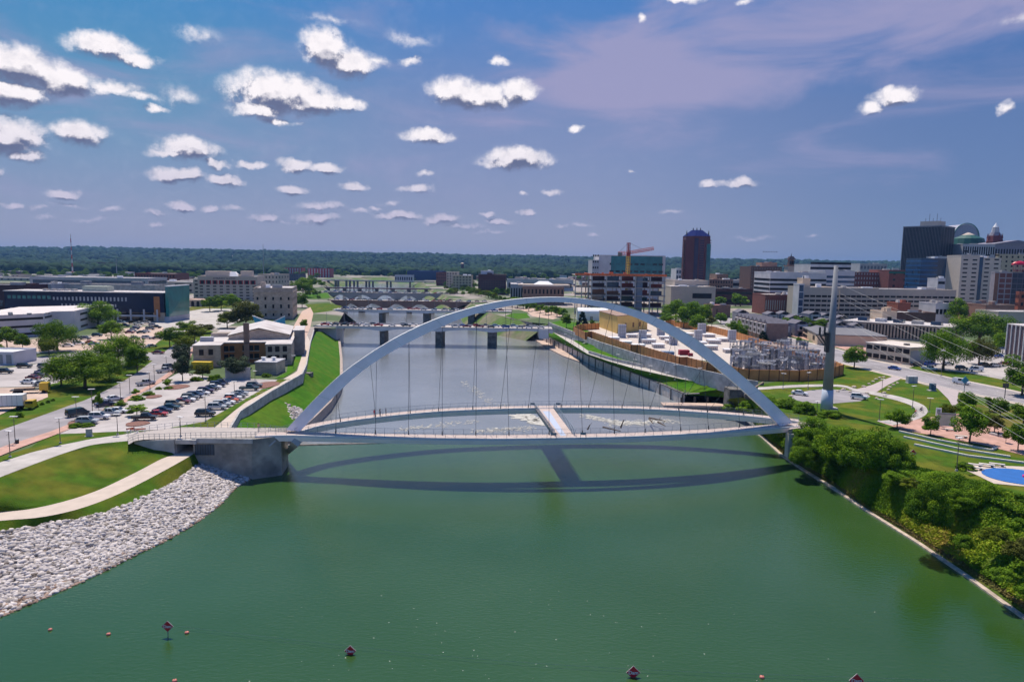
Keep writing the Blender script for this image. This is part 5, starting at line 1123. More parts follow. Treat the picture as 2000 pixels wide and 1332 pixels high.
# --- construction building ---
Yc = P(1215, 616).y; a = AT(1155, 600, Yc); b = AT(1297, 600, Yc); zs = [AT(1225, y, Yc).z for y in (600, 588, 577, 562, 549, 538)]
t = thing('construction_frame', 'unfinished concrete frame building with orange safety netting round its top floor', 'construction site', (a.x, Yc, G)); L0 = t.location
w = b.x - a.x; dpc = 46
slabm = mat('slab_concrete', (.42, .34, .30), .9, .15, .3)
for i, z in enumerate(zs): MB().box(-1, w + 1, 0, dpc, z - G - .45, z - G).build('floor_slab', slabm, t)
for i in range(6):
    for j in (0, 1, 2):
        x = w * i / 5; y = .6 + j * (dpc - 2) / 2; MB().box(x - .45, x + .45, y, y + .9, 0, zs[-1] - G - .45).build('column', mat('column_concrete', (.44, .42, .42)), t)
net = mat('orange_net', (.70, .15, .05), .8, .2, .6)
MB().box(-1.2, w + 1.2, -.3, -.1, zs[-1] - G - .6, zs[-1] - G + 1.1).build('safety_net', net, t)
MB().box(-1.4, -1.2, -.1, dpc, zs[-1] - G - .6, zs[-1] - G + 1.1).build('safety_net', net, t)
for i in range(5):
    for k in range(5):
        if random.random() < .95:
            MB().box(w * i / 5 + .6, w * (i + 1) / 5 - .6, 8, 8.4, zs[k] - G, zs[k] - G + random.uniform(2.2, 4.2)).build('infill_panel', random.choice([brick_d, mat('brown_board', (.24, .12, .07)), glassblue, mat('red_sheet', (.30, .07, .05))]), t)  # infill boards, also packed in dark to paint shade inside the open floors
MB().box(w * .62, w * .70, 2, 8, 0, zs[-1] - G - .5).build('lift_core', mat('core_blue', (.20, .24, .32)), t)
for i in range(9): MB().box(w * (.05 + .1 * i), w * (.05 + .1 * i) + random.uniform(1, 4), 6, 9, zs[-1] - G, zs[-1] - G + random.uniform(.6, 2.2)).build('material_stack', random.choice([beige, net, grey_met]), t)
aw = AT(1122, 600, Yc + 6); m = MB()
for i in range(5): m.box(aw.x - a.x, -1.45, 6, 40, zs[5 - i] - G - .45, zs[5 - i] - G)
MB().box(aw.x - a.x, -1.45, 5.8, 6, zs[5] - G - .5, zs[5] - G + 1.0).build('safety_net', net, t)
m.build('side_slab', slabm, t)
for i in range(3): MB().box(aw.x - a.x + i * 5, aw.x - a.x + i * 5 + .7, 6.2, 7, 0, zs[5] - G - .5).build('column', mat('column_concrete', (.44, .42, .42)), t)
# --- tower crane ---
q = AT(1226, 535, Yc + 12); zc = AT(1226, 494, Yc + 12).z; ztop = AT(1226, 474, Yc + 12).z
t = thing('tower_crane', 'red tower crane with a yellow lower mast rising from the unfinished building', 'crane', (q.x, q.y, G)); L0 = t.location
def lattice(m, p, q, w, n, r=.12):
    p = Vector(p); q = Vector(q); d = q - p; u = d.orthogonal().normalized() * w / 2; v = d.cross(u).normalized() * w / 2; cs = [u + v, u - v, -u - v, -u + v]
    for c in cs: m.tube(p + c, q + c, r, n=4)
    for i in range(n):
        A = p + d * i / n; B = p + d * (i + 1) / n
        for k in range(4): m.tube(A + cs[k], B + cs[(k + 1) % 4], r * .7, n=3)
    return m
lattice(MB(), (0, 0, 0), (0, 0, AT(1226, 500, Yc + 12).z - G), 2.2, 22, .2).build('mast', mat('crane_yellow', (.62, .40, .02), .5), t)
redc = mat('crane_red', (.34, .03, .03), .5)
lattice(MB(), (0, 0, AT(1226, 500, Yc + 12).z - G), (0, 0, ztop - G), 1.8, 6, .22).build('tower_head', redc, t)
je = AT(1277, 485.5, Yc + 12) - L0; jb = AT(1207, 495, Yc + 12) - L0
lattice(MB(), (0, 0, zc - G), je, 1.7, 16, .18).build('jib', redc, t); lattice(MB(), (0, 0, zc - G), jb, 1.7, 4, .18).build('counter_jib', redc, t)
MB().box(jb.x, jb.x + 3, -1.3, 1.3, jb.z - 2.2, jb.z + .6).build('counterweight', conc_dk, t)
MB().box(-1.6, 1.2, -2.6, -.9, zc - G - 2.6, zc - G).build('cab', redc, t)
m = MB(); m.tube((0, 0, ztop - G), (je.x * .55, 0, zc - G + (je.z - zc + G) * .55 + 1), .09, n=4); m.tube((0, 0, ztop - G), jb, .09, n=4); m.build('stay_cable', darkmet, t)
# --- brick apartment tower with blue roof ---
q0 = AT(1343, 461, 720); q1 = AT(1391, 461, 720); zt = q0.z; w = q1.x - q0.x
t = thing('brick_tower', 'tall dark red brick apartment tower with blue pyramid roof and stacked balconies', 'tower', ((q0.x + q1.x) / 2, 720, G)); h = zt - G; r = w / 2
oc = [(-r, 6), (-r * .45, 0), (r * .45, 0), (r, 6), (r, 20), (r * .45, 26), (-r * .45, 26), (-r, 20)]
MB().prism(oc, -1, h).build('wall', mat('tower_brick', (.12, .038, .048), .8, .12, .15), t)
zr = AT(1367, 449, 720).z - G
m = MB(); k = len(oc); m.add([(x * 1.02, 13 + (y - 13) * 1.02, h) for x, y in oc] + [(x * .42, 13 + (y - 13) * .42, zr) for x, y in oc], [tuple(range(k, 2 * k))] + [(i, (i + 1) % k, k + (i + 1) % k, k + i) for i in range(k)]); m.build('blue_roof', mat('roof_royal', (.008, .018, .12), .9, spec=.1), t)
for x in (-r * .3, 0, r * .3): MB().taper(x - .8, x + .8, 12, 14, zr - 2, zr + 2.6, .3).build('finial', darkmet, t)
for sx in (-1, 1): MB().taper(sx * r * .9 - .8, sx * r * .9 + .8, 8, 10, h, h + 6, .2).build('corner_spire', darkmet, t)
nfl = 24
for i in range(nfl):
    z = 6 + (h - 8) * i / nfl
    for sx in (-1, 1): MB().box(min(sx * r, sx * (r + 1.7)), max(sx * r, sx * (r + 1.7)), 8, 14, z, z + 1.0).build('balcony', mat('balcony_dark', (.10, .05, .06)), t)
MB().box(-r * .42, r * .42 * -.2, -.12, 0, 4, h - 2).build('window_strip', mat('plum_glass', (.04, .03, .07), .2), t)
m = MB()
for i in range(nfl): m.box(r * .02, r * .38, -.1, 0, 5 + (h - 8) * i / nfl, 6.5 + (h - 8) * i / nfl)
m.build('window', mat('plum_glass', (.04, .03, .07)), t)['kind'] = 'stuff'
MB().box(r * .62, r * .98, 2.2, 6, 20, h - 8).build('glass_bay', glassteal, t)
# --- bell tower ---
q = AT(1547, 532, 850); t = thing('bell_tower', 'small stone bell tower with domed lantern peeping over the white banded offices', 'tower', (q.x, 850, G)); z1 = AT(1547, 520, 850).z - G
MB().box(-5.5, 5.5, 0, 11, 0, z1).build('wall', cream, t)
MB().box(-6.3, 6.3, -.8, 11.8, z1, z1 + 1).build('cornice', brick_t, t)
MB().tube((0, 5.5, z1 + 1), (0, 5.5, z1 + 8), 4.4, 3.9, n=8).build('belfry', brick_t, t)
for k in range(3): MB().box(-3.0 + k * 2.2, -1.6 + k * 2.2, 1.0, 1.9, z1 + 2, z1 + 6.5).build('arched_window', winb, t); MB().taper(-4.5, 4.5, 1.2, 9.8, z1 + 8, z1 + 12, .45).build('dome', mat('dome_dark', (.12, .09, .12)), t)
MB().tube((0, 5.5, z1 + 12), (0, 5.5, z1 + 16), .7, .1).build('spire', darkmet, t)
# --- dark ribbed tower ---
F0 = AT(1765, 445, 800); th_ = math.radians(-50); dx_ = Vector((math.cos(th_), math.sin(th_), 0)); dy_ = Vector((-math.sin(th_), math.cos(th_), 0))
zt = F0.z; w = 39; w2 = 43; h = zt - G
t = thing('dark_office_tower', 'broad dark office tower with fine pale vertical ribs, tallest block on the skyline', 'tower', (F0.x, F0.y, G), th_)
MB().box(0, w, 0, w2, 0, h).build('wall', mat('tower_glass', (.014, .014, .022), .55, .3, .1, spec=.2), t)
m = MB()
for i in range(26): x = w * (i + .5) / 26; m.box(x - .15, x + .15, -.3, 0, 0, h - .5)
for i in range(5): m.box(w, w + .2, w2 * i / 5 + 1, w2 * i / 5 + 1.3, 0, h - .5)
m.build('ribs', mat('rib_pale', (.20, .20, .235)), t)
MB().box(-.3, w + .3, -.4, w2 + .3, h, h + 1.4).build('roof_edge', mat('rib_pale', (.20, .20, .235)), t)
MB().box(w * .35, w * .85, 10, 30, h + 1.4, h + 7).build('penthouse', cream, t)
for k in range(5): MB().tube((w * (.4 + .1 * k), 20, h + 7), (w * (.4 + .1 * k), 20, h + 11 + 5 * (k % 2)), .2, n=4).build('antenna', darkmet, t)
MB().box(-.5, 0, -.3, 2.2, 0, h).build('side_fin', mat('fin_white', (.6, .6, .62)), t)
# --- arched-top tower ---
q0 = AT(1862, 470, 900); q1 = AT(1910, 470, 900); w = q1.x - q0.x; ze = AT(1886, 455, 900).z - G; zc = AT(1886, 438, 900).z - G
t = thing('round_top_tower', 'grey tower with a half round arched top behind the dark ribbed tower', 'tower', (q0.x, 900, G))
prof = [(0, 0), (w, 0), (w, ze * .93)] + [(w / 2 + w / 2 * math.cos(a_), ze * .93 + (zc - ze * .93) * math.sin(a_)) for a_ in [PI * k / 14 for k in range(1, 14)]] + [(0, ze * .93)]
m = MB(); k = len(prof); m.add([(x, 0, z) for x, z in prof] + [(x, 30, z) for x, z in prof], [tuple(range(k)), tuple(range(k, 2 * k))[::-1]] + [(i, (i + 1) % k, k + (i + 1) % k, k + i) for i in range(k)]); m.build('wall', mat('tower_grey', (.34, .34, .42)), t)
m = MB(); pr2 = [(w / 2 + w * .52 * math.cos(a_), ze * .93 + (zc - ze * .93 + 1) * math.sin(a_)) for a_ in [PI * k / 14 for k in range(0, 15)]]
for a_, b_ in zip(pr2, pr2[1:]): m.bar((a_[0], -.5, a_[1]), (b_[0], -.5, b_[1]), 1, 1.2)
m.build('arch_trim', mat('trim_green', (.10, .22, .22)), t)
m = MB(); pr3 = [(w / 2 + w * .32 * math.cos(a_), ze * .90 + (zc - ze) * .75 * math.sin(a_)) for a_ in [PI * k / 10 for k in range(0, 11)]]; k = len(pr3)
m.add([(x, -.3, z) for x, z in pr3] + [(x, .1, z) for x, z in pr3], [tuple(range(k)), tuple(range(k, 2 * k))[::-1]]); m.build('fanlight', mat('fan_tan', (.42, .34, .33)), t)
# --- green dome ---
q0 = AT(1868, 483, 830); q1 = AT(1936, 483, 830); w = q1.x - q0.x
t = thing('green_dome_building', 'broad green domed roof over teal glazing on the right skyline', 'building', ((q0.x + q1.x) / 2, 845, G)); z0 = AT(1900, 476, 830).z - G; z1 = AT(1900, 455, 830).z - G
MB().tube((2, 0, 0), (2, 0, z0), w * .42, n=16).build('drum', glassteal, t)
m = MB(); grn = mat('dome_green', (.006, .075, .055), .5)
m.tube((2, 0, z0 - 1), (2, 0, z0 + (z1 - z0) * .5), w * .46, w * .40, n=16); m.tube((2, 0, z0 + (z1 - z0) * .5), (2, 0, z1 - 2), w * .40, w * .16, n=16); m.build('dome', grn, t)
MB().tube((2, 0, z1 - 2), (2, 0, z1 + 1), w * .16, w * .03, n=12).build('dome_cap', cream, t)
# --- victorian tower top ---
q = AT(1949, 476, 800); z0 = q.z - G
t = thing('victorian_tower', 'ornate dark red tower top with a stepped grey cap and white pointed lantern', 'tower', (q.x, 800, G)); dr = mat('ornate_red', (.13, .025, .03))
MB().box(-6, 6, 0, 12, 0, z0 + 2).build('shaft', dr, t); MB().tube((0, 6, z0 + 2), (0, 6, z0 + 9), 8.5, 7, n=8).build('gallery', dr, t)
MB().tube((0, 6, z0 + 9), (0, 6, z0 + 13), 6.3, 4.6, n=8).build('belvedere', mat('slate_wall', (.22, .21, .27)), t); MB().tube((0, 6, z0 + 13), (0, 6, z0 + 19), 4, 3.4, n=8).build('drum', grey_w, t)
MB().tube((0, 6, z0 + 19), (0, 6, z0 + 24), 3, .2, n=8).build('lantern', white, t)
for k in range(8):
    an = k * PI / 4; MB().tube((7.3 * math.cos(an), 6 + 7.3 * math.sin(an), z0 + 6), (7.3 * math.cos(an), 6 + 7.3 * math.sin(an), z0 + 12), 1.0, .1, n=6).build('turret', dr, t)
# --- red roof sign ---
q = AT(1964, 528, 560); t = thing('roof_sign', 'big red umbrella shaped roof sign with red letters on a frame above the loft building', 'sign', (q.x, 545, q.z - 1.5)); t.scale = (.95, .95, .8); rsg = mat('sign_red', (.55, .004, .04), .4, .03)
m = MB(); n = 16
ring = lambda r, z: [(r * math.cos(2 * PI * k / n), r * .5 * math.sin(2 * PI * k / n), z) for k in range(n)]
rs = [ring(6.6, 7.2), ring(6.2, 8.6), ring(4.2, 10.3), ring(.3, 11.2)]
for A, B in zip(rs, rs[1:]): m.add(A + B, [(k, (k + 1) % n, n + (k + 1) % n, n + k) for k in range(n)])
m.build('umbrella_canopy', rsg, t); m = MB()
for k in range(6): m.tube((-5 + 2 * k, 0, 0), (-5 + 2 * k, 0, 7.6), .12, n=4)
m.box(-6, 6, -.1, .1, 3.0, 3.2); m.box(-6, 6, -.1, .1, 5.0, 5.2); m.build('frame', rsg, t)
c = bpy.data.curves.new('txt', 'FONT'); c.body = 'TRAVELERS'; c.size = 2.6; c.extrude = .12; c.align_x = 'CENTER'
tmp = bpy.data.objects.new('tmp', c); COL.objects.link(tmp); bpy.context.view_layer.update()
me = bpy.data.meshes.new_from_object(tmp); bpy.data.objects.remove(tmp); me.materials.clear(); me.materials.append(rsg)
sl = bpy.data.objects.new('sign_lettering', me); COL.objects.link(sl); sl.parent = t; sl.location = (0, -.5, .6); sl.rotation_euler = (PI / 2, 0, 0); sl.scale = (.85, 1, 1)

# --- right foreground offices ---
def oblique(name, lab, P0, P1, zt, dep, wm, roofm, cat='building', group=None):
    """box whose front runs between two ground points"""
    d = (P1 - P0); d.z = 0; w = d.length; rz = math.atan2(d.y, d.x); mid = (P0 + P1) / 2
    t = thing(name, lab, cat, (mid.x, mid.y, G), rz, group); h = zt - G
    MB().box(-w / 2, w / 2, 0, dep, -1, h - .3).build('wall', wm, t); MB().box(-w / 2 - .3, w / 2 + .3, -.3, dep + .3, h - .3, h + .1).build('roof', roofm, t)
    return t, w, h
p0, p1 = P(1645, 655), P(1862, 672); zz = AT(1645, 626, p0.y).z
t, w, h = oblique('pilaster_building', 'long pinkish office building with vertical pilasters and dark slots behind the low beige office', p0, p1, zz, 26, mat('pink_stone', (.50, .35, .27)), roof_lt)
facade(t, w, 26, h, 'f', 'grid', 1, 26, winb, wf=.42, hf=.8, x0=.22, x1=1, cnt=[0])
for k in range(5): MB().box(-w / 2 + 6 + k * w / 6, -w / 2 + 11 + k * w / 6, 6, 11, h, h + 2).build('rooftop_unit', random.choice([grey_w, GB, conc_lt]), t)
p0, p1 = P(1690, 700), P(1776, 713); zz = AT(1776, 679, p1.y).z
t, w, h = oblique('beige_office', 'low beige two storey office with big dark windows beside the main road', p0, p1, zz, 16, mat('beige_stone', (.58, .47, .37)), mat('roof_cream', (.62, .55, .50)))
facade(t, w, 16, h, 'f', 'grid', 2, 6, winb, wf=.8, hf=.52, cnt=[0]); facade(t, w, 16, h, 'r', 'ribbon', 1, 1, grey_w, wf=.98, hf=.6, cnt=[5])  # grey band on the right face paints its shaded side, not glass
MB().tube((w * .2, 6, h + .1), (w * .2, 6, h + .8), 1.2, n=12).build('roof_vent', conc_dk, t)
p0, p1 = P(1566, 657), P(1596, 674); zz = AT(1566, 638, p0.y).z
t, w, h = oblique('tan_shop', 'low tan building with glazed corner beside the main road behind the pole', p0, p1, zz, 32, beige, roof_dk)
facade(t, w, 32, h, 'f', 'grid', 2, 1, winb, wf=.8, hf=.6, x0=.05, x1=.4, cnt=[0]); facade(t, w, 32, h, 'f', 'grid', 1, 1, winb, wf=.8, hf=.4, x0=.7, x1=.85, cnt=[0])
p0, p1 = P(1962, 712), P(2060, 736); zz = AT(1964, 632, p0.y).z
t, w, h = oblique('ribbed_office', 'tall office slab with thin white vertical mullions at the right edge', p0, p1, zz, 20, mat('plum_facade', (.10, .07, .09), .3), roof_lt)
for k in range(12): MB().box(-w / 2 + w * k / 11 - .12, -w / 2 + w * k / 11 + .12, -.4, 0, 0, h).build('mullion', white, t)
for k in range(7): MB().box(-w / 2 - .4, -w / 2, 20 * k / 6 - .1, 20 * k / 6 + .1, 0, h).build('mullion', white, t)

# --- townhouses ---
th = thing('townhouse', 'grey townhouse with white bay window in the row facing the main road', 'house', (0, 0, -500), 0, 'townhouses in the row facing the main road')
def house(root, w, d, h, wm, bay, roofm):
    MB().box(-w / 2, w / 2, 0, d, -.5, h).build('wall', wm, root)
    MB().box(-w * .32, w * .32, -1.0, 0, 3.2, h - .5).build('bay', bay, root)
    m = MB(); m.add([(-w / 2 - .1, -.1, h), (w / 2 + .1, -.1, h), (w / 2 + .1, d, h), (-w / 2 - .1, d, h), (0, -.1, h + 2.0), (0, d, h + 2.0)], [(0, 1, 4), (2, 3, 5), (0, 4, 5, 3), (1, 2, 5, 4), (0, 3, 2, 1)]); m.build('roof', roofm, root)
    for z in (1.5, 5.0, 8.2): part('window', pane(winb), root, (0, -1.0 if z > 3 else 0, z), 0, (w * .42, 1, 1.7))
hroof = mat('house_roof', (.12, .115, .15), .85, .2, .5)
house(th, 6.4, 11, 10, mat('house_brown', (.22, .14, .12)), mat('house_bay', (.52, .49, .50)), hroof)
r0, r1 = P(1436, 648), P(1497, 667); n = 8; d = r1 - r0; rz = math.atan2(d.y, d.x)
nms = ['first', 'second', 'third', 'fourth', 'fifth', 'sixth', 'seventh', 'eighth']
for i in range(n):
    p = r0.lerp(r1, (i + .5) / n); dup(th, (p.x, p.y, G), rz, (d.length / n / 6.4, 1, .95), 'grey townhouse with pale bay, %s from the left in the row facing the main road' % nms[i])
h2 = thing('townhouse', 'x', 'house', (0, 0, -500), 0, 'grey townhouses behind the street row')
house(h2, 8, 11, 7.5, mat('house_blue', (.24, .235, .28)), mat('house_grey', (.44, .43, .46)), hroof)
for ri, (Yh, xa, xb, nm_) in enumerate([(385, 1515, 1700, 'nearest'), (425, 1455, 1690, 'middle'), (470, 1440, 1660, 'farthest')]):
    qa, qb = AT(xa, 620, Yh), AT(xb, 620, Yh); n = int((qb.x - qa.x) / 9.2)
    for i in range(n):
        u = (i + .5) / n; dup(h2, (qa.x + (qb.x - qa.x) * u, Yh + 3 * math.sin(i * 2.1 + ri), G), .12 * math.sin(i * 1.7), (1 + .12 * math.sin(i * 3), 1, .82 + .18 * math.sin(i * 2.3 + ri)),
            'grey gabled townhouse, %s from the left in the %s back row' % (str(i + 1) + ('st' if i == 0 else 'nd' if i == 1 else 'rd' if i == 2 else 'th'), nm_))
for r in (th, h2):
    for c_ in list(r.children): bpy.data.objects.remove(c_)
    bpy.data.objects.remove(r)

# --- small far buildings scattered before the woods ---
fl = MB().box(-.5, .5, 0, 1, 0, 1); 
def lowrise(lab, spots, group, mats_):
    for i, (px, py, wpx, hpx) in enumerate(spots):
        cn = {'cream_wall': 'cream', 'dark_brick': 'dark plum', 'white_wall': 'white', 'grey_wall': 'grey', 'tan_brick': 'tan brick', 'brown_brick': 'brown brick', 'red_brick': 'red brick', 'sand': 'sand coloured'}[mats_[i % len(mats_)].name]
        sz = ('wide ' if wpx > 22 else 'narrow ') + ('taller ' if hpx > (5 if hpx < 8 else 12) else 'low ')
        lab_ = sz + cn + ' ' + lab + ', ' + ['far left', 'left', 'centre', 'right', 'far right'][min(4, int(5 * (px - min(a_[0] for a_ in spots)) / (max(a_[0] for a_ in spots) - min(a_[0] for a_ in spots) + 1)))]
        q = P(px, py); Yd = q.y; w = wpx * Yd / F; h = hpx * Yd / F
        t = thing('low_building', lab_, 'building', (q.x, Yd, G), 0, group); MB().box(-w / 2, w / 2, 0, w * .6 + 8, -1, h).build('wall', mats_[i % len(mats_)], t)
        MB().box(-w / 2 - .3, w / 2 + .3, -.3, w * .6 + 8.3, h, h + .8).build('roof', roof_lt if i % 3 else roof_dk, t)
r_ = random.Random(5); sp = []
for i in range(56): sp.append((r_.uniform(-20, 540), r_.uniform(531, 545), r_.uniform(10, 30), r_.uniform(2.5, 5)))
lowrise('flat roofed building in the belt below the left woods', sp, 'low buildings below the left woods', [cream, brick_d, white_w, grey_w, brick_t])
sp = []
for i in range(95): sp.append((r_.uniform(860, 1500), r_.uniform(541, 560), r_.uniform(8, 30), r_.uniform(3, 8)))
lowrise('city building below the far hill', sp, 'low buildings before the far hill', [brick_d, grey_w, brick_b, white_w, brick_r, cream])
sp = []
for i in range(12): sp.append((r_.uniform(1640, 1960), r_.uniform(610, 628), r_.uniform(14, 34), r_.uniform(8, 16)))
lowrise('block below the right towers', sp, 'low blocks below the right towers', [brick_r, grey_w, brick_b, mat('sand', (.4, .32, .26))])
# masts on the horizon
for px, py, yt, lab, c_ in [(142, 535, 458, 'tall red and white lattice mast over the left woods', 1), (228, 532, 504, 'slim pale mast right of the red and white one', 0), (515, 530, 477, 'thin tall mast on the hill above the beige block', 0), (547, 500, 486, 'short thin mast beside the water tank on the hill', 0), (551, 500, 486, 'second short mast on the hill', 0)]:
    Yd = 1500 if py > 520 else 3800; q = AT(px, py, Yd); tz = AT(px, yt, Yd).z; t = thing('radio_mast', lab, 'mast', (q.x, Yd, G)); m = MB(); n = 10
    for k in range(n): m.tube((0, 0, (tz - G) * k / n), (0, 0, (tz - G) * (k + 1) / n), (1.9 - 1.3 * k / n) * (1 if c_ else .6), n=4, mi=k % 2 if c_ else 0)
    m.build('mast_tube', [mat('mast_red', (.35, .05, .05)), mat('mast_white', (.5, .5, .5))] if c_ else grey_met, t)
q = AT(903, 523, 1900); t = thing('chimney_stack', 'dark round brick water tower rising from the woods above the river', 'water tower', (q.x, 1900, G)); z1 = AT(903, 515, 1900).z - G
MB().tube((0, 0, 0), (0, 0, z1), 4.5, n=12).build('shaft', brick_d, t); MB().tube((0, 0, z1), (0, 0, z1 + 3), 5.4, .5, n=12).build('cap', cream, t)
# ---------------- trees and plants ----------------
def leaf_cloud(centers, radii, n, size, seed, flat=0, squash=.8):
    r = np.random.default_rng(seed); centers = np.array(centers); radii = np.array(radii); k = len(centers)
    w = radii ** 2; idx = r.choice(k, n, p=w / w.sum())
    d = r.normal(size=(n, 3)); d /= np.linalg.norm(d, axis=1)[:, None]
    rad = radii[idx] * (.55 + .5 * r.random(n) ** .6); c = centers[idx] + d * rad[:, None] * np.array([1, 1, squash])
    nm = d * .9 + r.normal(size=(n, 3)) * .55 + np.array([0, 0, .35]); nm /= np.linalg.norm(nm, axis=1)[:, None]
    t = np.cross(nm, r.normal(size=(n, 3))); t /= np.linalg.norm(t, axis=1)[:, None]; b = np.cross(nm, t)
    s = size * (.6 + .8 * r.random(n)); s1 = (t * s[:, None]); s2 = (b * (s * .62)[:, None])
    V = np.stack([c - s1, c + s2, c + s1, c - s2], 1).reshape(-1, 3)
    Fc = np.arange(n * 4).reshape(n, 4)
    cl = r.random(k); val = np.clip(.30 + .42 * (cl[idx] - .5) + .30 * (r.random(n) - .5) + .35 * (d[:, 2] * .5 + .2), 0, 1)  # random tone plus painted light: upward side of each clump coloured lighter
    return V, Fc, np.repeat(val, 4)
def leaf_mesh(name, data):
    V, Fc, val = data; me = fast_mesh(name, V, Fc, 4)
    at = me.attributes.new('tone', 'FLOAT', 'POINT'); at.data.foreach_set('value', val.astype(np.float32)); return me
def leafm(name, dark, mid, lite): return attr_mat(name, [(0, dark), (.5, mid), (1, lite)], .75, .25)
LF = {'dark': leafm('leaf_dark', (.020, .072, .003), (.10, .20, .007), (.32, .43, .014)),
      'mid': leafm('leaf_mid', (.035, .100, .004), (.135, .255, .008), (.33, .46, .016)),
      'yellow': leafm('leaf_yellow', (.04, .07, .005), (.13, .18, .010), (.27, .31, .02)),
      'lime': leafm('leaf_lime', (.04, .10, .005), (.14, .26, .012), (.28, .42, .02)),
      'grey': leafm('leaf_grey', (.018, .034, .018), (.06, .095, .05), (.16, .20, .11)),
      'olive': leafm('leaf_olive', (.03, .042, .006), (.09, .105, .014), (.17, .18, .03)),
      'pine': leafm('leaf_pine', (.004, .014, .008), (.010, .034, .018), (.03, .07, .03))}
bark = mat('bark', (.10, .075, .055), .95, .3, 3)
def crown_round(seed, n, leaf, rx=.42, z0=.13, k=52):
    r = random.Random(seed); cs, rs = [], []
    for i in range(k):
        while True:
            v = Vector((r.gauss(0, 1), r.gauss(0, 1), r.gauss(0, 1))).normalized()
            if v.z > -.75: break
        q = r.uniform(.35, .86); lump = 1 + .22 * mnoise.noise(v * 1.6 + Vector((seed, 0, 0))) * 1.6
        zr = (1 - z0) / 2; cs.append((v.x * rx * q * lump, v.y * rx * q * lump, z0 + zr + v.z * zr * q * lump)); rs.append(r.uniform(.085, .15) * (rx / .42) ** .5)
    return leaf_cloud(cs, rs, n, leaf, seed)
def crown_cone(seed, n, leaf):
    r = random.Random(seed); cs, rs = [], []
    for i in range(60):
        z = .08 + .9 * (i / 60); R_2 = .30 * (1 - (z - .05)) + .02; a = r.random() * 2 * PI; q = r.uniform(.4, .95); cs.append((math.cos(a) * R_2 * q, math.sin(a) * R_2 * q, z)); rs.append(.05 + .05 * (1 - z))
    return leaf_cloud(cs, rs, n, leaf, seed, squash=.5)
def crown_bush(seed, n, leaf, k=34):
    r = random.Random(seed); cs, rs = [], []
    for i in range(k):
        a = r.random() * 2 * PI; q = r.random() ** .5 * .46; cs.append((math.cos(a) * q, math.sin(a) * q, r.uniform(.12, .82) * (1 - (q / .5) ** 2 * .7))); rs.append(r.uniform(.10, .20))
    return leaf_cloud(cs, rs, n, leaf, seed)
def trunk_mesh(seed, h=.5, r0=.022, limbs=6):
    r = random.Random(seed); m = MB(); m.tube((0, 0, -.02), (0.01, 0, h * .55), r0, r0 * .75, n=8).tube((.01, 0, h * .55), (0, .01, h * 1.3), r0 * .75, r0 * .3, n=7)
    for i in range(limbs):
        a = i * 2 * PI / limbs + r.random(); z = h * r.uniform(.55, .9); m.tube((0.005, 0, z), (math.cos(a) * .22, math.sin(a) * .22, z + r.uniform(.12, .24)), r0 * .45, r0 * .12, n=5)
    o = m.build('trunk', bark); me = o.data; bpy.data.objects.remove(o); return me
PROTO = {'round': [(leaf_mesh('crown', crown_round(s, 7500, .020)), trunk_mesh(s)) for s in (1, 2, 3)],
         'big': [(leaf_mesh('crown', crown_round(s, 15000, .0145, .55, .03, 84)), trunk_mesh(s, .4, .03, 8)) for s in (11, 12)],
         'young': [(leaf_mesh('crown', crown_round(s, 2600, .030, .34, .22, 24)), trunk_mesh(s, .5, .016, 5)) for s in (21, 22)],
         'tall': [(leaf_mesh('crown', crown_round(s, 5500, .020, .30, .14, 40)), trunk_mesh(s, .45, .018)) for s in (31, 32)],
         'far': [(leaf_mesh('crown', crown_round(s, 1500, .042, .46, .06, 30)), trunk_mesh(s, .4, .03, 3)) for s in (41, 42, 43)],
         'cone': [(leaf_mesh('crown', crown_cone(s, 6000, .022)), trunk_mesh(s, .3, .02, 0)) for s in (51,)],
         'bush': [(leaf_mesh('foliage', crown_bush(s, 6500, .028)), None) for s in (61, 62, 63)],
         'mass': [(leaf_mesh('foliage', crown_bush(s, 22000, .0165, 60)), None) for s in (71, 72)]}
WR = {'round': .90, 'big': 1.18, 'young': .74, 'tall': .68, 'far': 1.0, 'cone': .62, 'bush': 1.08, 'mass': 1.08}
PC = [0]
def plant(px, pyb, pyt, wpx, kind, col, label, group=None, z=G, name=None):
    q = P(px, pyb, z); dist = (q - CAM).dot(Fw); h = (pyb - pyt) * dist / F; w = wpx * dist / F
    PC[0] += 1; cm, tm = PROTO[kind][PC[0] % len(PROTO[kind])]
    bush = tm is None; nm = name or ('conifer' if kind == 'cone' else 'shrub' if bush else 'tree')
    t = thing(nm, label, 'shrub' if bush else 'tree', (q.x, q.y, z), PC[0] * 1.3, group)
    sx = w / WR[kind]; t.scale = (sx, sx, h)
    o = part('foliage' if bush else 'crown', cm, t)
    if not cm.materials: cm.materials.append(LF['mid'])
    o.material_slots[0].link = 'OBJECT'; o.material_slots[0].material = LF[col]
    if tm: part('trunk', tm, t)
    return t
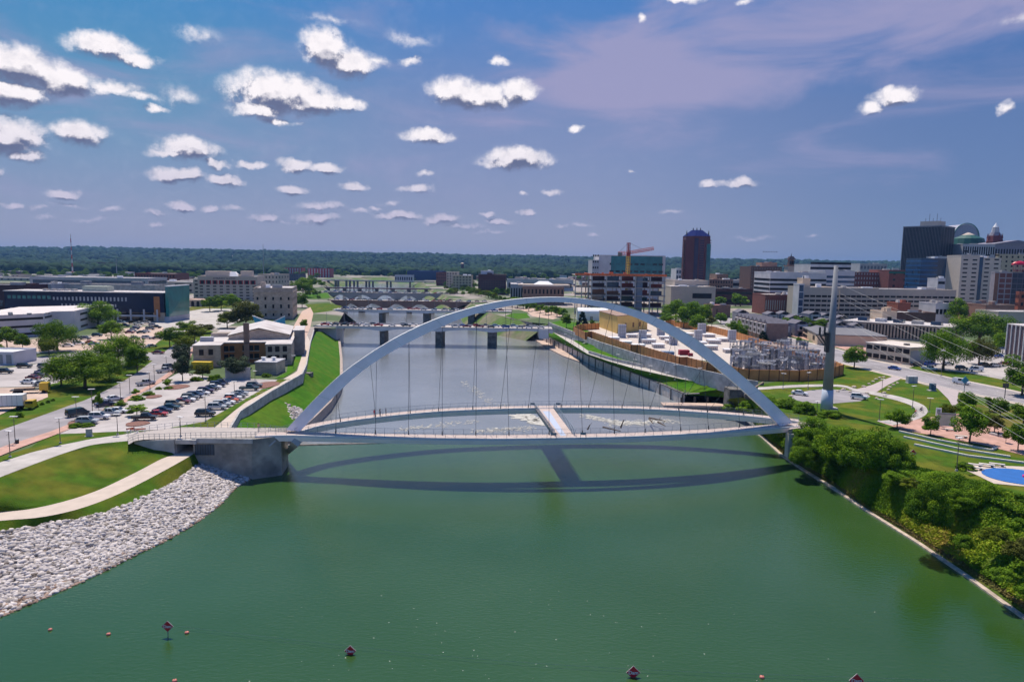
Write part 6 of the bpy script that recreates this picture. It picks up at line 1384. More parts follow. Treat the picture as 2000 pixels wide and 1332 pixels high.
TL = [  # near and middle distance trees, left
 (166, 757, 684, 112, 'big', 'dark', 'large dark spreading tree beside the road with a thick trunk'),
 (120, 752, 692, 60, 'big', 'dark', 'dark tree leaning over the parked cars left of the large spreading tree'),
 (215, 742, 690, 62, 'big', 'dark', 'dark round tree right of the large spreading tree'),
 (232, 716, 654, 88, 'big', 'mid', 'broad bright green tree behind the large dark tree'),
 (268, 728, 676, 46, 'round', 'dark', 'dark green tree at the roadside behind the large trees'),
 (112, 685, 627, 72, 'big', 'dark', 'spreading dark tree in front of the white office'),
 (96, 694, 660, 34, 'round', 'yellow', 'small yellow green tree below the spreading dark tree'),
 (45, 683, 653, 28, 'round', 'dark', 'small dark green tree on the tan lot edge'),
 (14, 679, 643, 46, 'round', 'dark', 'dark tree at the left edge of the photo by the white office'),
 (2, 690, 672, 18, 'young', 'mid', 'small tree cut by the left edge below the dark tree'),
 (192, 638, 589, 74, 'big', 'mid', 'big round tree beside the white office gable'),
 (218, 662, 630, 44, 'round', 'mid', 'mid green tree in front of the car park near the navy office'),
 (332, 678, 637, 44, 'round', 'dark', 'dark ball shaped tree at the street corner'),
 (365, 652, 628, 40, 'round', 'mid', 'green tree left of the yellow green ones behind the limestone building'),
 (380, 668, 638, 42, 'round', 'yellow', 'yellow green tree at the back left of the limestone building'),
 (362, 688, 655, 36, 'round', 'yellow', 'olive yellow tree beside the limestone building wall'),
 (355, 716, 674, 38, 'round', 'grey', 'grey green tree at the front left of the limestone building'),
 (357, 744, 700, 36, 'round', 'grey', 'dark grey green tree over the car park corner'),
 (400, 650, 632, 36, 'round', 'olive', 'low olive tree behind the limestone building roof'),
 (480, 640, 590, 64, 'round', 'olive', 'large olive tree in front of the square stone building'),
 (444, 640, 612, 40, 'round', 'yellow', 'yellow green tree left of the large olive tree'),
 (462, 738, 694, 56, 'round', 'grey', 'grey green tree in front of the recessed orange court'),
 (396, 738, 712, 34, 'round', 'olive', 'small brownish tree before the yellow container'),
 (424, 747, 724, 24, 'bush', 'lime', 'bright lime green bush at the back of the car park'),
 (415, 744, 731, 22, 'bush', 'dark', 'dark hedge clump left of the lime green bush'),
 (385, 744, 733, 26, 'bush', 'dark', 'dark hedge clump under the grey green tree'),
 (520, 736, 726, 20, 'bush', 'dark', 'dark rounded bush by the service block'),
 (410, 608, 578, 34, 'round', 'dark', 'first dark green tree in the line before the hotel'),
 (432, 606, 577, 34, 'round', 'dark', 'second dark green tree in the line before the hotel'),
 (455, 608, 578, 34, 'round', 'mid', 'third tree in the line before the hotel, beside the stone building'),
 (359, 605, 588, 18, 'young', 'dark', 'small dark tree by the teal glass wing'),
 (357, 618, 600, 16, 'cone', 'mid', 'small pointed light green tree at the foot of the teal glass wing'),
 (592, 580, 547, 44, 'round', 'mid', 'large mid green tree beyond the stone building'),
 (610, 562, 541, 26, 'round', 'dark', 'dark green tree at the end of the far highway bridge'),
 (590, 600, 574, 26, 'round', 'dark', 'dark tree right of the square stone building'),
 (594, 648, 622, 18, 'tall', 'mid', 'narrow green tree beside the riverside walk railings'),
 (268, 813, 791, 48, 'young', 'mid', 'small open crowned tree on the island in the car park'),
 (193, 803, 766, 20, 'young', 'lime', 'slender bright green tree between road and car park'),
 (184, 793, 779, 10, 'young', 'lime', 'tiny bright tree at the kerb'),
 (266, 775, 759, 20, 'young', 'mid', 'small young tree by the roadside hedge'),
 (326, 757, 740, 24, 'young', 'lime', 'small light green tree on the far planting island'),
 (38, 815, 800, 16, 'bush', 'lime', 'small bright round bush on the verge'),
 (58, 800, 784, 9, 'cone', 'olive', 'tiny reddish pointed shrub on the verge, first of the dark ones'),
 (70, 796, 782, 10, 'cone', 'dark', 'small dark pointed shrub on the verge beside the truck'),
 (82, 791, 783, 8, 'bush', 'dark', 'third small dark shrub on the verge'),
 (94, 787, 780, 9, 'bush', 'dark', 'fourth small dark shrub on the verge'),
 (103, 783, 777, 9, 'bush', 'dark', 'fifth small dark shrub on the verge nearest the large tree'),
 (148, 835, 822, 26, 'bush', 'lime', 'bright hedge clump at the near island of the car park, left one'),
 (170, 834, 824, 26, 'bush', 'lime', 'bright hedge clump at the near island of the car park, right one'),
 (160, 823, 812, 24, 'bush', 'lime', 'long bright hedge between road and the silver cars'),
 (213, 800, 792, 22, 'bush', 'lime', 'bright low hedge beside the white sedan'),
 (235, 793, 780, 24, 'bush', 'mid', 'green hedge clump along the pavement before the small tree'),
 (266, 782, 770, 28, 'bush', 'mid', 'green hedge clump under the small young tree'),
 (290, 772, 761, 24, 'bush', 'mid', 'green hedge clump near the planting island'),
 (311, 761, 754, 14, 'bush', 'mid', 'left clipped bush on the far planting island'),
 (330, 760, 753, 18, 'bush', 'mid', 'right clipped bush on the far planting island'),
 # centre and right
 (1106, 641, 612, 24, 'tall', 'dark', 'dark upright tree at the right end of the near road bridge'),
 (1137, 640, 608, 26, 'cone', 'pine', 'dark conifer left of the yellow building'),
 (1158, 634, 622, 12, 'bush', 'dark', 'small dark bush beside the conifer'),
 (1320, 628, 590, 46, 'round', 'mid', 'tall green tree at the left of the clump behind the substation'),
 (1350, 640, 586, 48, 'round', 'mid', 'tallest green tree in the clump behind the substation'),
 (1373, 636, 596, 40, 'round', 'dark', 'dark green tree at the right of the clump behind the substation'),
 (1335, 640, 605, 40, 'round', 'lime', 'light green tree in front of the clump behind the substation'),
 (1390, 640, 618, 26, 'young', 'olive', 'small olive tree right of the clump behind the substation'),
 (1408, 632, 612, 26, 'round', 'mid', 'green tree near the left end of the townhouses'),
 (1307, 622, 598, 30, 'round', 'dark', 'dark tree beside the unfinished frame building'),
 (1300, 634, 610, 28, 'round', 'lime', 'light green tree at the left front of the clump behind the substation'),
 (1362, 646, 616, 36, 'round', 'mid', 'leafy tree at the right front of the clump behind the substation'),
 (1230, 618, 602, 30, 'round', 'dark', 'low dark tree between the yellow building and the unfinished frame'),
 (1435, 655, 624, 30, 'round', 'mid', 'green street tree before the townhouse row'),
 (1451, 662, 636, 22, 'round', 'dark', 'dark round street tree before the townhouse row end'),
 (1490, 668, 647, 28, 'cone', 'pine', 'low wide dark pine beside the substation fence'),
 (1535, 648, 619, 36, 'round', 'dark', 'dark green tree before the back townhouses, left one'),
 (1565, 647, 620, 36, 'round', 'dark', 'dark green tree before the back townhouses, right one'),
 (1604, 645, 625, 36, 'round', 'mid', 'mid green tree left of the pole before the back townhouses'),
 (1636, 648, 627, 22, 'round', 'mid', 'green tree right of the pole by the pilaster building'),
 (1668, 718, 678, 46, 'round', 'mid', 'lone round tree on the lawn beside the main road'),
 (1842, 722, 644, 78, 'big', 'mid', 'big green tree right of the beige office'),
 (1912, 712, 660, 62, 'big', 'olive', 'olive green spreading tree over the car park'),
 (1912, 674, 610, 106, 'big', 'dark', 'huge dark tree behind the car park trees'),
 (1868, 636, 588, 36, 'round', 'mid', 'green tree in front of the parking garage right end'),
 (1958, 690, 648, 34, 'round', 'mid', 'green tree beside the ribbed office slab'),
 (1996, 772, 700, 78, 'round', 'dark', 'dark tree overhanging the road at the right edge'),
 (1560, 668, 654, 12, 'bush', 'mid', 'small bush beside the tan shop'),
 (1752, 836, 797, 44, 'round', 'mid', 'tree with a clear stem at the path junction'),
 (1817, 850, 812, 34, 'round', 'mid', 'young tree by the terrace kerbs'),
 (1893, 865, 798, 62, 'round', 'mid', 'largest green tree on the brick plaza'),
 (1852, 815, 787, 30, 'round', 'yellow', 'yellow green tree at the end of the pink path'),
 (1888, 800, 766, 34, 'round', 'lime', 'bright green tree beside the road at the plaza'),
 (1878, 812, 787, 30, 'round', 'mid', 'green tree between the bright roadside tree and the plaza'),
 (1932, 804, 774, 22, 'young', 'mid', 'slim stemmed tree on the dry lawn near the road'),
 (1953, 813, 779, 32, 'round', 'dark', 'dark round tree on the dry lawn'),
 (1942, 845, 815, 34, 'round', 'olive', 'olive tree above the curved bench'),
 (1988, 880, 822, 44, 'round', 'mid', 'tree at the right edge of the plaza lawn'),
 (1998, 832, 790, 50, 'round', 'dark', 'dark tree cut by the right edge above the plaza'),
 (1964, 866, 842, 18, 'young', 'yellow', 'small yellowing tree on the brick plaza'),
 (1926, 826, 802, 26, 'round', 'yellow', 'yellow green tree left of the olive tree'),
 (1846, 861, 855, 26, 'bush', 'mid', 'low green bush by the uppermost terrace kerb'),
]
for a in TL:
    if a[4] in ('big', 'round'): a = (a[0], a[1] + 1, a[1] - (a[1] - a[2]) * 1.06, a[3] * 1.2) + a[4:]
    plant(*a[:6], a[6], 'trees and shrubs of the park and streets')
# wooded right bank (z on the slope)
BM = [(1566, 905, 858, 50, 'mass', 'mid', 3.5, 'leafy mass hiding the concrete pier at the right bridge end'),
 (1740, 938, 918, 44, 'bush', 'mid', 7.6, 'bush at the top of the bank below the red diamond sign'),
 (1778, 950, 930, 40, 'bush', 'yellow', 7.6, 'yellowish bush at the top of the bank left of the dark tree'),
 (1590, 868, 800, 80, 'mass', 'mid', 6, 'leafy mass wrapped round the right end of the footbridge'),
 (1572, 884, 848, 44, 'mass', 'dark', 5, 'shadowed shrub mass under the end of the white girder'),
 (1640, 895, 812, 96, 'mass', 'mid', 6, 'large bank tree mass right of the footbridge end'),
 (1695, 912, 806, 104, 'mass', 'mid', 7, 'largest dark tree mass on the wooded bank'),
 (1742, 916, 838, 76, 'mass', 'mid', 7.6, 'round tree mass below the red diamond sign'),
 (1668, 908, 868, 56, 'mass', 'dark', 6.2, 'low dark shrub in front of the largest tree mass'),
 (1625, 925, 906, 22, 'bush', 'lime', 3, 'single bright bush above the edging strip'),
 (1845, 960, 904, 90, 'mass', 'mid', 7.5, 'mid green shrub mass above the dark bank tree'),
 (1812, 1022, 915, 84, 'mass', 'dark', 5.6, 'darkest tree mass leaning over the water edge'),
 (1915, 978, 925, 74, 'mass', 'mid', 7.8, 'dark rounded mass left of the blue splash pad'),
 (1872, 990, 945, 60, 'mass', 'mid', 7.2, 'dark shrub mass between the bank tree and the splash pad'),
 (1960, 972, 948, 40, 'bush', 'dark', 8, 'dark hedge clump beneath the blue pad, left'),
 (1995, 985, 955, 44, 'bush', 'dark', 8, 'dark hedge clump beneath the blue pad, right'),
 (1930, 955, 938, 40, 'bush', 'mid', 8, 'green bush at the tip of the splash pad'),
 (1885, 918, 900, 40, 'bush', 'dark', 8.1, 'low dark shrub left of the white benches'),
 (1940, 1052, 1018, 50, 'bush', 'yellow', 6, 'green scrub mound on the lower bank'),
 (1880, 1068, 1038, 44, 'bush', 'lime', 4, 'green scrub mound above the water edge'),
 (1990, 1085, 1040, 70, 'bush', 'olive', 6, 'yellowish scrub mound at the right edge'),
 (1960, 1130, 1100, 50, 'bush', 'lime', 4, 'lowest green scrub mound at the right edge'),
 (2010, 1170, 1135, 54, 'bush', 'mid', 3, 'scrub mound cut by the lower right edge'),
 (2000, 1040, 1005, 50, 'bush', 'mid', 7.5, 'dark scrub at the right edge below the pad'),
 (1540, 875, 850, 34, 'bush', 'mid', 3, 'small scrub under the bridge end by the water'),
 (1500, 800, 770, 50, 'bush', 'mid', 6, 'scrub behind the arch foot, middle'),
 (1460, 803, 778, 44, 'bush', 'mid', 3, 'scrub behind the decks by the outlet block'),
 (1535, 800, 768, 50, 'bush', 'lime', 7.5, 'scrub behind the arch foot by the pole, bright'),
 (1575, 808, 780, 50, 'bush', 'mid', 8, 'green scrub at the base of the steel pole, left'),
 (1620, 815, 795, 50, 'bush', 'mid', 8, 'green scrub at the base of the steel pole, right'),
 (1425, 800, 785, 30, 'bush', 'mid', 0, 'scrub at the water line behind the far deck')]
for px, pb_2, pt, w_, k, c, z, lab in BM: plant(px, pb_2, pt, w_, k, c, lab, 'scrub of the wooded bank', z=z)
# rank undergrowth
def scrub(name, A, B, n, hmax, size, m, label, seed, rows=None):
    r = np.random.default_rng(seed); A = np.array([tuple(p) for p in A]); B = np.array([tuple(p) for p in B]); k = len(A)
    u = r.random(n) * (k - 1.001); i = u.astype(int); f = (u - i)[:, None]; t = r.random(n)[:, None]
    c = (A[i] * (1 - f) + A[i + 1] * f) * (1 - t) + (B[i] * (1 - f) + B[i + 1] * f) * t
    hh = np.array([max(.08, .5 + .9 * mnoise.noise(Vector((x * .12, y * .12, seed))) + .35 * mnoise.noise(Vector((x * .5, y * .5, 3)))) for x, y, _ in c]) * hmax
    c[:, 2] += hh * r.random(n) ** .5
    nm = r.normal(size=(n, 3)) * .7 + np.array([0, 0, .8]); nm /= np.linalg.norm(nm, axis=1)[:, None]
    tt = np.cross(nm, r.normal(size=(n, 3))); tt /= np.linalg.norm(tt, axis=1)[:, None]; b = np.cross(nm, tt); s = size * (.5 + r.random(n))
    V = np.stack([c - tt * s[:, None], c + b * (s * .5)[:, None], c + tt * s[:, None], c - b * (s * .5)[:, None]], 1).reshape(-1, 3)
    val = np.array([.45 + .9 * mnoise.noise(Vector((x * .09, y * .09, 9))) for x, y, _ in c]) + .35 * (r.random(n) - .5)
    me = leaf_mesh(name, (V, np.arange(n * 4).reshape(n, 4), np.repeat(np.clip(val, 0, 1), 4))); me.materials.append(m)
    o = bpy.data.objects.new(name, me); COL.objects.link(o); return tag(o, label, kind='stuff')
wild = attr_mat('leaf_wild', [(0, (.05, .13, .006)), (.45, (.16, .28, .014)), (.8, (.32, .38, .025)), (1, (.42, .30, .08))], .8, .2)
Qi = [p.lerp(r2, .06) for p, r2 in zip(Q, Rr)]
scrub('undergrowth', Qi, Rr, 140000, 1.5, .26, wild, 'rank grass and weeds on the sloping right bank', 4)
Q2 = [p.lerp(r2, .02) for p, r2 in zip(Q, Rr)]; Q3 = [p.lerp(r2, .10) for p, r2 in zip(Q, Rr)]
scrub('undergrowth', Q2, Q3, 12000, .8, .22, attr_mat('leaf_reed', [(0, (.08, .10, .02)), (1, (.24, .18, .07))], .9, .1), 'tawny grass fringe behind the edging strip', 5)
up1 = resample(PP([(1700, 885), (1790, 915), (1900, 940), (1990, 975), (2300, 1060)], G), 30); up0 = resample(PP([(1600, 850), (1700, 898), (1800, 945), (1900, 975), (2300, 1100)], G), 30)
scrub('undergrowth', up0, up1, 30000, 1.3, .26, wild, 'weeds along the top of the right bank', 6)
ab = resample(PP([(448, 900, 3.2), (470, 901, 3.2), (500, 908, 2.6)]), 10); ab2 = resample(PP([(455, 908, 3), (478, 913, 2.4), (498, 916, 1.8)]), 10)
scrub('undergrowth', ab, ab2, 4000, 1.2, .18, LF['mid'], 'green weeds growing at the foot of the abutment', 7)
# trees further into the city
def belt(spots, kind, cols, label, group, hpx=(10, 16), asp=1.1):
    r = random.Random(len(spots) + 3)
    wd = {'mid': 'mid green', 'dark': 'dark green', 'yellow': 'yellow green', 'lime': 'bright green', 'olive': 'olive', 'grey': 'greyish'}
    for px, py in spots:
        hh = r.uniform(*hpx); c = r.choice(cols); xs_ = [a for a, _ in spots]; u = (px - min(xs_)) / (max(xs_) - min(xs_) + 1e-6)
        plant(px, py, py - hh, hh * asp * r.uniform(.85, 1.25), kind, c, ('taller ' if hh > (hpx[0] + hpx[1]) / 2 else 'lower ') + wd[c] + ' ' + label + ', ' + ['left end', 'left part', 'middle', 'right part', 'right end'][min(4, int(u * 5))], group)
r_ = random.Random(9)
belt([(1000 + i * 11, 600 + i * 2.3 + r_.uniform(-2, 2)) for i in range(10)], 'far', ['lime', 'mid', 'mid'], 'tree in the row along the right riverside street', 'riverside street trees', (18, 25))
belt([(915 + i * 6.5, 573 + i * 1.6) for i in range(9)], 'far', ['yellow', 'lime'], 'tree in the dense row beside the brick block', 'trees before the brick block', (13, 17))
belt([(948 + i * 11, 576 + r_.uniform(-2, 3)) for i in range(7)], 'far', ['mid', 'dark'], 'tree between the brick block and the civic hall', 'trees by the civic hall', (12, 17))
belt([(970 + i * 8, 588 + r_.uniform(-2, 3)) for i in range(5)], 'far', ['dark', 'mid'], 'tree near the steps by the civic hall', 'trees by the civic hall', (9, 12))
belt([(775 + i * 9, 547) for i in range(10)], 'far', ['mid', 'dark'], 'tree before the low building by the highway bridge', 'trees by the highway bridge', (6, 10))
belt([(855 + i * 5, 556 + i) for i in range(4)], 'far', ['dark'], 'tree before the warehouse beyond the right bank', 'trees by the warehouse', (9, 12))
belt([(1396 + i * 10, 592 + r_.uniform(-3, 10)) for i in range(18)], 'far', ['mid', 'lime', 'dark'], 'tree in the belt behind the townhouses', 'trees behind the townhouses', (18, 28))
belt([(1500 + i * 14, 606 + r_.uniform(-3, 5)) for i in range(9)], 'far', ['mid', 'olive'], 'tree among the back townhouses', 'trees among the townhouses', (10, 14))
belt([(1700 + i * 23, 612 + r_.uniform(-4, 5)) for i in range(12)], 'far', ['mid', 'dark', 'yellow'], 'tree among the low blocks at the right', 'trees among the right blocks', (10, 15))
belt([(570 + i * 12, 560 + r_.uniform(-3, 3)) for i in range(4)], 'far', ['mid', 'dark'], 'tree on the left bank near the far bridges', 'trees by the far bridges', (8, 12))
belt([(r_.uniform(860, 1500), r_.uniform(545, 556)) for i in range(52)], 'far', ['dark', 'mid'], 'tree among the far central blocks', 'trees among the central blocks', (6, 11), 1.3)
def tree_mass(spots, hpx, lab):
    r = random.Random(7); Vs, Fs, As, o = [], [], [], 0
    for px, py in spots:
        me = PROTO['far'][r.randrange(3)][0]; n = len(me.vertices); v = np.empty(n * 3, np.float32); me.vertices.foreach_get('co', v); v = v.reshape(-1, 3); at = np.empty(n, np.float32); me.attributes['tone'].data.foreach_get('value', at)
        q = P(px, py); h = r.uniform(*hpx) * q.y / F; w = h * r.uniform(1.1, 1.5); an = r.random() * 6; c, s_ = math.cos(an), math.sin(an)
        Vs.append(np.stack([(v[:, 0] * c - v[:, 1] * s_) * w + q.x, (v[:, 0] * s_ + v[:, 1] * c) * w + q.y, v[:, 2] * h + G], 1)); As.append(at); Fs.append(np.arange(n).reshape(-1, 4) + o); o += n
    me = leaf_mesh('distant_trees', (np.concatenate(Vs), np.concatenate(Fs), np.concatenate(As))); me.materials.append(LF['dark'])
    ob = bpy.data.objects.new('distant_trees', me); COL.objects.link(ob); tag(ob, lab, kind='stuff')
tree_mass([(r_.uniform(-10, 620), r_.uniform(535, 545)) for i in range(120)] + [(655 + r_.uniform(0, 170), r_.uniform(537, 542)) for i in range(20)] + [(r_.uniform(860, 1500), r_.uniform(540, 547)) for i in range(60)], (7, 12), 'far belt of trees between the city blocks and the wooded hills')
belt([(r_.uniform(868, 1010), r_.uniform(549, 578)) for i in range(45)], 'far', ['dark', 'mid', 'yellow'], 'tree beyond the right bank near the arched bridges', 'trees beyond the right bank', (7, 12), 1.3)
belt([(r_.uniform(540, 634), r_.uniform(546, 598)) for i in range(26)], 'far', ['dark', 'mid'], 'tree beyond the left bank near the arched bridges', 'trees beyond the left bank', (8, 14), 1.2)
# wooded hills: one mass
def woods(n, seed):
    r = np.random.default_rng(seed); bm = bmesh.new(); bmesh.ops.create_icosphere(bm, subdivisions=2, radius=1)
    iv = np.array([x.co[:] for x in bm.verts]); fi = np.array([[y.index for y in x.verts] for x in bm.faces]); bm.free()
    iv = iv[:, :]; Y = 1560 + (r.random(n) ** 1.25) * 5000; X = (r.random(n) * 2 - 1) * (Y * .80 + 60)
    pxx = 1000 + F * X / Y
    keep = (Y > 1560 + 140 * np.sin(X * .006) + np.where((pxx > 560) & (pxx < 870), 420, 0) + np.where(pxx > 1000, 250, 0)); X, Y = X[keep], Y[keep]; n = len(X)
    Z = np.array([hill(x, y) if y > 2600 else G for x, y in zip(X, Y)]); R = (8 + 7 * r.random(n)) * (1 + (Y - 1500) / 6000)
    d = 1 + .35 * (r.random((n, len(iv), 1)) - .5); V = iv[None] * d * np.stack([R, R, R * (.75 + .3 * r.random(n))], 1)[:, None, :] + np.stack([X, Y, Z + R * .7], 1)[:, None, :]
    Fc = (fi[None] + (np.arange(n) * len(iv))[:, None, None]).reshape(-1, 3); me = fast_mesh('woods', V.reshape(-1, 3), Fc, 3)
    at = me.attributes.new('tone', 'FLOAT', 'POINT'); at.data.foreach_set('value', np.repeat(r.random(n), len(iv)).astype(np.float32))
    me.materials.append(attr_mat('woods_leaf', [(0, (.003, .020, .010)), (.6, (.008, .036, .016)), (1, (.024, .062, .024))], .9, 0))
    o = bpy.data.objects.new('woods', me); COL.objects.link(o); tag(o, 'dense green woods covering the far hills and plain', kind='stuff')
woods(15000, 3)
# ---------------- vehicles ----------------
PAINT = {'white': (.72, .72, .74), 'silver': (.42, .44, .47), 'grey': (.16, .17, .19), 'black': (.012, .013, .018), 'dark blue': (.015, .03, .09), 'blue': (.02, .08, .34),
         'red': (.36, .015, .02), 'dark red': (.14, .012, .02), 'teal': (.01, .05, .07), 'orange': (.55, .10, .02), 'tan': (.42, .36, .28), 'purple': (.07, .04, .09), 'light blue': (.25, .38, .50), 'yellow': (.62, .40, .02)}
PM = {k: mat('paint_' + k.replace(' ', '_'), v, .28, .02, spec=.6) for k, v in PAINT.items()}
tyre = mat('tyre', (.012, .012, .013), .9, .1); lampm = mat('headlamp', (.7, .7, .72), .2, .02); tailm = mat('tail_lamp', (.30, .01, .01), .3, .02)
def extr(poly, y, y2=None, mi=0, m=None):
    y2 = y if y2 is None else y2; m = m or MB(); k = len(poly)
    m.add([(p[0], -(y if p[1] < 1.1 else y2), p[1]) for p in poly] + [(p[0], (y if p[1] < 1.1 else y2), p[1]) for p in poly], [tuple(range(k))[::-1], tuple(range(k, 2 * k))] + [(i, (i + 1) % k, k + (i + 1) % k, k + i) for i in range(k)], mi); return m
SH = {'sedan': dict(L=4.7, hull=[(-2.3, .32), (-2.34, .62), (-2.28, .92), (-1.55, .98), (1.0, .96), (2.05, .80), (2.32, .60), (2.3, .32)], cab=[(-1.75, .94), (-1.05, 1.40), (.25, 1.42), (1.15, .94)]),
      'suv': dict(L=4.8, hull=[(-2.3, .38), (-2.36, .75), (-2.3, 1.08), (-1.6, 1.12), (1.1, 1.08), (2.1, .98), (2.32, .75), (2.3, .38)], cab=[(-2.22, 1.06), (-1.95, 1.68), (.3, 1.72), (1.2, 1.06)]),
      'pickup': dict(L=5.6, hull=[(-2.75, .45), (-2.8, .8), (-2.78, 1.12), (-.75, 1.14), (1.2, 1.12), (2.5, 1.05), (2.75, .8), (2.7, .45)], cab=[(-.75, 1.10), (-.6, 1.78), (.75, 1.80), (1.45, 1.10)]),
      'van': dict(L=5.2, hull=[(-2.55, .38), (-2.6, .8), (-2.58, 1.15), (1.6, 1.15), (2.3, 1.0), (2.55, .75), (2.5, .38)], cab=[(-2.55, 1.10), (-2.45, 1.95), (1.0, 1.98), (1.95, 1.10)])}
VT = {}
def vehicle_proto(kind):
    s = SH[kind]; t = thing('car', 'x', 'car', (0, 0, -500)); wy = .90 if kind != 'sedan' else .87
    cab = s['cab']; a, b, c, d = cab
    m = extr(s['hull'], wy)
    rf = [(b[0] - .05, b[1]), (b[0] + .05, b[1] + .06), (c[0] - .1, c[1] + .06), (c[0] + .05, c[1])]; m2 = MB(); k = 4
    m2.add([(p[0], -wy * .80, p[1]) for p in rf] + [(p[0], wy * .80, p[1]) for p in rf], [(3, 2, 1, 0), (4, 5, 6, 7), (0, 1, 5, 4), (1, 2, 6, 5), (2, 3, 7, 6), (3, 0, 4, 7)])
    for sy in (-1, 1):
        for (x0, z0), (x1, z1) in ((a, b), (d, c)): m2.bar((x0 + (.1 if x0 < 0 else -.1), sy * wy * .93, z0), (x1, sy * wy * .79, z1 + .02), .07, .07)
        xm = (b[0] + c[0]) / 2; m2.bar((xm, sy * wy * .95, a[1]), (xm, sy * wy * .80, b[1] + .02), .08, .06)
        if kind == 'van': m2.add([(a[0], sy * wy * .97, a[1]), (xm, sy * wy * .97, a[1]), (xm, sy * wy * .815, b[1]), (b[0], sy * wy * .815, b[1])], [(0, 1, 2, 3)])
    o = m.build('tmp', PM['white'], bevel=.07); me = o.data; bm = bmesh.new(); bm.from_mesh(me); tm = bpy.data.meshes.new('t')
    tm.from_pydata(m2.v, [], m2.f); bm.from_mesh(tm); bmesh.ops.recalc_face_normals(bm, faces=bm.faces); bm.to_mesh(me); bm.free(); bpy.data.objects.remove(o)
    me.name = 'body'; bo = part('body', me, t); bo.material_slots[0].link = 'OBJECT'; bo.material_slots[0].material = PM['white']
    g = MB(); g.add([(a[0], -wy * .94, a[1]), (b[0], -wy * .77, b[1]), (c[0], -wy * .77, c[1]), (d[0], -wy * .94, d[1]), (a[0], wy * .94, a[1]), (b[0], wy * .77, b[1]), (c[0], wy * .77, c[1]), (d[0], wy * .94, d[1])],
        [(0, 1, 2, 3), (7, 6, 5, 4), (0, 4, 5, 1), (1, 5, 6, 2), (2, 6, 7, 3), (3, 7, 4, 0)]); g.build('windows', glass, t)
    hx = s['L'] / 2 - .85
    for x in (-hx, hx):
        for sy in (-1, 1):
            w_ = MB(); w_.tube((0, -.12, 0), (0, .12, 0), .34, n=12); w_.tube((0, sy * .125, 0), (0, sy * .13, 0), .19, n=8, mi=1); w_.build('wheel', [tyre, grey_met], t, loc=(x, sy * (wy - .08), .34))
    fx = s['hull'][-2][0]; fz = s['hull'][-2][1]; bx = s['hull'][1][0]; bz = s['hull'][2][1] - .18
    for sy in (-1, 1):
        MB().box(-.03, .05, -.2, .2, -.07, .07).build('headlight', lampm, t, loc=(fx - .02, sy * wy * .68, fz + .05)); MB().box(-.05, .03, -.14, .14, -.1, .1).build('tail_light', tailm, t, loc=(bx + .02, sy * wy * .76, bz))
    if kind == 'pickup': MB().box(-2.6, -.85, -.75, .75, 1.10, 1.16).build('bed', darkmet, t)
    # far version: one mesh
    f = extr(s['hull'], wy); f.v += []; k0 = len(f.f)
    f.add(m2.v, m2.f, 0); f.add(g.v, g.f, 1)
    for x in (-hx, hx):
        for sy in (-1, 1): f.tube((x, sy * (wy - .2), .34), (x, sy * (wy + .02), .34), .34, n=8, mi=2)
    fo = f.build('car', [PM['white'], glass, tyre]); fm = fo.data; bpy.data.objects.remove(fo)
    VT[kind] = (t, fm); return t
for k in SH: vehicle_proto(k)
def car(px, py, hd, kind, col, label, group, z=G + .17, far=False, pos=None):
    q = pos if pos is not None else P(px, py, z); nm = {'sedan': 'car', 'suv': 'car', 'pickup': 'pickup_truck', 'van': 'van'}[kind]; cat = {'car': 'car', 'pickup_truck': 'pickup', 'van': 'van'}[nm]
    if far:
        o = bpy.data.objects.new(nm, VT[kind][1]); COL.objects.link(o); o.location = q; o.rotation_euler = (0, 0, math.radians(hd)); o.material_slots[0].link = 'OBJECT'; o.material_slots[0].material = PM[col]; tag(o, label, cat, group); return o
    r = dup(VT[kind][0], (q.x, q.y, q.z), math.radians(hd), None, label, group); r.name = nm; r['category'] = cat
    b = [c for c in r.children if c.name.startswith('body')][0]; b.material_slots[0].material = PM[col]
    return r
ORD = ['first', 'second', 'third', 'fourth', 'fifth', 'sixth', 'seventh', 'eighth', 'ninth', 'tenth', 'eleventh', 'twelfth', 'thirteenth', 'fourteenth', 'fifteenth', 'sixteenth', 'seventeenth', 'eighteenth']
row1 = [(283, 820, 'pickup', 'black'), (308, 812, 'sedan', 'red'), (318, 805, 'sedan', 'dark blue'), (333, 799, 'sedan', 'teal'), (341, 793, 'suv', 'tan'), (354, 788, 'sedan', 'dark red'), (364, 784, 'sedan', 'white'), (372, 780, 'suv', 'grey'), (381, 776, 'suv', 'dark blue'),
        (393, 771, 'sedan', 'white'), (402, 767, 'suv', 'purple'), (410, 762, 'sedan', 'black'), (417, 759, 'sedan', 'white'), (425, 755, 'suv', 'dark blue'), (432, 750, 'sedan', 'dark blue')]
for i, (x, y, k, c) in enumerate(row1): car(x, y, 8, k, c, '%s %s, %s from the near end of the long parked row' % (c, k, ORD[i]), 'cars in the long row of the riverside car park')
row2 = [(424, 799, 'suv', 'silver'), (433, 794, 'suv', 'silver'), (442, 789, 'sedan', 'white'), (449, 785, 'sedan', 'orange'), (455, 781, 'suv', 'white'), (463, 776, 'sedan', 'grey'), (469, 771, 'sedan', 'silver')]
for i, (x, y, k, c) in enumerate(row2): car(x, y, 8, k, c, '%s %s, %s in the short row beside the grass strip' % (c, k, ORD[i]), 'cars in the short row by the grass strip')
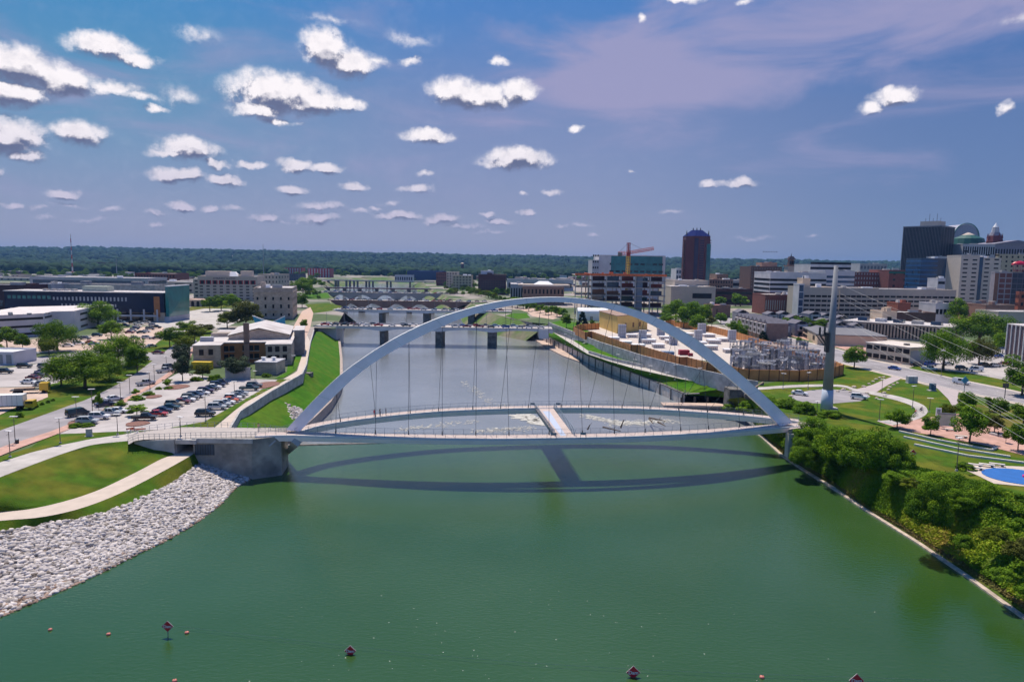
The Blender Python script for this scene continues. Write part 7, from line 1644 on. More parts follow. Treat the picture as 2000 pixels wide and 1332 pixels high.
for a in [(401, 812, 5, 'suv', 'black', 'black suv parked alone at the edge of the grass strip'), (487, 762, 8, 'pickup', 'teal', 'dark teal pickup at the far right corner of the car park'), (497, 756, 8, 'suv', 'grey', 'dark grey suv behind the teal pickup'),
          (152, 812, 58, 'van', 'teal', 'dark teal van driving on the road past the hedge'), (171, 827, 8, 'suv', 'silver', 'silver suv parked behind the near hedge'), (194, 818, 8, 'suv', 'white', 'white suv parked beside the silver one'),
          (213, 811, 8, 'pickup', 'silver', 'silver pickup parked beside the white suv'), (230, 806, 8, 'sedan', 'white', 'white sedan parked at the end of the near group'), (205, 793, 50, 'sedan', 'dark blue', 'dark blue sedan parked on the street behind the slender tree'),
          (223, 782, 50, 'sedan', 'white', 'white sedan parked on the street'), (285, 752, 60, 'pickup', 'silver', 'silver pickup driving up the road'), (322, 727, 60, 'pickup', 'silver', 'silver pickup parked by the tree shadow'), (331, 719, 60, 'suv', 'grey', 'grey suv parked ahead of the silver pickup'),
          (48, 718, 12, 'suv', 'black', 'black suv in the upper part of the left car park'), (10, 729, 12, 'suv', 'black', 'black suv at the left edge of the left car park'), (88, 718, 30, 'suv', 'grey', 'grey suv near the top of the left car park'),
          (66, 741, -5, 'sedan', 'dark red', 'dark red sedan in the left car park'), (77, 735, -5, 'sedan', 'purple', 'purple sedan behind the dark red one'), (84, 729, 5, 'sedan', 'dark blue', 'dark blue sedan under the big tree edge'),
          (57, 749, 0, 'sedan', 'white', 'white sedan behind the yellow truck'), (82, 752, 30, 'sedan', 'silver', 'silver sedan right of the yellow truck'), (35, 693, 3, 'sedan', 'dark red', 'dark red car on the street by the louvred building'), (65, 692, 3, 'sedan', 'silver', 'silver car on the street near the yellow green tree'),
          (309, 691, 3, 'sedan', 'dark red', 'dark red car turning at the street corner'), (1562, 771, -35, 'sedan', 'white', 'white car parked left of the steel pole'), (1677, 779, -25, 'suv', 'white', 'white car parked right of the steel pole'),
          (1877, 750, -60, 'van', 'white', 'white minivan on the main road'), (1905, 725, 175, 'van', 'white', 'white van parked beyond the verge'), (1747, 722, -60, 'sedan', 'blue', 'bright blue car on the main road'), (1570, 675, -72, 'sedan', 'dark blue', 'dark blue car on the main road far up'),
          (1790, 715, 5, 'suv', 'black', 'black suv beside the beige office'), (1817, 714, 5, 'suv', 'blue', 'blue suv beside the beige office'), (1815, 723, -60, 'pickup', 'light blue', 'light blue pickup at the car park exit'), (1851, 713, 5, 'sedan', 'silver', 'silver car under the big green tree'),
          (1878, 722, 5, 'suv', 'teal', 'teal suv left of the parked white van'), (1924, 716, 5, 'suv', 'black', 'black suv right of the parked white van'), (1943, 716, 5, 'sedan', 'white', 'white car right of the black suv'), (1962, 713, 5, 'sedan', 'red', 'red car beside the ribbed office slab'),
          (1953, 698, 5, 'sedan', 'blue', 'blue car behind the olive tree'), (1545, 655, 5, 'sedan', 'dark blue', 'dark blue car beside the tan shop')]:
    car(*a, 'cars on the streets and small lots')
uplot = [(133, 677, 20, 'sedan', 'white'), (154, 673, 20, 'suv', 'white'), (167, 663, 5, 'suv', 'grey'), (176, 671, 25, 'sedan', 'red'), (183, 674, 25, 'sedan', 'blue'), (237, 631, 0, 'suv', 'light blue'), (260, 632, 0, 'suv', 'black'), (271, 634, 0, 'pickup', 'white'), (286, 631, 0, 'suv', 'silver'), (243, 638, 0, 'pickup', 'dark blue'),
         (299, 637, 0, 'suv', 'silver'), (305, 641, 0, 'pickup', 'black'), (253, 651, 10, 'sedan', 'dark red'), (259, 647, 10, 'sedan', 'silver'), (264, 643, 10, 'sedan', 'dark blue'), (276, 651, 10, 'sedan', 'teal'), (285, 649, 10, 'sedan', 'white'), (293, 644, 10, 'suv', 'grey'), (268, 639, 10, 'sedan', 'white'),
         (264, 662, 10, 'sedan', 'grey'), (287, 662, 10, 'suv', 'silver'), (307, 662, 10, 'sedan', 'purple'), (296, 678, 60, 'sedan', 'silver'), (150, 660, 5, 'sedan', 'grey'), (190, 657, 5, 'suv', 'teal')]
for i, (x, y, hd, k, c) in enumerate(uplot): car(x, y, hd, k, c, '%s %s on the tan car park, %s' % (c, k, ('left part' if x < 200 else 'crowded back part' if y < 655 else 'near open part')), 'cars on the tan car park by the navy office', far=True)
# crowds of cars on the road bridges
rc = random.Random(12); cols = ['white', 'silver', 'silver', 'black', 'dark blue', 'blue', 'dark red', 'grey', 'white', 'teal', 'red', 'light blue']
def bridge_cars(B, offs, step, frac, lab, z=8.68):
    t, a, b = B
    for j, off in enumerate(offs):
        x = a.x + 6
        while x < b.x - 4:
            if rc.random() < frac:
                k = rc.choice(['sedan', 'sedan', 'suv', 'suv', 'pickup']); c = rc.choice(cols); u = (x - a.x) / (b.x - a.x); where = ['left end', 'left part', 'middle', 'right part', 'right end'][min(4, int(u * 5))]
                car(0, 0, 0 if j else 180, k, c, '%s %s at the %s, %s' % (c, k, where, lab % ['near lane', 'far lane'][j]), 'cars on ' + lab % 'both lanes', far=True, pos=Vector((x, a.y + (b.y - a.y) * u + off, z)))
            x += step * rc.uniform(.8, 1.6)
bridge_cars(B1, (3.5, 11.5), 5.6, .93, '%s of the nearest pale road bridge')
bridge_cars(B2, (3.5, 11), 6.2, .85, '%s of the second road bridge')
bridge_cars(B3, (3.5, 11), 7.0, .8, '%s of the brown arched bridge')
bridge_cars(B4, (3.5, 11), 7.5, .8, '%s of the grey arched bridge')
for k in SH:
    r = VT[k][0]
    for c_ in list(r.children): bpy.data.objects.remove(c_)
    bpy.data.objects.remove(r)
# box trailer and yellow truck
q = P(-6, 803); t = thing('box_trailer', 'long white box trailer parked at the left edge', 'trailer', (q.x, q.y, G), math.radians(14))
MB().box(-3.4, 5.8, 0, 2.6, 1.2, 4.0).build('body', white, t, bevel=.05); m = MB()
for k in range(8): m.box(-3.2 + k * 1.1, -3.15 + k * 1.1, -.03, 0, 1.25, 3.95)
m.build('rib', grey_met, t); MB().box(-3.4, 6.5, .2, 2.4, .9, 1.2).build('chassis', darkmet, t)
for x in (-2.2, -1.1, 4.6):
    for y in (.15, 2.2): MB().tube((x, y, .5), (x, y + .3, .5), .5, n=12).build('wheel', tyre, t)
MB().box(6.1, 8.0, .1, 2.5, .6, 2.4).build('cab', PM['yellow'], t, bevel=.1); MB().box(6.3, 7.95, .05, 2.55, 1.6, 2.2).build('windows', glass, t)
q = P(48, 770); t = thing('flatbed_truck', 'yellow cab flatbed truck with a loaded bed behind the white trailer', 'truck', (q.x, q.y, G), math.radians(22))
MB().box(3.5, 5.8, 0, 2.4, .7, 3.0).build('cab', PM['yellow'], t, bevel=.12); MB().box(4.6, 5.85, .05, 2.35, 1.7, 2.6).build('windshield', glass, t)
MB().box(-3.5, 3.3, 0, 2.4, 1.0, 1.25).build('bed', darkmet, t); MB().box(-2.5, 2.2, .4, 2.0, 1.25, 1.7).build('load', mat('sand_load', (.4, .28, .2)), t)
for x in (-2.4, -1.3, 4.6):
    for y in (0, 2.15): MB().tube((x, y, .5), (x, y + .3, .5), .5, n=12).build('wheel', tyre, t)
# ---------------- substation ----------------
fence_m = mat('timber_fence', (.60, .26, .09), .85, .12, .8, col2=(.46, .19, .065), c2scale=.4)
fence_d = mat('timber_fence_dark', (.20, .085, .035), .9, .12, .8)
fen = thing('timber_fence', 'tall brown timber fence zigzagging round the electrical substation', 'fence', tuple(P(1340, 716)))
def fence_run(pts, hgt=3.6, m=fence_m):
    mb = MB(); wall(mb, PP(pts, G), hgt, .25); mb.build('fence_panel', m, fen, sub=fen.location)
    pm = MB(); pts_ = PP(pts, G)
    for a, b in zip(pts_, pts_[1:]):
        n = max(1, int((b - a).length / 3.2))
        for i in range(n + 1): c = a.lerp(b, i / n); pm.box(c.x - .14, c.x + .14, c.y - .22, c.y + .05, G, G + hgt + .12)
    pm.build('post', fence_d, fen, sub=fen.location)['kind'] = 'stuff'
for r in [[(1120, 652), (1143, 663)], [(1155, 661), (1232, 690)], [(1245, 690), (1326, 716)], [(1341, 716), (1380, 728)], [(1396, 727), (1442, 740), (1462, 743)], [(1143, 663), (1155, 661)], [(1232, 690), (1245, 690)], [(1326, 716), (1341, 716)], [(1380, 728), (1396, 727)],
          [(1462, 743), (1560, 745), (1612, 741), (1646, 732)], [(1646, 732), (1600, 712), (1560, 698), (1480, 676)], [(1480, 676), (1440, 663), (1390, 650), (1330, 640), (1300, 634)], [(1120, 652), (1132, 646), (1170, 643)]]:
    fence_run(r, 3.8, fence_m)
C_, L_, R2 = P(1205, 652), P(1170, 639), P(1264, 645); zt = AT(1205, 618, C_.y).z
t = thing('switch_house', 'tall plain yellow windowless building beside the substation', 'building', tuple(C_))
MB().prism([(C_.x, C_.y), (R2.x, R2.y), (R2.x + L_.x - C_.x, R2.y + L_.y - C_.y), (L_.x, L_.y)], G - 1, zt).build('wall', mat('yellow_wall', (.68, .45, .14), .8, .06, .3), t, sub=C_)
MB().prism([(C_.x - .3, C_.y - .4), (R2.x + .5, R2.y - .2), (R2.x + L_.x - C_.x, R2.y + L_.y - C_.y + .4), (L_.x - .4, L_.y)], zt, zt + .4).build('roof', mat('roof_brown', (.30, .20, .16)), t, sub=C_)
for f_ in (.25, .5, .72):
    q = C_.lerp(R2, f_); MB().box(q.x - .8, q.x + .8, q.y - .25, q.y + .05, G + 3, G + 5.6).build('louvre', mat('louvre_brown', (.22, .12, .06)), t, sub=C_)
fwm = mat('firewall', (.46, .46, .52), .8, .08, .5)
for i, (px, py, yb, nm) in enumerate([(1215, 634, 660, 'first'), (1255, 645, 670, 'second'), (1291, 634, 656, 'third'), (1315, 650, 674, 'fourth'), (1371, 632, 652, 'fifth'), (1364, 645, 670, 'sixth'), (1430, 645, 668, 'seventh')]):
    q = P(px, yb); h = AT(px, py, q.y).z - G; w = 15 * q.y / F; t = thing('firewall_tower', 'pale grey concrete panel tower in the substation, %s from the left' % nm, 'tower', tuple(q), 0, 'panel towers of the substation')
    m = MB(); m.box(-w / 2, w / 2, 0, 1.6, 0, h); m.build('panel', fwm, t); m = MB()
    for k in range(4): m.box(-w / 2 - .05, w / 2 + .05, -.06, 0, h * k / 4 + .3, h * k / 4 + .42)
    for k in (-.25, 0, .25): m.box(w * k - .06, w * k + .06, -.06, 0, 0, h)
    m.build('joint', grey_met, t)
tr_m = mat('switchgear_white', (.66, .56, .52), .7, .05, .3)
for i, (px, py, w_, h_) in enumerate([(1199, 668, 22, 9), (1222, 676, 24, 9), (1248, 682, 24, 9), (1236, 660, 20, 7), (1268, 672, 26, 9), (1287, 680, 22, 8), (1262, 660, 20, 7), (1300, 664, 20, 7), (1313, 672, 22, 8), (1340, 668, 22, 7), (1345, 657, 20, 6), (1386, 659, 22, 6), (1396, 672, 24, 8), (1412, 668, 20, 7), (1370, 676, 22, 8), (1390, 684, 24, 9), (1325, 655, 18, 6), (1426, 690, 20, 8)]):
    q = P(px, py); w = w_ * q.y / F; h = h_ * q.y / F; t = thing('transformer_housing', '%s pale switchgear housing with flat lid in the substation, %s row' % (['wide', 'narrow', 'square'][i % 3], 'back' if py < 666 else 'middle' if py < 677 else 'front'), 'switchgear', tuple(q), 0, 'switchgear housings of the substation')
    MB().box(-w / 2, w / 2, 0, w * .8, 0, h * .8).build('body', tr_m, t); MB().box(-w / 2 - .2, w / 2 + .2, -.2, w * .8 + .2, h * .8, h).build('lid', white, t)
    m = MB()
    for k in range(5): m.box(-w / 2 + .4 + k * w / 6, -w / 2 + .9 + k * w / 6, -.08, 0, h * .2, h * .6)
    m.build('vent', grey_met, t)
for px, py, w_, h_, c, lab in [(1305, 700, 24, 13, 'blue', 'blue grey finned transformer'), (1337, 694, 20, 10, 'red', 'dark red storage container'), (1349, 696, 9, 6, 'red', 'small dark red box beside the storage container')]:
    q = P(px, py); w = w_ * q.y / F; h = h_ * q.y / F; t = thing('transformer' if c == 'blue' else 'container', lab + ' inside the fence', 'transformer' if c == 'blue' else 'container', tuple(q)); cm = mat('container_' + c, (.16, .24, .36) if c == 'blue' else (.32, .02, .04), .6, .08)
    MB().box(-w / 2, w / 2, 0, w * .6, 0, h).build('body', cm, t); m = MB()
    for k in range(9): m.box(-w / 2 + w * k / 9, -w / 2 + w * (k + .45) / 9, -.25, 0, .2, h * .9)
    m.build('fin', cm, t)
gp = thing('lattice_gantry', 'x', 'gantry', (0, 0, -500)); gs = mat('galvanised', (.24, .26, .32), .6, .3, 2, obj_rand=.75)
for sx in (-1, 1):
    for sy in (0, 1): lattice(MB(), (sx * 2.6, sy * 3, 0), (sx * 2.6, sy * 3, 8.2), .6, 4, .11).build('leg', gs, gp)
for sy in (0, 1): lattice(MB(), (-3.4, sy * 3, 8.2), (3.4, sy * 3, 8.2), .6, 4, .10).build('beam', gs, gp)
m = MB()
for x in (-2, -.7, .7, 2):
    for y in (0, 1.5, 3): m.tube((x, y, 3.4), (x, y, 5.4), .16, n=5); m.tube((x, y, 5.2), (x, y, 8), .03, n=3)
m.build('insulator', mat('insulator', (.42, .40, .42), .4), gp); MB().box(-2.2, 2.2, .6, 2.4, 0, 2.6).build('switch_box', mat('switch_grey', (.25, .27, .33), obj_rand=.8), gp)
rg = random.Random(4); k = 0
for row_, (py, xa, xb) in enumerate([(688, 1432, 1540), (697, 1438, 1568), (706, 1440, 1592), (716, 1442, 1612), (726, 1446, 1622), (734, 1452, 1612)]):
    n = int((xb - xa) / 17)
    for i in range(n):
        u = i / max(1, n - 1); q = P(xa + (xb - xa) * u, py + rg.uniform(-1.5, 1.5))
        dup(gp, tuple(q), rg.uniform(-1.2, 1.2), (.7, .8, rg.uniform(.42, .88)), 'lattice gantry, %s from the left in the %s gantry row from the back' % (ORD[i], ORD[row_]), 'lattice gantries of the substation')
for c_ in list(gp.children): bpy.data.objects.remove(c_)
bpy.data.objects.remove(gp)
q0, q1 = P(1492, 668), P(1552, 688); 
t, w, h = oblique('low_shed', 'long low brown walled shed with gravel roof behind the lattice gantries', P(1482, 684), P(1552, 700), G + 3.4, 12, fence_m, mat('gravel_roof', (.26, .20, .18)))
# ---------------- big steel pole and wires ----------------
pb0 = P(1614, 803); Yp = pb0.y; tp_ = AT(1635, 519, Yp)
t = thing('steel_pole', 'giant grey tapering steel power pole with a dark platform bracket halfway up', 'power pole', (pb0.x, Yp, G - .5)); hp = tp_.z - G + .5; polem = mat('pole_steel', (.23, .24, .27), .75, .12, .3)
MB().tube((0, 0, 3.2), (0, 0, hp), 1.42, .52, n=20).build('shaft', polem, t, smooth=True); MB().tube((0, 0, 0), (0, 0, 6.5), 1.62, 1.46, n=20).build('sleeve', mat('pale_sleeve', (.44, .50, .60), .5, .04), t, smooth=True)
MB().box(-1.2, 2.6, -1.2, 1.2, 0, 1.6).build('footing', conc_lt, t)
pz = AT(1607, 655, Yp).z - G + .5; m = MB(); zb = AT(1607, 680, Yp).z - G + .5
for y in (-1.2, 1.2):
    m.tube((-1, y, pz), (-3.6, y, pz), .12, n=5); m.tube((-.9, y * .6, zb), (-3.6, y, pz - .1), .12, n=5); m.tube((-1.0, y * .6, zb + 1.2), (-2.4, y, pz - .1), .1, n=5)
for k in range(6): m.tube((-1.1 - k * .5, -1.2, pz), (-1.1 - k * .5, 1.2, pz), .08, n=4)
for k in range(5):
    m.tube((-1.2 - k * .6, -1.2, pz), (-1.2 - k * .6, -1.2, pz + 1.2), .04, n=3)
m.tube((-1.2, -1.2, pz + 1.2), (-3.6, -1.2, pz + 1.2), .04, n=3); m.build('bracket', darkmet, t)
MB().box(-1.7, -.9, -1.0, .2, zb - 1, pz + .8).build('cable_riser', darkmet, t)
for k, x in enumerate((-3.2, -1.9)): MB().tube((x, 0, pz), (x, 0, pz + 2.2), .32, .26, n=8).build('surge_arrester', darkmet, t)
arms = []
def wire(lab, py_p, ex, ey, sag, r=.02, pale=False):
    s = AT(1634, py_p, Yp); e = AT(ex, ey, 84); m = MB(); n = 26; pts = [s.lerp(e, i / n) - Vector((0, 0, 4 * sag * (i / n) * (1 - i / n))) for i in range(n + 1)]
    for a, b in zip(pts, pts[1:]): m.tube(a, b, r, n=4, cap=False)
    tag(m.build('power_line', mat('wire_pale', (.45, .44, .44), .5, .02)), lab, 'power line', 'power lines from the steel pole')
wire('uppermost power line running from the steel pole to the right edge', 552, 2150, 768, .4); wire('second power line down from the steel pole', 570, 2150, 790, .4); wire('third power line down from the steel pole', 578, 2150, 830, .4)
wire('fourth power line down from the steel pole crossing the beige office', 606, 2150, 915, .6); wire('fifth power line down from the steel pole, steepest over the road', 612, 2150, 925, .4)
wire('lowest power line crossing the plaza trees', 627, 2150, 945, .6); wire('power line over the plaza trees just above the lowest one', 616, 2150, 900, .5)
# ---------------- lamps ----------------
lp = thing('street_lamp', 'x', 'street lamp', (0, 0, -500)); MB().tube((0, 0, 0), (0, 0, 6), .09, .06, n=6).build('pole', mat('lamp_bronze', (.14, .11, .09), .5), lp)
MB().box(-.75, .75, -.28, .28, 6, 6.12).build('lamp_head', mat('lamp_white', (.66, .65, .66)), lp); MB().tube((0, 0, 0), (0, 0, .35), .3, .22, n=8).build('base', conc_lt, lp)
MB().bar((-.45, 0, 5.1), (0, 0, 5.3), .1, .08).build('arm', mat('lamp_bronze', (.14, .11, .09)), lp)
LP = [(20, 893, 840, G, 'standing in grass beside the upper path at the left edge'), (30, 866, 812, G, 'beside the litter bin on the pavement'), (118, 866, 815, G, 'beside the upper path at the pale sign block'), (150, 820, 774, G, 'on the road edge by the near hedge'), (181, 808, 759, G, 'between the road and the slender tree'),
      (230, 849, 808, G, 'at the start of the footbridge ramp'), (236, 784, 746, G, 'by the shaded road stretch'), (254, 769, 732, G, 'beside the hedge clumps'), (302, 749, 711, G, 'with two heads beside the driving pickup'), (293, 761, 726, G, 'near the far planting island'), (325, 714, 696, G, 'near the street corner'),
      (353, 852, 813, 8.9, 'on the footbridge ramp'), (402, 823, 772, G, 'in the car park beside the lone black suv'), (458, 772, 744, G, 'between the two car park rows'), (574, 725, 694, 7, 'on the bright strip beside the limestone building'), (498, 742, 724, G, 'by the service block'),
      (1104, 672, 652, 7, 'on the curving lawn, highest up'), (1119, 681, 662, 6, 'on the curving lawn, second from the top'), (1140, 685, 670, 6.5, 'beside the low grey wall'), (1206, 712, 692, 5, 'on the lower path by the grey wall end'), (1240, 722, 702, 4.6, 'on the lower path below the flood wall, leftmost'), (1270, 731, 714, 4.6, 'on the lower path second from left'),
      (1318, 742, 712, 4.6, 'on the path in front of the pale flood wall'), (1366, 749, 718, 4.6, 'on the path below the fence jog'), (1421, 758, 724, 4.8, 'on the path just left of the arch'), (1302, 753, 727, 3, 'on the lower lawn'), (1338, 764, 739, 2, 'on the lower lawn near the balustrade'), (1529, 760, 729, G, 'before the long fence, left'), (1578, 760, 727, G, 'before the long fence, right'),
      (1717, 822, 779, G, 'on the lawn left of the junction tree'), (1782, 797, 753, G, 'on the mown mound'), (1815, 805, 777, G, 'beside the path bend'), (1868, 920, 853, G, 'in front of the white terrace kerbs'), (1722, 769, 740, G, 'beside the pink path'), (1595, 812, 783, G, 'in the scrub by the steel pole'), (1838, 735, 684, G, 'tall one on the verge of the main road')]
for px, yb, yt, z, lab in LP:
    q = P(px, yb, z); h = (yb - yt) * (q - CAM).dot(Fw) / F; dup(lp, tuple(q), rg.uniform(-.4, .4), (1, 1, h / 6.1), 'slim flat headed lamp ' + lab, 'street and path lamps')
for c_ in list(lp.children): bpy.data.objects.remove(c_)
bpy.data.objects.remove(lp)
# lamps on the road bridges
for B, n in ((B1, 9), (B2, 8)):
    for k in range(n):
        x = B[1].x + (B[2].x - B[1].x) * (k + .5) / n; t = thing('street_lamp', 'thin lamp standing on the parapet of the %s, %s from the left' % ('nearest road bridge' if B is B1 else 'second road bridge', ORD[k]), 'street lamp', (x, B[1].y + .2, 8.6), 0, 'lamps on the road bridges')
        MB().tube((0, 0, 0), (0, 0, 8), .12, .08, n=5).build('pole', grey_met, t); MB().box(-.1, .1, -.1, 1.2, 8, 8.15).build('lamp_head', grey_met, t)
# ---------------- dam warning signs and buoys ----------------
def diamond(px, py, wpx, zc, lab, post=True, rz=0):
    # centre of the board seen at px,py; board height above water zc
    q = P(px, py, zc); s = wpx * (q - CAM).dot(Fw) / F / 2; t = thing('warning_sign', lab, 'sign', (q.x, q.y, 0 if zc < 5 else G), rz)
    z = zc - (0 if zc < 5 else G)
    MB().add([(-s, 0, z), (0, 0, z + s), (s, 0, z), (0, 0, z - s), (-s, .06, z), (0, .06, z + s), (s, .06, z), (0, .06, z - s)], [(3, 2, 1, 0), (4, 5, 6, 7), (0, 1, 5, 4), (1, 2, 6, 5), (2, 3, 7, 6), (3, 0, 4, 7)]).build('border', mat('sign_border', (.50, .40, .42), .5, .02), t)
    k = s * .93; MB().add([(-k, -.02, z), (0, -.02, z + k), (k, -.02, z), (0, -.02, z - k)], [(3, 2, 1, 0)]).build('board', mat('sign_maroon', (.60, .015, .035), .4, .03), t)
    c = bpy.data.curves.new('txt', 'FONT'); c.body = 'Dam'; c.size = s * .72; c.align_x = 'CENTER'; c.align_y = 'CENTER'; c.offset = .015 * s; tmp = bpy.data.objects.new('tmp', c); COL.objects.link(tmp); bpy.context.view_layer.update()
    me = bpy.data.meshes.new_from_object(tmp); bpy.data.objects.remove(tmp); me.materials.clear(); me.materials.append(white); o = bpy.data.objects.new('sign_lettering', me); COL.objects.link(o); o.parent = t; o.location = (0, -.045, z); o.rotation_euler = (PI / 2, 0, 0)
    if post: MB().tube((0, .05, -.5 if zc < 5 else 0), (0, .05, max(.1, z - s * .8)), .06, n=6).build('post', grey_met, t)
diamond(327, 1223, 23, 1.35, 'maroon diamond Dam warning sign standing clear of the water at the left'); diamond(684, 1271, 23, .42, 'maroon diamond Dam warning sign half sunk in the water, second from left')
diamond(1237, 1313, 28, .55, 'maroon diamond Dam warning sign low on the water right of centre'); diamond(1673, 1329, 30, .55, 'maroon diamond Dam warning sign cut by the bottom edge')
diamond(1783, 885, 15, 11.2, 'maroon diamond Dam warning sign on the wooded bank')
bw = mat('buoy_pink', (.62, .20, .16), .5, .05)
for px, py, s, lab in [(98, 1230, .23, 'leftmost small pink buoy'), (212, 1239, .25, 'second small pink buoy from the left'), (365, 1236, .25, 'small pink buoy right of the first warning sign'), (1488, 1323, .27, 'small red buoy between the right hand warning signs'), (341, 1330, .25, 'tiny pink buoy at the bottom edge')]:
    q = P(px, py, 0); t = thing('buoy', lab, 'buoy', tuple(q), 0, 'float buoys of the warning line'); bm = bmesh.new(); bmesh.ops.create_uvsphere(bm, u_segments=14, v_segments=8, radius=s); me = bpy.data.meshes.new('float'); bm.to_mesh(me); bm.free()
    me.polygons.foreach_set('use_smooth', [True] * len(me.polygons)); me.materials.append(bw); part('float', me, t, (0, 0, s * .25), 0, (1.1, 1, .85)); MB().tube((0, 0, s * .9), (0, 0, s * 1.25), .05, n=6).build('eye', darkmet, t)
m = MB(); lp_ = [P(x, y, .35) for x, y in [(345, 1222), (520, 1243), (690, 1262), (860, 1280), (1040, 1294), (1237, 1306), (1450, 1315), (1673, 1322), (1900, 1330)]]; lp_ = smoothline(lp_, 60)
for a, b in zip(lp_, lp_[1:]): m.tube(a, b, .018, n=3, cap=False)
t = m.build('float_line', mat('rope', (.30, .36, .34), .7)); tag(t, 'thin cable strung between the Dam warning signs above the water', 'cable')
# floating flecks of debris on the still water
m = MB(); rf = random.Random(8)
for i in range(70):
    q = P(rf.gauss(1050, 260), rf.uniform(1150, 1330), .012); s = rf.uniform(.03, .09); a = rf.random() * 3; m.add([(q.x - s, q.y, q.z), (q.x, q.y - s * .5, q.z), (q.x + s, q.y, q.z), (q.x, q.y + s * .6, q.z)], [(0, 1, 2, 3)])
tag(m.build('foam_flecks', mat('foam', (.75, .76, .72), .8)), 'tiny pale flecks floating on the green water', kind='stuff')
# foam below the dam
def foam(lab, pts, n, seed, s0=.25):
    m = MB(); r = random.Random(seed); pts = [P(x, y, -2.96) for x, y in pts]; pts = resample(pts, 40)
    for i in range(n):
        c = pts[r.randrange(40)] + Vector((r.gauss(0, 1.3), r.gauss(0, 1.5), .002 * (i % 30))); s = s0 * r.uniform(.3, 1.4); k = 7; an = r.random() * 6
        m.add([(c.x + s * r.uniform(.5, 1.3) * 1.9 * math.cos(an + 2 * PI * j / k), c.y + s * r.uniform(.5, 1.3) * math.sin(an + 2 * PI * j / k), c.z) for j in range(k)], [tuple(range(k))])
    tag(m.build('foam', mat('foam_cream', (.50, .49, .45), .9)), lab, kind='stuff')
foam('cream foam patch left of the crossing walkway', [(1018, 812), (1040, 818), (1062, 826)], 520, 1, .7); foam('white foam streak right of the crossing', [(1145, 812), (1180, 820), (1225, 826), (1260, 826)], 330, 2, .3)
foam('foam lines below the dam at right', [(1190, 830), (1240, 826), (1290, 822), (1320, 824)], 260, 3, .28); foam('faint foam left of centre', [(930, 843), (990, 838), (1040, 836)], 240, 4, .22)
foam('thin foam lines above the far deck', [(905, 745), (960, 790), (1000, 792)], 160, 5, .22); foam('foam flecks below the left decks', [(780, 838), (860, 830), (930, 822)], 180, 6, .22)
# driftwood
for i, (p0, p1, lab) in enumerate([((1212, 836), (1218, 820), 'upright drift log on the dam'), ((1178, 834), (1212, 842), 'long dark drift log lying on the dam crest'), ((1268, 818), (1278, 830), 'dark forked drift log right of the crossing'), ((1268, 816), (1300, 822), 'pale bleached drift log at the right'), ((1285, 824), (1300, 832), 'short drift log at the right end of the dam'), ((1148, 838), (1152, 830), 'small snag sticking up beside the crossing')]):
    a = P(*p0, -1); b = P(*p1, -.2 + (1.5 if i in (0, 5) else 0)); d = b - a
    if d.length > 9: b = a + d * (9 / d.length)
    t = thing('drift_log', lab, 'driftwood', tuple(a), 0, 'driftwood caught on the dam'); lm_ = mat('driftwood', (.10, .07, .05), .9, .3, 2); MB().tube(a, b, .28, .12, n=7).build('log', lm_, t, sub=a); c = a.lerp(b, .6)
    MB().tube(c, c + Vector((.9, .3, 1.2)), .1, .03, n=5).build('branch', lm_, t, sub=a)
a = P(1597, 937, .2); b = P(1634, 953, .3); t = thing('drift_log', 'pale bleached log floating against the edging strip of the wooded bank', 'driftwood', tuple(a), 0); MB().tube(a, b, .22, .1, n=7).build('log', mat('bleached_wood', (.42, .38, .32), .9), t, sub=a); MB().tube(a.lerp(b, .5), a.lerp(b, .5) + Vector((-1.2, -.9, .3)), .1, .03, n=5).build('branch', mat('bleached_wood', (.42, .38, .32)), t, sub=a)
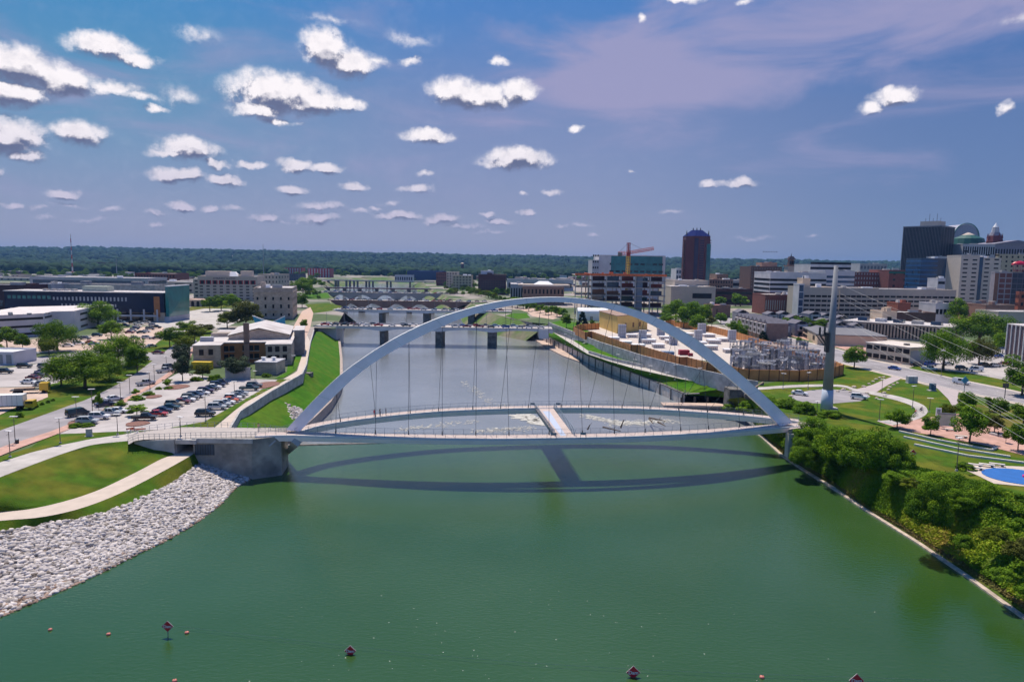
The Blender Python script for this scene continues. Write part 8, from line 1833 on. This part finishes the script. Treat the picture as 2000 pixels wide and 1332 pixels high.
# ---------------- people ----------------
def person_mesh(pose):
    me = bpy.data.meshes.new('body'); J = dict(stand=[(0, 0, .95), (0, 0, 1.2), (0, 0, 1.42), (0, 0, 1.52), (0, 0, 1.66), (.10, 0, .9), (.11, .02, .5), (.11, -.02, .06), (.11, -.16, .03), (-.10, 0, .9), (-.11, -.06, .5), (-.12, .06, .06), (-.12, -.08, .03),
        (.19, 0, 1.40), (.25, .02, 1.12), (.25, -.08, .88), (-.19, 0, 1.40), (-.25, .02, 1.12), (-.25, -.08, .88)],
        ride=[(0, .1, .98), (0, -.06, 1.2), (0, -.22, 1.38), (0, -.28, 1.46), (0, -.32, 1.6), (.10, .08, .96), (.12, -.28, .80), (.11, -.12, .38), (.11, -.26, .34), (-.10, .08, .96), (-.12, -.22, .62), (-.11, -.02, .24), (-.11, -.16, .2),
        (.18, -.22, 1.34), (.25, -.4, 1.12), (.22, -.58, 1.02), (-.18, -.22, 1.34), (-.25, -.4, 1.12), (-.22, -.58, 1.02)],
        sit=[(0, 0, .50), (0, .03, .75), (0, 0, .97), (0, -.01, 1.07), (0, -.03, 1.21), (.10, -.05, .48), (.13, -.45, .50), (.12, -.47, .06), (.12, -.62, .03), (-.10, -.05, .48), (-.13, -.45, .50), (-.12, -.47, .06), (-.12, -.62, .03),
        (.19, 0, .95), (.25, -.1, .7), (.18, -.34, .6), (-.19, 0, .95), (-.25, -.1, .7), (-.18, -.34, .6)])[pose]
    E = [(0, 1), (1, 2), (2, 3), (3, 4), (0, 5), (5, 6), (6, 7), (7, 8), (0, 9), (9, 10), (10, 11), (11, 12), (2, 13), (13, 14), (14, 15), (2, 16), (16, 17), (17, 18)]
    R_3 = [.13, .13, .14, .055, .105, .095, .06, .04, .035, .095, .06, .04, .035, .06, .042, .032, .06, .042, .032]
    me.from_pydata(J, E, []); o = bpy.data.objects.new('p', me); COL.objects.link(o); md = o.modifiers.new('s', 'SKIN'); o.modifiers.new('u', 'SUBSURF').levels = 1
    for v, r in zip(me.skin_vertices[0].data, R_3): v.radius = (r, r)
    me.skin_vertices[0].data[0].use_root = True; bpy.context.view_layer.update(); dg = bpy.context.evaluated_depsgraph_get(); m2 = bpy.data.meshes.new_from_object(o.evaluated_get(dg)); bpy.data.objects.remove(o); return m2, J
skin = mat('skin', (.42, .24, .16), .6, .05)
def person(q, pose, top, legs, lab, rz=0, cat='person', hairc=(.03, .02, .015)):
    m2, J = person_mesh(pose); m2 = m2.copy(); m2.materials.clear()
    for c in (skin, mat('cloth_%d' % int(sum(top) * 9999), top, .9), mat('cloth_%d' % int(sum(legs) * 9999 + 7), legs, .9)): m2.materials.append(c)
    hip, neck = J[0][2], J[3][2]
    for f in m2.polygons: z = f.center.z; f.material_index = 0 if z > neck - .02 or (abs(f.center.x) > .2 and z < J[14][2]) else 1 if z > hip + .02 else (2 if z > .12 else 0)
    t = thing('person', lab, 'person', tuple(q), rz); part('body', m2, t); hd = J[4]; MB().tube((hd[0], hd[1] + .02, hd[2]), (hd[0], hd[1] + .02, hd[2] + .10), .118, .07, n=10).build('hair', mat('hair_dark', hairc, .9), t); return t
fdl = side(far, 1.6)
def on_line(line, px):
    best = min(line, key=lambda p: abs(1000 + F * (p - CAM).dot(Rt) / (p - CAM).dot(Fw) - px)); return best + Vector((0, 0, .02))
person(on_line(fdl, 731), 'stand', (.50, .04, .08), (.4, .05, .1), 'person in red at the far deck railing, leftmost of the group', 1.0); person(on_line(fdl, 737), 'stand', (.6, .6, .62), (.03, .03, .04), 'person in a pale top on the far deck of the footbridge', 2.2)
person(on_line(fdl, 744), 'stand', (.015, .015, .02), (.02, .02, .03), 'tall person dressed in black on the far deck', .4); person(on_line(fdl, 749), 'stand', (.03, .03, .06), (.02, .02, .03), 'shorter person in dark clothes right of the tall one', 1.9)
q = P(505, 841, 8.87); person(q, 'stand', (.55, .36, .22), (.40, .34, .24), 'person in tan clothes walking on the footbridge where the decks meet', .8)
def bike(q, rz, lab, col):
    t = thing('bicycle', lab, 'bicycle', tuple(q), rz)
    for y in (-.52, .52):
        w_ = MB(); n = 16
        for k in range(n): a0, a1 = 2 * PI * k / n, 2 * PI * (k + 1) / n; w_.tube((0, y + .33 * math.cos(a0), .34 + .33 * math.sin(a0)), (0, y + .33 * math.cos(a1), .34 + .33 * math.sin(a1)), .025, n=4)
        for k in range(4): a0 = PI * k / 4; w_.tube((0, y + .33 * math.cos(a0), .34 + .33 * math.sin(a0)), (0, y - .33 * math.cos(a0), .34 - .33 * math.sin(a0)), .006, n=3)
        w_.build('wheel', tyre, t)
    f = MB(); pts = {'r': (0, .52, .34), 's': (0, .2, .88), 'b': (0, .05, .30), 'h': (0, -.38, .88), 'f': (0, -.52, .34)}
    for a, b in (('r', 's'), ('s', 'b'), ('r', 'b'), ('s', 'h'), ('b', 'h'), ('h', 'f')): f.tube(pts[a], pts[b], .025, n=5)
    f.build('frame', col, t); MB().box(-.07, .07, .08, .32, .88, .94).build('saddle', darkmet, t); MB().tube((-.25, -.45, 1.0), (.25, -.45, 1.0), .02, n=5).tube((0, -.40, .86), (0, -.45, 1.0), .02, n=5).build('handlebar', darkmet, t)
for px, py, top, lab in [(1787, 811, (.60, .03, .02), 'red shirt'), (1798, 805, (.10, .05, .12), 'dark purple top')]:
    q = P(px, py, G + .13); bike(q, .5, 'bicycle ridden by the cyclist in a ' + lab, darkmet); person(q, 'ride', top, (.02, .02, .03), 'cyclist in a %s riding on the curving park path' % lab, .5)
bq = P(1956, 853, G + .15)
person(P(1949, 852, G + .15), 'sit', (.03, .02, .03), (.03, .03, .05), 'person in dark clothes sitting on the long curved plaza bench', -.3)
# ---------------- park furniture ----------------
m = MB(); pts = smoothline(PP([(1934, 848), (1945, 851), (1956, 853.5), (1968, 853)], G + .12), 20)
for a, b in zip(pts, pts[1:]): m.bar(a + Vector((0, 0, .24)), b + Vector((0, 0, .24)), .7, .45)
t = m.build('plaza_bench', mat('bench_stone', (.5, .46, .46))); tag(t, 'long curved pale stone bench under the olive tree', 'bench')
for i, (px, py, lab) in enumerate([(1857, 826, 'pale bench by the info board'), (1877, 855, 'pale bench left of the largest plaza tree'), (1822, 839, 'pale bench behind the young tree'), (1858, 842, 'pale long bench on the brick plaza'), (1903, 911, 'dark sided white bench, leftmost by the splash pad'), (1905, 917, 'white bench nearest the splash pad edge'), (1927, 911, 'white bench, middle of three by the splash pad'), (1947, 910, 'white bench, rightmost by the splash pad')]):
    q = P(px, py, G + .12); t = thing('bench', lab, 'bench', tuple(q), -.5 if py > 900 else -.35, 'benches in the park'); MB().box(-1.3, 1.3, -.35, .35, .38, .55).build('seat', mat('kerb_white', (.62, .58, .54)), t)
    for x in (-.9, .9): MB().box(x - .2, x + .2, -.28, .28, -.1, .38).build('leg', conc_dk, t)
bo = mat('boulder', (.50, .42, .34), .9, .2, 1.5, bump=.4)
for i, (px, py, w_) in enumerate([(1545, 775, 9), (1550, 765, 9), (1578, 788, 9), (1647, 762, 10), (1660, 766, 9), (1668, 757, 10), (1687, 756, 9), (1697, 751, 8), (1705, 746, 8), (1711, 742, 8), (1718, 739, 8), (1726, 738, 8), (1693, 769, 9), (1727, 768, 9), (1735, 762, 8), (1738, 757, 8), (1745, 753, 8), (1753, 749, 7), (1728, 775, 8), (1712, 779, 8), (1636, 765, 9)]):
    q = P(px, py, G); s = w_ * q.y / F / 2; t = bpy.data.meshes.new('boulder'); rr = random.Random(i); v = [(x[0] * s * (1 + .25 * rr.random()), x[1] * s * .8 * (1 + .25 * rr.random()), x[2] * s * .55) for x in IV]; t.from_pydata(v, [], [tuple(f) for f in IF]); t.materials.append(bo)
    o = bpy.data.objects.new('boulder', t); COL.objects.link(o); o.location = (q.x, q.y, G + s * .3); o.rotation_euler = (0, 0, i); tag(o, 'tan boulder %s, %s from the left' % ('beside the round car park' if (px < 1600 or py > 758 and px < 1700) else 'left of the pink path' if px < 1727 and py < 758 else 'right of the pink path', ORD[{'a': [1545, 1550, 1578, 1636, 1647, 1660, 1693], 'b': [1668, 1687, 1697, 1705, 1711, 1718, 1726], 'c': [1712, 1727, 1728, 1735, 1738, 1745, 1753]}['a' if (px < 1600 or py > 758 and px < 1700) else 'b' if px < 1727 and py < 758 else 'c'].index(px)]), 'boulder', 'tan boulders in the park')
q = P(1847, 838); t = thing('info_board', 'wide pale information board on two posts by the plaza', 'sign', tuple(q), -.3); MB().box(-1.7, 1.7, -.1, .1, .8, 3.6).build('board', mat('board_pale', (.50, .52, .44)), t); MB().box(-1.8, 1.8, -.14, .14, 3.6, 4.0).build('header', grey_met, t)
for x in (-1.8, 1.8): MB().box(x - .1, x + .1, -.12, .12, 0, 4.2).build('post', grey_met, t)
q = P(1831, 832); t = thing('notice_pillar', 'narrow white notice pillar left of the information board', 'sign', tuple(q), -.3); MB().box(-.6, .6, -.12, .12, .8, 4.6).build('board', white, t); MB().box(-.35, .35, -.16, -.13, 3.2, 4.2).build('emblem', grey_met, t); MB().box(-.12, .12, -.1, .1, 0, .8).build('post', grey_met, t)
q = P(1783, 749); t = thing('utility_cabinet', 'grey box cabinet at the top of the mown mound', 'cabinet', tuple(q)); MB().box(-1.6, 1.6, 0, 1.6, 0, 2.4).build('body', grey_w, t, bevel=.05); MB().box(-.03, .03, -.04, 0, .2, 2.2).build('door_seam', darkmet, t); MB().box(-1.8, 1.8, -.2, 1.8, -.05, .12).build('plinth', conc_lt, t)
q = P(1823, 764); t = thing('utility_cabinet', 'dark blue cabinet on a pale plinth on the mown mound', 'cabinet', tuple(q)); MB().box(-.8, .8, 0, 1.2, .3, 2.4).build('body', mat('cab_blue', (.03, .09, .16)), t, bevel=.05); MB().box(-1.4, .9, -.4, 1.4, 0, .3).build('plinth', conc_lt, t)
q = P(173, 853); t = thing('sign_block', 'pale upright stone sign block beside the upper path', 'sign', tuple(q)); MB().box(-.6, .6, 0, .5, 0, 1.7).build('block', conc_lt, t, bevel=.04); MB().box(-.8, .8, -.2, .7, 0, .15).build('plinth', conc, t)
q = P(29, 867); t = thing('litter_bin', 'dark litter bin on the brick pavement beside a lamp', 'bin', tuple(q)); MB().tube((0.5, 0, 0), (.5, 0, 1.0), .35, n=12).build('body', darkmet, t); MB().tube((.5, 0, 1.0), (.5, 0, 1.15), .4, .2, n=12).build('lid', grey_met, t)
for i, (px, rz) in enumerate([(262, 0), (276, .4), (255, .9)]):
    q = P(px, 846 - i, 8.75); t = thing('barrier', 'orange and white traffic barrier at the ramp end, %s one' % ORD[i], 'barrier', tuple(q), rz, 'barriers at the ramp'); MB().box(-.9, .9, -.04, .04, .7, 1.0).build('board', PM['orange'], t)
    for x in (-.7, .7): MB().bar((x, -.3, 0), (x, 0, .9), .06, .06).bar((x, .3, 0), (x, 0, .9), .06, .06).build('leg', white, t)
q = P(625, 820, 2.2) if False else P(602, 817, 2.4); t = thing('equipment_box', 'blue equipment box on the pale stones by the arch foot', 'cabinet', tuple(P(590, 819, 2)));
MB().box(-.6, .6, -.4, .4, 0, 1.3).build('body', mat('cab_blue2', (.02, .07, .28)), t, bevel=.05); MB().box(-.65, .65, -.45, .45, 1.3, 1.38).build('lid', grey_met, t)
# small stair tower on the lawn slope, road signs, traffic light
q = P(600, 742, 4); t = thing('lawn_outlet', 'small concrete platform with railing on the bright lawn slope', 'platform', tuple(q)); MB().box(-1.6, 1.6, -1, 2.4, -2, 2.6).build('block', conc_dk, t); m = MB()
for x in (-1.5, 0, 1.5): m.tube((x, -.9, 2.6), (x, -.9, 3.8), .05, n=4)
m.tube((-1.5, -.9, 3.8), (1.5, -.9, 3.8), .05, n=4); m.build('railing', grey_met, t)
q = P(1962, 779); t = thing('traffic_light', 'dark traffic light post beside the main road at the right', 'traffic light', tuple(q)); MB().tube((0, 0, 0), (0, 0, 5.2), .12, n=6).build('post', darkmet, t)
for x in (-.55, .55): MB().box(x - .25, x + .25, -.2, .2, 3.4, 4.8).build('signal', darkmet, t)
q = P(1883, 765); t = thing('road_sign', 'teal diamond sign on a stout post beside the minivan', 'sign', tuple(q)); MB().tube((0, 0, 0), (0, 0, 3.0), .14, n=6).build('post', grey_met, t); MB().add([(-1.2, -.1, 3.7), (0, -.1, 5), (1.2, -.1, 3.7), (0, -.1, 2.5), (-1.2, .1, 3.7), (0, .1, 5), (1.2, .1, 3.7), (0, .1, 2.5)], [(3, 2, 1, 0), (4, 5, 6, 7), (0, 1, 5, 4), (1, 2, 6, 5), (2, 3, 7, 6), (3, 0, 4, 7)]).build('board', mat('sign_teal', (.03, .20, .32)), t)
q = P(1588, 694); t = thing('road_sign', 'pale round backed road sign beside the main road near the shed', 'sign', tuple(q)); MB().tube((0, 0, 0), (0, 0, 2), .08, n=5).build('post', grey_met, t); MB().tube((0, -.05, 2.6), (0, .05, 2.6), .75, n=4).build('board', grey_w, t)
# round-roofed white hall
a = P(1128, 626); b = P(1190, 628); Yr = a.y; zt = AT(1128, 602, Yr).z - G; w = (b.x - a.x)
t = thing('quonset_hall', 'white round roofed hall under the arch beyond the conifer', 'building', (a.x, Yr, G)); m = MB(); pr = [(0, 0), (12, 0), (12, zt * .6)] + [(6 + 6 * math.cos(x), zt * .6 + zt * .4 * math.sin(x)) for x in [PI * k / 8 for k in range(1, 8)]] + [(0, zt * .6)]; k = len(pr)
m.add([(0, y, z) for y, z in pr] + [(w, y, z) for y, z in pr], [tuple(range(k)), tuple(range(k, 2 * k))[::-1]] + [(i, (i + 1) % k, k + (i + 1) % k, k + i) for i in range(k)]); m.build('shell', white, t); MB().box(w * .4, w * .5, -.1, 0, 0, 3).build('door', grey_met, t)
# amphitheatre like steps on the right bank beyond the first bridge
m = MB(); stp = PP([(1000, 616), (1035, 626), (1075, 620), (1060, 610), (1030, 606)], G)
sh('grass', [(985, 617), (1003, 612), (1028, 612), (1036, 621), (1010, 624)], lawn, 2); sh('plaza', [(1000, 600), (1060, 604), (1100, 616), (1080, 624), (1040, 618), (1030, 610)], mat('plaza_paving', (.50, .36, .29)), 1)
# ---------------- haze ----------------
hm = bpy.data.materials.new('haze'); hm.use_nodes = True; t = hm.node_tree; t.nodes.clear()
pv = t.nodes.new('ShaderNodeVolumePrincipled'); pv.inputs['Color'].default_value = (.22, .46, .92, 1); pv.inputs['Density'].default_value = 0.6e-4
pv.inputs['Anisotropy'].default_value = .2
oo = t.nodes.new('ShaderNodeOutputMaterial'); t.links.new(pv.outputs[0], oo.inputs['Volume'])
hz = MB().box(-9100, 9100, -200, 9100, -6, 150).build('haze', hm); tag(hz, kind='stuff')
